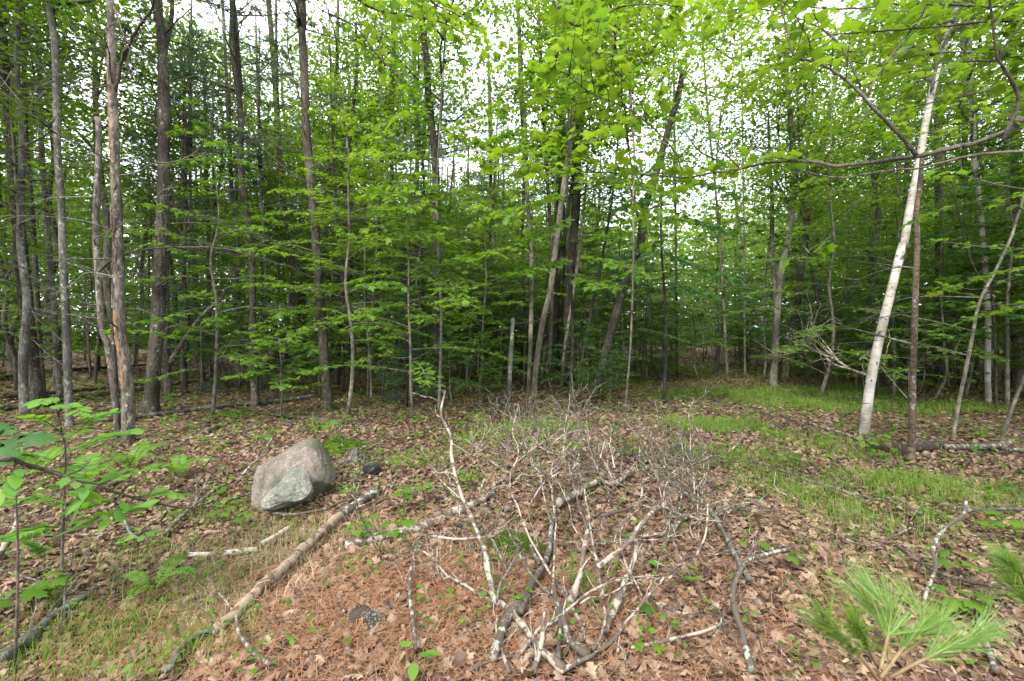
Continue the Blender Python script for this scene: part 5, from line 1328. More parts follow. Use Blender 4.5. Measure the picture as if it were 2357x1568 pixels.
db('slender stem curving over to a long arched tip', zC((1165, 760), (1180, 500), (1190, 200)) + zA((1190, 1200), (1165, 1050), (1150, 900), (1160, 800), (1145, 720), (1165, 640), (1190, 610), (1260, 590), (1330, 550), (1380, 490), (1450, 400)), (2.75, 4.4), (.011, .004), 'dead_pale', [(zA((1150, 880), (1110, 820)), 3.5, 3.6, .006, .004), (zA((1155, 775), (1240, 715)), 3.6, 3.7, .006, .004)], 3)
db('long clean pale stem bent over at its cut tip', zD((215, 800), (180, 600), (140, 400), (100, 200), (80, 20)) + zB((90, 1130), (40, 950), (45, 870), (70, 830), (112, 805)), (2.7, 3.75), (.012, .007), 'dead_pale', (), 2)
db('stout pale upright broken off near the white pine seedling', zC((1325, 830), (1390, 690), (1430, 540), (1460, 330), (1495, 165)), (2.7, 3.15), (.025, .018), 'dead_pale', [(zC((1420, 560), (1500, 430), (1560, 420)), 2.8, 2.9, .007, .004)], 0, 0, 0, 10)
db('crooked branch with a forked tip standing behind the stout upright', zC((1490, 165), (1440, 20)) + zA((1450, 1200), (1400, 1050), (1360, 880), (1330, 740), (1380, 640), (1400, 565)), (3.15, 3.95), (.013, .007), 'dead_bark', [(zA((1385, 640), (1410, 760), (1425, 850), (1420, 950)), 3.8, 3.6, .006, .005)], 3)
db('pale log lying at the back of the heap with a dark barked end', zA((1195, 1095), (1380, 1000)) + zB((0, 980), (90, 910), (190, 880), (250, 910), (350, 880), (430, 810), (500, 770)), None, (.045, .025), 'dead_pale', [(zB((280, 890), (300, 960), (260, 1080)), None, None, .01, .006)], 2, .3, .05, 11)
db('arched smooth pale bough forming a wide bow across the heap', zD((165, 510), (300, 410), (420, 310), (510, 190), (590, 80)) + zB((680, 1080), (755, 1050), (850, 1100), (1000, 1140), (1140, 1190)), (2.75, 3.25), (.021, .013), 'dead_pale', [(zB((760, 1050), (770, 920), (790, 850), (840, 740), (920, 690)), 3.2, 3.8, .011, .005), (zB((700, 1050), (750, 990)), 3.15, 3.3, .012, .008)], 3, .3, 0, 10)
db('heavy pale bough sweeping up from the bottom of the frame', zC((1235, 1568), (1400, 1480), (1581, 1390)) + zD((120, 1410), (250, 1310), (360, 1190), (450, 1060), (540, 900), (590, 800), (640, 760), (720, 680), (772, 608)), (2.12, 2.75), (.016, .008), 'dead_pale', [(zD((360, 1190), (350, 1290), (335, 1360)), 2.3, 2.25, .010, .008)], 2, .2, .02, 10)
db('straight pale branch lying aslant over the heap, forked at both ends', zC((835, 1435), (950, 1280), (1060, 1140), (1200, 1010), (1330, 880), (1500, 750)) + zD((120, 720), (380, 620), (560, 600), (740, 585)), (2.28, 2.95), (.013, .006), 'dead_pale', [(zD((0, 850), (90, 790), (190, 790), (330, 730), (480, 650), (700, 590)), 2.45, 2.9, .007, .004)], 2)
db('pale snapped stub standing upright at the bottom of the heap', zC((985, 1568), (1030, 1350), (1075, 1130), (1080, 1000), (1102, 905)), (2.16, 2.35), (.016, .012), 'dead_pale', (), 1)
db('dead-straight stick with a blunt lower end under the aslant branch', zC((1210, 1490), (1230, 1250), (1240, 1030), (1200, 800), (1170, 680)), (2.25, 2.65), (.017, .012), 'dead_bark', (), 0)
db('short fat bough with a pale bare band and lichened ends', zC((1490, 1420), (1380, 1250), (1300, 1140), (1270, 1010), (1240, 880)), (2.2, 2.5), (.025, .015), 'dead_bark', (), 2, .2, 0, 10)
db('low arched twig crossing the bottom of the frame', zC((370, 1568), (500, 1490), (640, 1430), (780, 1410), (860, 1405), (1000, 1425), (1080, 1440)), (2.15, 2.3), (.008, .006), 'dead_bark', (), 2)
db('thin pale stick leaning beside the thick bark-mottled log', zC((765, 1568), (700, 1370), (650, 1200), (640, 1070), (652, 960)), (2.14, 2.5), (.011, .007), 'dead_pale', [(zC((735, 1370), (770, 1200), (805, 1130)), 2.25, 2.4, .006, .004)], 1)
db('grey curved branch leaning over the dark green moss patch', zC((1140, 765), (1020, 640), (930, 520), (860, 400), (830, 310), (770, 220), (740, 120), (700, 60)), (2.6, 3.2), (.012, .007), 'dead_bark', [(zC((780, 215), (830, 250), (910, 300)), 2.9, 2.95, .007, .004)], 3)
db('knobbly grey twig bending round the yellow maple seedling', zC((650, 835), (680, 660), (740, 580), (740, 520), (700, 430), (650, 370), (640, 290), (550, 210)), (2.6, 3.0), (.009, .005), 'twig', [(zC((745, 560), (800, 460), (905, 340)), 2.7, 2.9, .007, .004)], 2)
db('jointed brown stick lying straight down the needles', c5((340, 1500), (330, 1350), (315, 1250), (320, 1100), (345, 1000), (350, 960), (420, 935)), None, (.014, .008), 'dead_bark', [(c5((340, 990), (250, 1060), (110, 1110)), None, None, .007, .004), (c5((345, 1000), (390, 990), (440, 1040)), None, None, .007, .005)], 3, .25, .05)
db('bleached stick pointing from the jointed brown stick to the moss', c5((420, 935), (530, 950), (640, 940), (700, 935)), None, (.011, .007), 'dead_white', (), 1, .2, .03)
db('dark lichen-covered bough crossing the far side of the heap', zD((1568, 770), (1500, 650), (1430, 520), (1340, 330), (1220, 110)) + zB((1150, 1130), (1050, 1090), (950, 1000), (830, 900), (740, 830), (620, 770), (500, 640), (420, 560)), None, (.022, .013), 'grey_bark', [(zB((1230, 1230), (1310, 1180), (1420, 1160), (1568, 1190)), None, None, .016, .012)], 5, .35, .06, 10)
db('crooked grey bough entering at the bottom below the pine sprig', zD((1590, 1580), (1520, 1200), (1480, 1050), (1420, 880), (1410, 740), (1450, 600), (1530, 480)) + c6((240, 1100), (300, 1010), (400, 980), (510, 955)), (2.12, 3.15), (.021, .011), 'dead_bark', [(c6((300, 1010), (320, 960), (340, 900)), 3.0, 3.1, .008, .004), (zD((1400, 740), (1300, 790), (1260, 830), (1320, 1020), (1360, 1200), (1460, 1330)), 2.6, 2.3, .008, .004)], 3, .3, .05, 10)
db('lone lichened stick lying flat below the yellow seedlings', zD((470, 1345), (690, 1300), (870, 1260), (1080, 1205), (1200, 1170), (1350, 1110), (1445, 1050)), None, (.011, .009), 'dead_pale', (), 1, .2, .02)
db('thin zigzag twig lying across the open oak leaves', zD((590, 880), (740, 970), (900, 1045), (1100, 1050), (1260, 1045), (1445, 995)), None, (.010, .005), 'dead_bark', [(zD((745, 970), (780, 1060)), None, None, .010, .005)], 2, .2, .04)
db('double-tipped pale branch with a scaly end', zD((795, 645), (880, 570), (1000, 490), (1050, 450)), (2.8, 2.95), (.009, .006), 'dead_bark', [(zD((830, 560), (930, 480), (1000, 400), (1060, 410), (1200, 410), (1370, 360)), 2.85, 3.0, .010, .006)], 2, .2)
db('upright pale shoot with a lichened joint beside the dark bough', zB((1070, 1490), (1130, 1370), (1160, 1250), (1170, 1100), (1173, 1012)), (2.85, 3.2), (.009, .006), 'dead_pale', (), 1)
db('thin whippy shoot bowed like a bracket', zD((570, 780), (500, 620), (430, 510)) + zB((375, 1430), (370, 1300), (400, 1200), (470, 1120), (540, 1070)), (2.7, 3.2), (.008, .005), 'dead_pale', (), 1)
db('smooth pale upright log in the middle of the heap', zD((225, 1200), (260, 1020), (330, 850), (380, 740), (430, 600), (500, 440), (525, 290)), (2.36, 3.05), (.025, .018), 'dead_pale', [(zD((520, 390), (570, 300), (605, 268)), 3.0, 3.1, .009, .006)], 1, .2, 0, 10)
db('short pale stick leaning at the foot of the smooth upright log', zD((115, 1360), (180, 1180), (230, 1000), (222, 870)), (2.28, 2.5), (.012, .008), 'dead_pale', (), 1)
db('stub-ended pale bough curving along the ground', zB((560, 1400), (700, 1370), (830, 1370), (900, 1270), (960, 1220), (1030, 1180)), None, (.018, .014), 'dead_pale', (), 2, .3, .03)
db('long sinuous reddish branch ending in an upright bleached tip', zB((190, 1135), (330, 1100), (430, 1070), (550, 990), (570, 880), (590, 810), (700, 740), (830, 650), (960, 640), (1110, 620), (1180, 590), (1340, 560), (1460, 450), (1480, 330), (1540, 255)), (3.3, 4.9), (.014, .006), 'dead_bark', [(zB((640, 760), (560, 690), (545, 620), (545, 500), (555, 390), (520, 340)), 3.6, 4.4, .008, .003), (zB((590, 830), (520, 700), (525, 620)), 3.5, 3.9, .008, .005)], 5, .35)
db('upright shoot forking near its tip before the grass', zB((665, 620), (640, 500), (620, 370), (600, 230), (605, 170)), (4.1, 4.8), (.007, .003), 'dead_bark', [(zB((635, 460), (660, 330), (710, 230), (690, 70)), 4.3, 5, .006, .003)], 3, .3)
db('dark-tipped branch rising out of the heap against the grass', zB((1165, 580), (1130, 480), (1080, 360), (1030, 260), (940, 230), (890, 110)), (4.4, 5.2), (.010, .004), 'dead_bark', [(zB((1180, 580), (1220, 520), (1210, 440)), 4.4, 4.6, .006, .003)], 2, .3)
db('long thin pale switch running low toward the rotten log', zB((1000, 690), (1140, 745), (1300, 765), (1568, 740)) + c6((300, 605), (520, 690), (780, 780), (950, 820), (1100, 880)), None, (.009, .010), 'grey_bark', (), 4, .4, .12)
db('thin upright shoot with a split foot at the back of the heap', zB((340, 860), (290, 780), (240, 660), (190, 600), (165, 490)), (3.8, 4.3), (.008, .004), 'dead_pale', [(zB((300, 860), (260, 720), (245, 520)), 3.8, 4.3, .007, .004)], 3, .3)
db('pair of slim bleached shoots behind the pale log', zB((315, 690), (270, 480), (262, 465)), (4.0, 4.3), (.007, .004), 'dead_white', [(zB((185, 600), (230, 420)), 4.1, 4.4, .006, .003)], 2, .3)
db('grey twig fan at the rim of the heap beside the tall branch', zA((480, 960), (530, 800), (600, 740), (540, 760), (460, 600), (470, 480), (560, 380), (590, 290), (582, 210)), (3.4, 4.4), (.010, .003), 'dead_pale', [(zA((470, 490), (420, 480), (370, 430)), 3.9, 4.1, .005, .003), (zA((530, 390), (555, 310), (495, 235)), 4.1, 4.4, .004, .002), (zA((525, 380), (465, 340)), 4.1, 4.3, .004, .002)], 4, .3)
db('twisted grey twigs at the very top of the heap', zA((725, 350), (710, 230), (650, 140), (600, 100), (560, 30)), (4.3, 4.9), (.006, .003), 'twig', [(zA((710, 215), (740, 90), (795, 0)), 4.5, 4.9, .004, .002), (zA((655, 145), (640, 60), (670, 0)), 4.6, 4.9, .004, .002)], 4, .35)
db('dry shoot with many tips behind the long forked branch', zA((945, 420), (990, 300), (1025, 220), (1015, 120), (980, 60)), (4.2, 4.9), (.006, .003), 'twig', [(zA((930, 280), (950, 150), (965, 60)), 4.4, 4.8, .004, .002), (zA((860, 370), (930, 260)), 4.3, 4.6, .004, .002)], 5, .35)
db('dense bleached twig tuft below the pale front stem of the clump', zA((1250, 560), (1270, 420), (1265, 330), (1290, 210), (1310, 100), (1310, 20)), (4.1, 5.0), (.008, .003), 'dead_pale', [(zA((1270, 400), (1320, 250), (1350, 170)), 4.4, 4.9, .005, .002), (zA((1285, 230), (1220, 130), (1120, 40)), 4.7, 5, .005, .002), (zA((1500, 440), (1480, 330), (1470, 260), (1460, 150)), 4.4, 5, .006, .003)], 8, .4)
db('pale straight tips crossing behind the dense twig tuft', zA((1110, 555), (1200, 430), (1310, 370), (1430, 345), (1568, 360)), (4.0, 4.6), (.008, .004), 'dead_pale', [(zA((1290, 640), (1330, 720), (1260, 600), (1240, 520), (1290, 420)), 3.9, 4.3, .006, .003)], 4, .35)
db('low tangle of grey twigs filling the far slope of the heap', zB((560, 610), (700, 580), (820, 545), (960, 640), (1060, 690), (1100, 660)), (4.1, 4.5), (.007, .004), 'twig', [(zB((770, 600), (900, 640), (980, 690)), 4.2, 4.4, .005, .003), (zB((960, 470), (985, 530), (1010, 630)), 4.4, 4.5, .005, .003), (zB((860, 780), (930, 700), (1000, 690)), 4, 4.2, .006, .004), (zB((730, 540), (800, 450), (740, 330)), 4.4, 4.9, .005, .003)], 9, .4)
db('short brown twig cluster beyond the dark lichen-covered bough', zB((1110, 1080), (1120, 950), (1125, 850), (1140, 760), (1130, 660)), (3.4, 3.9), (.009, .005), 'dead_bark', [(zB((1060, 880), (1140, 790)), 3.7, 3.8, .005, .004), (zB((920, 900), (940, 780)), 3.7, 3.9, .007, .005), (zB((1160, 950), (1250, 910), (1310, 960), (1420, 1080)), 3.5, 3.5, .006, .003)], 6, .35)

rgh = np.random.default_rng(123)
for k in range(26):      # the finer dry branches of the heap
    x0, y0 = rgh.normal(.55, .75), rgh.uniform(2.7, 5.4)
    if abs(x0 - .5) > 1.5: continue
    L = rgh.uniform(.6, 1.25); v = nrm(np.array([rgh.normal(0, .45), rgh.normal(.5, .5), rgh.uniform(.1, .85)])); p = [np.array([x0, y0, float(H(x0, y0)) + .03])]
    for _ in range(6):
        v = nrm(v + rgh.normal(0, .2, 3)); e = p[-1] + v * L / 6; e[2] = max(e[2], float(H(e[0], e[1])) + .02); p.append(e)
    q = spline(np.array(p), 24); r = rgh.uniform(.0045, .009); b = MB(); tube(b, q, np.linspace(r, r * .35, 24), 6, .1, rg=rgh)
    far_ = 'far' if y0 > 4.1 else 'near'; mt = ['dead_bark', 'dead_pale', 'twig'][k % 3]
    o = tag(link('dead_branch', b.mesh('dead_branch', M[mt], p[0]), None, p[0]), f"fine {['barky', 'pale', 'grey'][k % 3]} dry branch in the {far_} heap", 'branch', 'fine dry branches of the heap')
    for _ in range(7):
        j = rgh.integers(5, 22); w = nrm(nrm(q[j + 1] - q[j]) * .8 + rgh.normal(0, .5, 3)); T = [q[j]]; l2 = L * rgh.uniform(.2, .5)
        for _ in range(4): w = nrm(w + rgh.normal(0, .28, 3)); e = T[-1] + w * l2 / 4; e[2] = max(e[2], float(H(e[0], e[1])) + .015); T.append(e)
        b = MB(); tube(b, spline(np.array(T), 9), np.linspace(r * .5, r * .2, 9), 5, .1, rg=rgh); w2 = nrm(w + rgh.normal(0, .6, 3)); tube(b, np.array([T[2], T[2] + w2 * l2 * .4]), [r * .35, r * .15], 4, rg=rgh); link('twig', b.mesh('twig', M[mt], p[0]), o)

# sticks elsewhere in the foreground
pole('dead_stick', 'crooked pale stick standing in the litter above the pine sprig', 'branch', c6((1300, 735), (1292, 800), (1200, 870), (1150, 960), (1165, 1040), (1130, 1130), (1108, 1215)), (3.3, 2.5), (.013, .009), 'dead_bark', 8, twigs=3, tw=.3)
pole('dead_stick', 'barkless stick standing behind the pine sprig near the frame edge', 'branch', c6((1350, 1200), (1370, 1280), (1365, 1370), (1400, 1450), (1440, 1568)), (2.9, 2.2), (.012, .014), 'dead_bark', 8, twigs=2, tw=.3)
pole('dead_stick', 'pale stick slanting up beside the boulder', 'branch', zE((-40, 560), (0, 520), (100, 400), (200, 310), (260, 210), (312, 122)), (4.3, 4.7), (.012, .007), 'dead_bark', 7, twigs=3, tw=.25)
pole('dead_stick', 'white pointed stick lying below the torn fibres', 'branch', c4((1000, 1208), (1050, 1270), (1085, 1340), (1100, 1420), (1160, 1500), (1240, 1568)), None, (.006, .009), 'dead_pale', 7, .05, twigs=2, tw=.2)
pole('dead_stick', 'dark lichened stick at the bottom below the split log', 'branch', c4((780, 1568), (830, 1480), (890, 1420), (960, 1385), (1000, 1390)), None, (.016, .012), 'grey_bark', 8, .03, twigs=3, tw=.2)
pole('dead_stick', 'grey bent stick between split log and boulder', 'branch', zE((320, 885), (500, 897), (680, 868), (800, 840), (950, 770), (1150, 715), (1300, 610)), None, (.013, .010), 'dead_bark', 7, .03)
pole('dead_stick', 'thin stick curving beside the rotten end of the split log', 'branch', zE((1080, 845), (1160, 812), (1270, 775), (1390, 762), (1440, 830)), None, (.010, .006), 'dead_bark', 6, .04)
pole('dead_stick', 'thin stick pointing at the smaller pale grey stone', 'branch', zE((-300, 830), (-100, 770), (0, 735), (150, 680), (250, 632)), None, (.010, .008), 'dead_bark', 6, .04, twigs=2, tw=.3)
pole('dead_stick', 'long weathered branch lying toward the beech sapling with broken stubs', 'branch', c4((760, 920), (830, 850), (900, 790), (960, 740), (1040, 690)), None, (.02, .014), 'dead_bark', 8, .04, sides=[(c4((900, 780), (905, 700), (893, 625)), None, 3.6, .008, .004), (c4((905, 760), (960, 660), (1030, 592)), None, 3.9, .008, .004)], twigs=4, tw=.3)
pole('dead_stick', 'grey stick with curled end below the beech branch', 'branch', c4((560, 840), (600, 930), (660, 965)), None, (.010, .010), 'grey_bark', 7, .05)
pole('dead_stick', 'pale forked stick leaning at the frame edge under the beech leaves', 'branch', c4((0, 985), (40, 920), (75, 850), (80, 820)), (2.6, 2.9), (.016, .012), 'dead_pale', 7)
pole('dead_stick', 'long grey rail of a branch lying out of frame past the crooked pale stick', 'branch', c6((1290, 832), (1400, 828), (1600, 826)), None, (.015, .016), 'grey_bark', 7, .06)
pole('dead_stick', 'dark thin branch lying beneath the pine sprig', 'branch', c6((980, 1000), (1130, 1110), (1300, 1170), (1568, 1225)), None, (.010, .012), 'dead_dark', 7, .06, twigs=5, tw=.4)
pole('dead_stick', 'thin low branch across the bare litter before the rotten log', 'branch', c6((540, 880), (700, 940), (860, 1000), (940, 960), (1060, 900)), None, (.006, .007), 'dead_bark', 6, .05, twigs=4, tw=.4)
rgs = np.random.default_rng(91)
for k in range(46):
    d = math.sqrt(rgs.uniform(9, 160)); a = R(rgs.uniform(-50, 50)); x, y = d * math.sin(a), d * math.cos(a)
    if abs(x - .4) < 1.0 and 2 < y < 5: continue
    L = rgs.uniform(.5, 1.6); t0 = rgs.uniform(0, 6.28); q = np.array([[0, 0], [.35, .05], [.7, rgs.normal(0, .08)], [1, rgs.normal(0, .1)]]) * L
    X = x + q[:, 0] * math.cos(t0) - q[:, 1] * math.sin(t0); Y = y + q[:, 0] * math.sin(t0) + q[:, 1] * math.cos(t0)
    if Y.min() < 2.0: continue
    pth = spline(np.stack([X, Y, H(X, Y) + rgs.uniform(.01, .06, 4)], -1), 14); r = rgs.uniform(.006, .016); b = MB()
    tube(b, pth, np.linspace(r, r * .55, 14), 6, .1, rg=rgs); b0 = pth[0].copy()
    for _ in range(3):
        j = rgs.integers(3, 12); v = nrm(nrm(pth[j + 1] - pth[j]) + rgs.normal(0, .6, 3)); v[2] = abs(v[2]); tube(b, np.array([pth[j], pth[j] + v * .12, pth[j] + (v + rgs.normal(0, .3, 3)) * .25]), [r * .5, r * .4, r * .2], 4, rg=rgs)
    tag(link('fallen_stick', b.mesh('fallen_stick', M[['dead_bark', 'dead_pale', 'dead_dark', 'twig'][k % 4]], b0), None, b0), f"thin {['brown', 'pale', 'dark', 'grey'][k % 4]} stick {'low in view' if d < 6 else 'farther back'} on the ground {zone((x, y))}", 'stick', 'loose sticks on the ground ' + zone((x, y)))

# ------------------------------------------------------------------ beech sapling and its branch
def leafmesh_set(name, tpl, mat, cups=(1, 1.5, .6)):
    r = []
    for cz in cups:
        b = MB(); v, f = tpl; b.add(v * [1, 1, cz], f); r.append(b.mesh(name, M[mat]))
    return r
BEECH = leafmesh_set('leaf', L_BEECH, 'leaf_beech'); BRIGHT = leafmesh_set('leaf', L_MAPLE, 'leaf_bright'); MID = MAPLE_ME; OAKG = leafmesh_set('leaf', L_OAK, 'leaf_dark', (.5, .8))
def two_rank(twig, n, size, rg, tilt=.2):
    out = []; m = len(twig)
    for k in range(n):
        t = (k + .7) / n; j = min(int(t * (m - 1)), m - 2); p = twig[j] + (twig[j + 1] - twig[j]) * (t * (m - 1) - j); d = nrm(twig[j + 1] - twig[j]); s = nrm(np.cross(d, [0, 0, 1.0])) * (1 if k % 2 else -1)
        out.append((p, d * .7 + s * (.8 if k < n - 1 else 0) + [0, 0, -.08] + rg.normal(0, .12, 3), np.array([rg.normal(0, tilt), rg.normal(0, tilt), 1.0]), size * rg.uniform(.7, 1.15)))
    return out
def beech():
    rg = np.random.default_rng(61); base = G(*c4((282, 1085))[0])
    t = thing('beech_sapling', 'young beech with toothed bright leaves in flat tiers at the frame edge', 'sapling', base)
    Y = base[1]; st = spline(np.array([base - [0, 0, .05]] + [P(*c4(q)[0], Y - .05 * i) for i, q in enumerate([(288, 900), (296, 700), (300, 500), (285, 430), (268, 350), (240, 250)])]), 26); b = MB()
    tube(b, st, np.linspace(.011, .003, 26), 7, .05, rg=rg); link('stem', b.mesh('stem', M['dark_twig'], base), t)
    out = []
    for (q, d1) in [(c4((296, 700), (380, 690), (470, 650), (560, 600)), -.35), (c4((296, 740), (200, 720), (90, 735), (10, 755)), -.3), (c4((290, 860), (200, 860), (90, 890), (-20, 930)), -.5), (c4((300, 560), (210, 545), (110, 520), (0, 505)), -.2),
                    (c4((300, 520), (400, 480), (500, 440), (615, 420)), -.45), (c4((290, 440), (360, 420), (430, 350), (520, 330)), -.3), (c4((285, 430), (220, 380), (150, 350)), -.3), (c4((262, 340), (300, 300), (380, 330)), -.3), (c4((245, 260), (215, 270), (180, 285)), -.2),
                    (c4((290, 850), (400, 830), (520, 790), (640, 770)), -.55), (c4((290, 800), (380, 770), (460, 740)), -.5), (c4((285, 940), (200, 960), (120, 930)), -.2)]:
        p = spline(np.array([P(x, y, Y - .2 + d1 * i / 3) for i, (x, y) in enumerate(q)]), 12); p[0] = st[np.argmin(np.linalg.norm(st - p[0], axis=1))]; b = MB(); tube(b, p, np.linspace(.004, .0016, 12), 5, rg=rg); link('branch', b.mesh('branch', M['dark_twig'], base), t)
        L = np.linalg.norm(np.diff(p, axis=0), axis=1).sum(); out += two_rank(p[2:], max(8, int(L / .026)), .098, rg)
    leaf_parts(t, 'leaf', BEECH, *out_arrays(out), base)
    # the long bough reaching in from a stem out of frame
    root = np.array([-3.3, 2.1, 0]); root[2] = float(H(root[0], root[1])); t = thing('beech_sapling', 'long bare beech bough reaching in at the frame edge with leaves toward its end', 'sapling', root)
    pts = c4((-10, 548), (120, 575), (250, 610), (440, 670), (600, 722), (760, 760), (885, 776)); bp = np.array([P(x, y, 2.15 + .75 * i / 6) for i, (x, y) in enumerate(pts)])
    path = spline(np.vstack([root - [0, 0, .05], root + [.05, 0, .6], (root + bp[0]) / 2 + [0, 0, .45], bp]), 60); b = MB(); tube(b, path, np.linspace(.022, .005, 60), 8, .05, rg=rg); link('stem', b.mesh('stem', M['dark_twig'], root), t)
    out = []
    for (q, ya, yb) in [(c4((440, 670), (520, 640), (640, 600), (735, 590)), 2.45, 2.6), (c4((600, 722), (680, 715), (760, 700), (835, 705)), 2.6, 2.7), (c4((250, 610), (330, 640), (400, 700), (360, 780)), 2.3, 2.3), (c4((440, 670), (400, 720), (300, 750), (200, 740)), 2.45, 2.3), (c4((560, 710), (540, 780), (480, 830), (380, 850)), 2.5, 2.35), (c4((300, 625), (380, 590), (420, 540)), 2.3, 2.5), (c4((120, 575), (60, 620), (10, 700)), 2.2, 2.1)]:
        p = spline(np.array([P(x, y, ya + (yb - ya) * i / (len(q) - 1)) for i, (x, y) in enumerate(q)]), 12); b = MB(); tube(b, p, np.linspace(.004, .0016, 12), 5, rg=rg); link('twig', b.mesh('twig', M['dark_twig'], root), t)
        L = np.linalg.norm(np.diff(p, axis=0), axis=1).sum(); out += two_rank(p[1:], max(8, int(L / .026)), .10, rg)
    leaf_parts(t, 'leaf', BEECH, *out_arrays(out), root)
    # oak seedling, dark leaves
    base = P(*c4((60, 700))[0], 2.3); base[2] = float(H(base[0], base[1])); t = thing('oak_sapling', 'oak sapling with a few large dark lobed leaves among the beech leaves', 'sapling', base)
    tip = P(*c4((60, 440))[0], 2.3); p = spline(np.array([base, (base + tip) / 2 + [.02, 0, 0], tip]), 12); b = MB(); tube(b, p, np.linspace(.007, .003, 12), 6, rg=rg); link('stem', b.mesh('stem', M['dark_twig'], base), t)
    q = np.array([P(x, y, 2.3 + rg.uniform(-.08, .08)) for x, y in c4((70, 435), (60, 450), (55, 470), (30, 440), (20, 300))]); q[4] = tip
    D = np.array([[1, -.2, -.05], [.4, -.6, -.35], [-.5, -.5, -.3], [-1, .1, 0.1], [-.7, .3, .25]]); leaf_parts(t, 'leaf', OAKG, q, D, np.array([[.1, -.2, 1], [.3, -.5, .8], [-.3, -.6, .7], [0, -.2, 1], [.1, -.3, 1]]), [.24, .2, .19, .2, .18], base)
beech()

# ------------------------------------------------------------------ maple boughs hanging in from a tree out of frame
B1, B2, TRI = B1[1], B2[1], TRI3[1]
def bough(label, limbs, trunk_at, seed, leaf_size, mesh_set, merged_mat, every=.11, parts=300, hgt=7, matw='limb', tl=(.14, .42), nper=15, droop=0, tr_r=.10, bark='young_bark'):
    """limbs: (pts, Ya, Yb, ra, rb, leaf_from, leafiness)"""
    rg = np.random.default_rng(seed); base = np.array([trunk_at[0], trunk_at[1], 0]); base[2] = float(H(base[0], base[1]))
    t = thing('maple_tree', label, 'tree', base); b = MB(); ps = []
    tr = spline(np.array([base - [0, 0, .1], base + [.05, 0, 2], base + [-.05, .1, 4.5], base + [.1, 0, hgt]]), 40); tube(b, tr, np.linspace(tr_r, tr_r * .3, 40), 12, .03, .02, .3, rg=rg); link('trunk', b.mesh('trunk', M[bark], base), t)
    out = []; tw = MB()
    for pts, ya, yb, ra, rb, lf, dens in limbs:
        q = np.array(pts); s = np.concatenate([[0], np.cumsum(np.linalg.norm(np.diff(q, axis=0), axis=1))]); s /= s[-1]
        p3 = np.array([P(x, y, ya + (yb - ya) * u) for (x, y), u in zip(q, s)])
        if ra > .0139: p3 = np.vstack([tr[np.argmin(np.abs(tr[:, 2] - (p3[0][2] - .3)))], p3])
        n = max(8, int(np.linalg.norm(np.diff(p3, axis=0), axis=1).sum() / .05)); pth = spline(p3, n); pth[1:-1] += rg.normal(0, ra * .12, (n - 2, 3))
        b = MB(); tube(b, pth, np.linspace(ra, rb, n), 8, .05, rg=rg); link('limb', b.mesh('limb', M[matw], base), t)
        step = max(1, int(every / .05)); k = 0
        for j in range(int(n * lf), n - 1, step):
            if rg.random() > dens: continue
            d = nrm(pth[j + 1] - pth[j]); sd = nrm(np.cross(d, [0, 0, 1.0])) * (1 if k % 2 else -1); k += 1
            v = nrm(d * rg.uniform(.4, .9) + sd * .8 + [0, 0, rg.uniform(-.25, .2) - droop]); L = rg.uniform(*tl)
            e = pth[j] + v * L; tube(tw, np.array([pth[j], pth[j] + v * L * .5 + rg.normal(0, .012, 3), e]), [.003, .0022, .0014], 4, rg=rg)
            spray_leaves(out, pth[j], v, L, max(3, int(L * nper)), leaf_size, rg, .5)
        if lf < 1: spray_leaves(out, pth[-2], nrm(pth[-1] - pth[-3]), .15, 5, leaf_size, rg, .3)
    tag(link('twigs', tw.mesh('twigs', M['dark_twig'], base), t), kind='stuff')
    A = out_arrays(out); ok = np.linalg.norm(A[0] - CAM, axis=1) > .9
    for tp in (B1, B2, TRI):           # leaves are thin where the trunks stand in the open
        sx = A[0][:, 0] / A[0][:, 1]; sz = (A[0][:, 2] - EYE) / A[0][:, 1]; px_ = tp[:, 0] / tp[:, 1]; pz_ = (tp[:, 2] - EYE) / tp[:, 1]; u = np.argsort(pz_)
        ok &= ~((np.abs(sx - np.interp(sz, pz_[u], px_[u])) < .024) & (rg.random(len(sx)) < .8))
    A = [x[ok] for x in A]; o = np.argsort(np.linalg.norm(A[0] - CAM, axis=1) + 3 * (np.abs(A[0][:, 0] / np.maximum(A[0][:, 1], .1)) > 1.15)); q, rst = o[:parts], o[parts:]
    leaf_parts(t, 'leaf', mesh_set, *[x[q] for x in A], base)
    if len(rst):
        b = MB(); leaf_cloud(b, L_MAPLE, *[x[rst] for x in A]); f = link('foliage', b.mesh('foliage', M[merged_mat], base), t); f['kind'] = 'stuff'
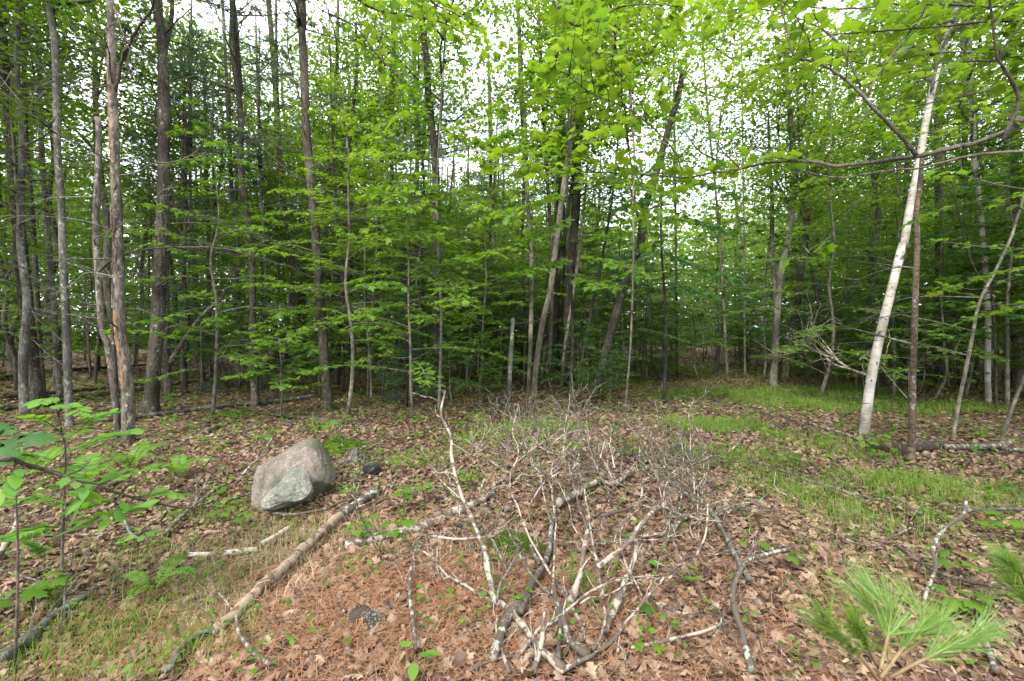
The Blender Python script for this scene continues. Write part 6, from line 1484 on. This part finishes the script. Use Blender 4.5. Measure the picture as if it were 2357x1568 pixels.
bough('maple bough running level across the top with upright side branches and yellow-green leaves', [
    (c3((1600, 555), (1568, 570), (1400, 640), (1250, 680), (1100, 715), (950, 735), (800, 755), (690, 765), (620, 745), (500, 740), (400, 745), (250, 775), (100, 800), (0, 815)) + c2((1350, 800), (1050, 785), (900, 770), (750, 755), (640, 740)), 2.3, 3.9, .018, .003, .50, .9),
    (c3((1075, 715), (980, 600), (880, 500), (800, 410), (700, 330), (600, 280), (510, 255), (470, 100), (450, 0), (440, -80)), 2.6, 2.6, .011, .004, .45, .8),
    (c3((820, 400), (760, 270), (700, 180), (600, 110), (470, 65), (350, 40)), 2.6, 2.9, .006, .003, .35, .8),
    (c3((850, 440), (900, 340), (1000, 200), (1080, 100), (1110, 40), (1100, -60)), 2.6, 2.4, .005, .003, .3, .8),
    (c3((1470, 650), (1510, 560), (1545, 450), (1480, 320), (1450, 280), (1430, 150), (1410, 0), (1400, -60)), 2.3, 2.2, .009, .004, .6, .5),
    (c3((1450, 280), (1490, 200), (1568, 100), (1600, 40)), 2.25, 2.1, .005, .003, .5, .6),
    (c3((1450, 280), (1300, 285), (1100, 325), (930, 345)), 2.25, 2.8, .005, .002, .3, .7),
    (c3((0, 430), (60, 500), (130, 600), (180, 690), (260, 770)), 3.3, 3.1, .003, .005, 1, 0),
    (c2((1568, 790), (1520, 680), (1400, 560), (1300, 490), (1150, 430), (1030, 340), (950, 310)), 3.2, 2.6, .005, .002, .3, 1.0),
    (c2((1400, 560), (1380, 480), (1300, 380), (1180, 260), (1060, 200)), 2.9, 2.6, .004, .002, .3, 1.0),
    (c2((1520, 680), (1440, 640), (1300, 620), (1150, 640), (1000, 660)), 3.1, 3.4, .004, .002, .2, 1.0),
    (c2((1050, 785), (950, 830), (880, 920), (830, 990)), 3.5, 3.8, .004, .002, .2, 1.0),
    (c2((1350, 800), (1330, 880), (1380, 960), (1400, 1000)), 3.4, 3.4, .003, .002, .4, .7)],
    (4.0, 2.2), 71, .10, BRIGHT, 'leaf_bright', every=.06)
bough('maple bough swinging low under the level bough with a second thinner limb', [
    (c3((1600, 690), (1568, 695), (1350, 710), (1200, 745), (1090, 772), (900, 790), (750, 815), (640, 810), (560, 785), (430, 760)), 2.5, 3.2, .014, .004, .75, .3),
    (c3((1060, 710), (960, 780), (850, 890), (730, 1010), (660, 1120)), 2.9, 3.4, .005, .002, .9, .3),
    (c3((560, 790), (420, 800), (300, 750), (200, 700), (150, 600), (60, 500)), 3.2, 3.6, .004, .002, .3, .5),
    (c3((1568, 870), (1450, 850), (1300, 810), (1200, 800)), 3.2, 3.6, .006, .003, .2, .9),
    (c3((1600, 980), (1500, 940), (1350, 930), (1200, 960), (1100, 1000)), 4.4, 5.0, .007, .003, .1, .5),
    (c3((1600, 1150), (1500, 1140), (1350, 1130), (1200, 1110)), 5.2, 5.8, .007, .003, .1, .5),
    (c3((1600, 1250), (1500, 1290), (1350, 1330), (1230, 1310)), 5.4, 6.2, .007, .003, .1, .7),
    (c3((1600, 1400), (1450, 1400), (1350, 1390)), 5.6, 6.2, .007, .003, .1, .8)],
    (4.6, 2.9), 72, .10, MID, 'leaf_mid', parts=220)
bough('tall maple out of frame whose bright canopy fills the upper corner over the birches', [
    (c3((1700, 300), (1500, 260), (1300, 240), (1100, 250), (900, 300), (700, 260), (560, 220)), 3.4, 4.2, .015, .004, .15, 1),
    (c3((1700, 150), (1450, 100), (1200, 120), (950, 140), (700, 160), (560, 200), (420, 260)), 3.6, 4.6, .015, .004, .15, 1),
    (c3((1700, 20), (1450, 30), (1200, 20), (1000, 20), (750, 40), (500, 30), (300, 40), (120, 60)), 3.6, 4.6, .015, .004, .15, 1),
    (c3((1700, -80), (1300, -70), (1000, -60), (700, -60), (400, -50), (100, -30)), 3.2, 4.0, .015, .004, .15, 1),
    (c3((1700, 420), (1500, 400), (1300, 440), (1100, 480), (950, 520), (850, 560)), 4.2, 5.0, .015, .004, .15, 1),
    (c3((1700, 520), (1500, 500), (1350, 560), (1200, 600), (1000, 620)), 5.0, 5.6, .015, .004, .15, 1),
    (c3((1000, 140), (850, 230), (700, 240), (600, 300), (420, 400), (300, 420), (200, 400)), 4.6, 5.4, .008, .003, .1, 1),
    (c3((700, 160), (550, 130), (400, 180), (250, 230), (100, 240)), 4.6, 5.6, .008, .003, .1, .8)],
    (5.6, 4.2), 73, .09, BRIGHT, 'leaf_bright', every=.07, tl=(.2, .55), nper=17)
bough('maple out of frame above whose bright leaf sprays hang in at the top centre', [
    (c2((-40, -80), (150, 40), (300, 70), (480, 110), (620, 200), (760, 260)), 3.8, 4.4, .012, .003, .1, .9),
    (c2((350, -80), (430, 20), (520, 60), (600, 110)), 3.6, 3.9, .010, .003, .1, .9),
    (c2((-60, 60), (60, 120), (140, 220), (230, 330), (320, 400)), 5.0, 5.6, .010, .003, .2, .7),
    (c2((900, -100), (1000, 40), (1080, 120), (1200, 60), (1350, 20), (1568, 30)), 3.6, 3.4, .012, .003, .1, .9)],
    (-3.2, -2.2), 74, .10, BRIGHT, 'leaf_bright', hgt=9, every=.07)

def at(px, Y): return (float(P(px, 900, Y)[0]), Y)
bough('slim maple growing up before the black-barked oak, its bright tiers spilling toward the viewer', [
    (c2((440, 740), (300, 720), (200, 690), (110, 705)), 9.2, 7.2, .012, .003, .15, 1), (c2((435, 800), (330, 800), (250, 850), (215, 910)), 9.2, 6.8, .012, .003, .15, 1), (c2((440, 880), (380, 900), (300, 950), (260, 960)), 9.2, 6.8, .011, .003, .15, 1),
    (c2((450, 1000), (420, 1040), (350, 1090)), 9.2, 7.0, .010, .003, .1, 1), (c2((450, 1130), (480, 1230), (520, 1330), (505, 1400)), 9.2, 6.8, .010, .003, .15, 1), (c2((440, 900), (560, 880), (650, 950), (760, 1000)), 9.2, 7.6, .011, .003, .15, 1),
    (c2((450, 690), (600, 660), (750, 680), (900, 700)), 9.2, 7.4, .012, .003, .15, 1), (c2((430, 560), (320, 520), (220, 560), (150, 640)), 9.2, 7.6, .011, .003, .15, .9), (c2((430, 640), (540, 600), (660, 520), (740, 500)), 9.2, 8.0, .011, .003, .15, .9)],
    at(1010, 9.4), 81, .12, BRIGHT, 'leaf_bright', every=.08, parts=300, hgt=7, tl=(.2, .5), nper=15, tr_r=.035)
bough('slim maple inside the clump with dark tiers crossing before the blackish trunk', [
    (c2((1050, 900), (900, 930), (800, 960), (700, 1000)), 9.6, 7.6, .012, .003, .15, 1), (c2((1050, 1000), (900, 1080), (780, 1130), (690, 1160)), 9.6, 7.4, .012, .003, .15, 1), (c2((1080, 1080), (1250, 1080), (1400, 1000), (1568, 1010)), 9.6, 8.2, .012, .003, .15, 1),
    (c2((1080, 850), (1250, 830), (1400, 860), (1500, 900)), 9.6, 7.8, .012, .003, .15, 1), (c2((1050, 1250), (1150, 1300), (1250, 1320)), 9.6, 7.8, .010, .003, .1, 1), (c2((1060, 700), (900, 650), (800, 620), (700, 640)), 9.6, 8, .012, .003, .15, 1), (c2((1100, 600), (1300, 560), (1450, 520)), 9.6, 8, .012, .003, .15, 1),
    (c2((1040, 1180), (920, 1230), (800, 1260)), 9.6, 7.6, .010, .003, .1, 1), (c2((1090, 1180), (1250, 1200), (1380, 1260)), 9.6, 7.8, .010, .003, .1, 1), (c2((1090, 480), (980, 380), (860, 330)), 9.6, 8, .011, .003, .1, 1), (c2((1100, 420), (1250, 330), (1350, 250)), 9.6, 8, .011, .003, .1, 1)],
    at(1312, 9.8), 82, .12, MID, 'leaf_mid', every=.08, parts=300, hgt=8, tl=(.2, .5), nper=15, tr_r=.04, bark='dark_bark')
bough('slim oak past the leaning dark trunk with dark tiers over the leafy opening', [
    (c8((700, 60), (850, 130), (1000, 170)), 11, 9.6, .012, .003, .1, 1), (c8((700, 200), (800, 230), (920, 260)), 11, 9.4, .011, .003, .1, .9), (c8((690, 10), (560, 60), (430, 120)), 11, 9.2, .012, .003, .1, 1), (c8((700, -100), (850, -80), (1000, -20)), 11, 9.4, .012, .003, .1, 1),
    (c8((700, -200), (560, -160), (420, -120)), 11, 9.4, .012, .003, .1, .9), (c8((700, -260), (860, -260), (1020, -200)), 11, 9.6, .012, .003, .1, .9)],
    at(1528, 11.2), 83, .13, OAKG, 'leaf_dark', every=.08, parts=260, hgt=8, tl=(.2, .5), nper=13, tr_r=.04, bark='dark_bark')

# ------------------------------------------------------------------ young white pine at the camera's feet
def pine_sprig():
    c6 = _mk(1571.3 - 25, 782.5 - 14, .5011)
    rg = np.random.default_rng(83); root = np.array([1.02, 1.02, 0]); root[2] = float(H(root[0], root[1])); t = thing('young_pine', 'young white pine with long soft needles poking in at the bottom corner', 'sapling', root)
    hub = P(*c6((950, 1590))[0], 1.0); b = MB(); st = spline(np.array([root, (root + hub) / 2 + [.03, 0, 0], hub]), 16); tube(b, st, np.linspace(.012, .007, 16), 8, rg=rg); link('stem', b.mesh('stem', M['stem_brown'], root), t)
    for q, ya, yb in [(c6((955, 1600), (870, 1490), (760, 1385), (700, 1310)), 1.0, .92), (c6((940, 1520), (900, 1440), (850, 1360)), 1.0, .95), (c6((960, 1540), (990, 1400), (1010, 1300), (960, 1220)), 1.0, 1.08), (c6((960, 1580), (1080, 1420), (1160, 1350), (1120, 1260)), 1.0, 1.1), (c6((1000, 1500), (980, 1360), (900, 1230)), 1.0, 1.15), (c6((1000, 1580), (1150, 1500), (1300, 1440), (1400, 1400)), 1.0, 1.0), (c6((1050, 1480), (1200, 1360), (1240, 1320)), 1.05, 1.15)]:
        p = spline(np.array([P(x, y, ya + (yb - ya) * i / (len(q) - 1)) for i, (x, y) in enumerate(q)]), 14); b = MB(); tube(b, p, np.linspace(.0042, .0022, 14), 6, rg=rg); br = link('branch', b.mesh('branch', M['stem_brown'], root), t)
        pos, D = [], []
        for j in range(5, 14):
            d = nrm(p[min(j + 1, 13)] - p[j - 1])
            for _ in range(5): pos.append(p[j] + rg.normal(0, .002, 3)); D.append(d * 1.2 + rg.normal(0, .36, 3))
        b = MB(); tufts(b, np.array(pos), np.array(D), .112, 6, .00095, rg, .10); f = link('needles', b.mesh('needles', M['needle_fresh'], root), br); f['kind'] = 'stuff'
    root = np.array([1.75, 1.35, 0]); root[2] = float(H(root[0], root[1])); t = thing('young_pine', 'young white pine tuft just entering at the frame edge above the sprig', 'sapling', root)
    for k, q in enumerate([c6((1640, 1200), (1600, 1120), (1560, 1080)), c6((1650, 1180), (1590, 1090), (1540, 1040)), c6((1650, 1280), (1600, 1190), (1560, 1140))]):
        p = spline(np.array([P(x, y, 1.25) for x, y in q]), 12); b = MB(); tube(b, spline(np.vstack([root, p[0], p[-1]]), 16) if k == 0 else p, .003, 6, rg=rg); br = link('branch', b.mesh('branch', M['stem_brown'], root), t)
        pos = np.repeat(p[2:], 5, 0); D = nrm(np.repeat(np.gradient(p, axis=0)[2:], 5, 0)) + rg.normal(0, .4, (len(pos), 3)); b = MB(); tufts(b, pos, D, .09, 5, .0009, rg, .1); f = link('needles', b.mesh('needles', M['needle_fresh'], root), br); f['kind'] = 'stuff'
pine_sprig()
# tiny white pine seedling in the heap
def pine_seedling(label, px, py, h):
    g = G(px, py); rg = np.random.default_rng(int(px)); t = thing('pine_seedling', label, 'seedling', g); b = MB(); tube(b, np.array([[0, 0, 0], [.01, 0, h * .5], [0, .01, h]]), [.003, .0025, .0015], 5); link('stem', b.mesh('stem', M['stem_brown']), t)
    b = MB(); pos = np.array([[0, 0, h * u] for u in np.linspace(.4, 1, 7) for _ in range(4)] + [[.06 * math.cos(a), .06 * math.sin(a), h * .6] for a in (0, 1.5, 3, 4.5) for _ in range(5)]); tufts(b, pos, np.tile([[0, 0, .5]], (len(pos), 1)) + rg.normal(0, .5, (len(pos), 3)), .075, 5, .0011, rg, .2); f = link('needles', b.mesh('needles', M['needle_fresh']), t); f['kind'] = 'stuff'
pine_seedling('little white pine seedling growing inside the dead branch heap', 1318, 1358, .2); pine_seedling('tiny pine seedling just beside the little white pine in the heap', 1350, 1372, .12)

# ------------------------------------------------------------------ seedlings
YEL = leafmesh_set('leaf', L_MAPLE, 'leaf_bright'); 
def seedling(label, px, py, h, n, size, mesh_set, seed, group='seedlings', lean=0.0):
    rg = np.random.default_rng(seed); g = G(px, py); t = thing('seedling', label, 'seedling', g, group); b = MB(); tip = np.array([rg.normal(0, .03) + lean, rg.normal(0, .03), h]); tube(b, spline(np.array([[0, 0, 0], tip * [.4, .4, .55], tip]), 7), np.linspace(.0025, .0012, 7), 4); link('stem', b.mesh('stem', M['stem_brown']), t)
    pos, D, N, S = [], [], [], []
    for k in range(n):
        a = 2.4 * k + rg.uniform(-.4, .4); u = 1 - .12 * (k // 2) if n > 3 else 1 - .05 * k; r = size * rg.uniform(.15, .55); hd = np.array([math.cos(a), math.sin(a), 0]); p0 = tip * u; p1 = p0 + hd * r + [0, 0, r * .3]
        b = MB(); tube(b, np.array([p0, p1]), [.001, .0008], 3); link('leaf_stalk', b.mesh('leaf_stalk', M['stem']), t)
        pos.append(p1); D.append(hd + [0, 0, -.18]); N.append([rg.normal(0, .15), rg.normal(0, .15) - .1, 1]); S.append(size * rg.uniform(.75, 1.15))
    leaf_parts(t, 'leaf', mesh_set, np.array(pos), np.array(D), np.array(N), S, (0, 0, 0))
for k, (lab, q, h, n, s, ms) in enumerate([
    ('pale green seedling rosette on the pale smooth log', c5((245, 1000)), .22, 6, .12, MID), ('dark broad-leaved seedling beside the yellow-green one by the split log', c5((60, 950)), .16, 6, .10, MID),
    ('bright yellow-green seedling beside the split log', c5((110, 925)), .2, 5, .08, YEL), ('large spreading leafy seedling between the black pot and the tall branch', c5((290, 800)), .24, 7, .11, MID),
    ('second leafy seedling behind the large spreading one', c5((400, 760)), .22, 7, .10, MID), ('seedling with pale leaves beside the black pot', c5((260, 600)), .16, 5, .11, MID),
    ('seedling between the boulder and the split log', zE((990, 740)), .16, 6, .10, MID), ('yellowish maple seedling with two leaves behind the tall branch', zC((610, 560)), .1, 2, .085, YEL),
    ('yellowish maple seedling with two leaves under the arched bough', zD((185, 400)), .1, 2, .085, YEL), ('two-leaf yellow maple seedling lowest in the frame', zD((570, 1380)), .06, 2, .075, YEL),
    ('small two-leaf maple seedling above the lone lichened stick', zD((740, 1180)), .09, 3, .06, YEL), ('seedling with long pointed leaves caught in the dead branches', zA((960, 960)), .36, 12, .07, BEECH),
    ('seedling with dark large leaf behind the smooth upright log', zD((440, 960)), .05, 2, .14, MID), ('seedling showing two leaves beside the smooth upright log', zD((545, 560)), .06, 2, .09, BEECH),
    ('leafy green seedling in front of the boulder near the grass', zE((-110, 930)), .15, 6, .09, YEL), ('broad-leaved seedling close to the leafy one before the boulder', zE((70, 990)), .12, 5, .10, MID),
    ('three-leaf seedling below the crooked grey bough', c6((460, 1050)), .12, 4, .09, MID), ('bright three-leaf seedling right of the crooked grey bough'.replace(' right of', ' beside'), c6((310, 985)), .08, 2, .09, YEL),
    ('seedling in front of the rotten log', c6((660, 520)), .25, 7, .09, MID), ('yellow-green seedling before the flaky birch', c6((510, 570)), .12, 5, .08, YEL), ('seedling on the bare litter below the flaky birch', c6((800, 590)), .18, 6, .08, YEL),
    ('leafy seedling standing in the rotten log', c6((900, 540)), .3, 7, .12, MID), ('seedling of pointed leaves above the pine sprig', c6((1250, 1130)), .2, 5, .10, YEL), ('dark seedling at the frame edge above the pine tuft', c6((1480, 960)), .25, 7, .13, MID),
    ('dark leafy seedling beneath the pine tuft', c6((1300, 1280)), .12, 6, .12, MID), ('seedling before the mouth of the leafy opening', c6((190, 270)), .3, 9, .11, MID), ('seedling under the frame edge beech leaves', c4((210, 1200)), .14, 6, .12, MID),
    ('broad dark seedling beside the beech sapling stem', c4((60, 1260)), .12, 5, .15, MID), ('dark seedling in the grass by the long weathered branch', c4((700, 960)), .14, 5, .12, BEECH), ('bright bottom seedling cut by the frame', c5((330, 1568)), .1, 4, .09, BEECH),
    ('tiny seedling behind the boulder beside the moss', zE((640, 65)), .18, 7, .09, MID), ('seedling behind the black pot', zE((980, 25)), .18, 7, .09, MID), ('tall seedling at the back of the heap', zA((420, 300)), .2, 5, .10, MID),
    ('wide seedling behind the twig tuft of the heap', zA((1120, 330)), .22, 8, .12, MID), ('seedling beside the tall pale branch at mid height', zA((180, 500)), .12, 4, .11, MID), ('leafy seedling beneath the forked slender branch', zA((370, 900)), .2, 8, .09, MID),
    ('seedling at the far side of the pale back log', zA((1070, 600)), .2, 5, .12, MID), ('seedling beyond the bleached shoots', zA((1340, 620)), .2, 6, .13, MID)]):
    seedling(lab, *q[0], h, n, s, ms, 600 + k)
rgq = np.random.default_rng(95)
for k in range(40):
    px, py = rgq.uniform(1420, 1800), rgq.uniform(822, 872)
    seedling(f"{['low', 'small', 'leafy', 'broad-leaved'][k % 4]} seedling crowding the {['near', 'far'][py < 845]} floor of the leafy opening", px, py, rgq.uniform(.25, .7), int(rgq.integers(6, 11)), rgq.uniform(.14, .2), MID if k % 3 else YEL, 800 + k, 'seedlings in the leafy opening')

for k in range(70):
    d = math.sqrt(rgq.uniform(36, 190)); a = R(rgq.uniform(-50, 50)); x, y = d * math.sin(a), d * math.cos(a); px, py = CX + FPX * x / y, 775 + FPX * EYE / y
    seedling(f"{['low', 'small', 'leafy'][k % 3]} green seedling on the floor {zone((x, y))}", px, py, rgq.uniform(.1, .4), int(rgq.integers(4, 9)), rgq.uniform(.08, .13), MID if k % 4 else YEL, 700 + k, 'seedlings on the floor ' + zone((x, y)))

# shrubs in the leafy opening
for lab, px, py, k, rz, s in [('dark low bush at the back of the leafy opening', 1692, 838, 5, .2, .8), ('second dark bush close behind the three-stemmed maple foot', 1745, 842, 5, 2.2, .65), ('bright low bush deep in the leafy opening', 1590, 822, 3, 1.2, 1.3), ('pale green bush in the middle of the leafy opening', 1510, 826, 3, 4.2, 1.2), ('green bush beneath the fan of bare boughs', 1905, 850, 1, .9, .9), ('low green bush between the white and flaky birches', 2065, 862, 3, 2.9, 1.1)]:
    sapling(lab, px, py, k, rz, s, name='shrub')
def thicket(label, px, py, n, hgt, seed):
    rg = np.random.default_rng(seed); g = G(px, py); t = thing('twig_thicket', label, 'shrub', g, 'bare thickets')
    for k in range(n):
        a = rg.uniform(0, 6.28); b = MB(); dead_branch(b, rg, np.array([rg.normal(0, .5), rg.normal(0, .3), 0]), a, rg.uniform(.6, 1.2) * hgt, .008, rg.uniform(.6, 1.4), 7); link('stem', b.mesh('stem', M['dead_bark' if k % 2 else 'twig']), t)
thicket('brown bare twig thicket in the shade of the leafy opening', 1605, 838, 26, 1.3, 5)
thicket('brown bare twig thicket beside the leaning dark trunk', 1500, 850, 14, 1.0, 6)
thicket('bare twig thicket behind the uprooted tree', 1950, 850, 16, 1.2, 7)

# ferns
def fern(label, px, py, s, nf, seed):
    rg = np.random.default_rng(seed); g = G(px, py); t = thing('fern', label, 'fern', g, 'ferns')
    for k in range(nf):
        a = 6.28 * k / nf + rg.uniform(-.3, .3); hd = np.array([math.cos(a), math.sin(a), 0]); L = s * rg.uniform(.7, 1.1)
        p = spline(np.array([[0, 0, 0], hd * L * .3 + [0, 0, L * .45], hd * L * .7 + [0, 0, L * .6], hd * L + [0, 0, L * .5]]), 20); b = MB(); tube(b, p, np.linspace(.003, .001, 20), 4); out = []
        for j in range(4, 19):
            d = nrm(p[j + 1] - p[j]); sd = nrm(np.cross(d, [0, 0, 1.0])); w = L * .34 * math.sin(math.pi * (j - 2) / 19.5) ** .8 * (1.1 - j / 30)
            for sg in (1, -1): out.append((p[j], sd * sg + d * .35, np.cross(sd, d) * [1, 1, 1], w))
        A = out_arrays(out); A[2][:, 2] = np.abs(A[2][:, 2]); v, f = L_BEECH; leaf_cloud(b, (v * [.55, 1, 1], f), *A); link('frond', b.mesh('frond', M['leaf_mid'] if k % 2 else M['leaf_beech']), t)
fern('small upright fern in the needles near the torn fibres', *c4((700, 1180))[0], .28, 4, 1)
fern('spreading fern under the beech sapling tiers', *c4((380, 690))[0], .5, 6, 2)
fern('fern behind the beech bough beside the snag foot', *c4((600, 600))[0], .45, 6, 3)
fern('low fern between beech bough and boulder', *c4((820, 640))[0], .42, 6, 4)
fern('fern in the shade behind the beech sapling', *c4((180, 620))[0], .5, 6, 5)
fern('fern tucked against the snag foot', *c4((690, 530))[0], .3, 5, 6)

# ------------------------------------------------------------------ labels of look-alikes that stand one behind the other
ORD = ['first', 'second', 'third', 'fourth', 'fifth', 'sixth', 'seventh', 'eighth', 'ninth', 'tenth', 'eleventh', 'twelfth', 'thirteenth', 'fourteenth', 'fifteenth', 'sixteenth']
NUM = ['one', 'two', 'three', 'four', 'five', 'six', 'seven', 'eight', 'nine', 'ten', 'eleven', 'twelve', 'thirteen', 'fourteen', 'fifteen', 'sixteen']
by = {}
for o in scene.objects:
    if o.parent is None and o.get('label') and o.get('group'): by.setdefault(o['label'], []).append(o)
for lab, os_ in by.items():
    if 1 < len(os_) <= 16:
        for k, o in enumerate(sorted(os_, key=lambda o: math.hypot(o.location.x, o.location.y))):
            s = f"{ORD[k]} of {NUM[len(os_) - 1]}"
            c = [f"{lab}, {s} going back", f"{lab}, {s} back", f"{lab.replace('the ', '')}, {s} back", f"{lab.replace('the ', '').replace(' in view', '')}, {s}"]
            o['label'] = next((x for x in c if len(x.split()) <= 16), c[-1])
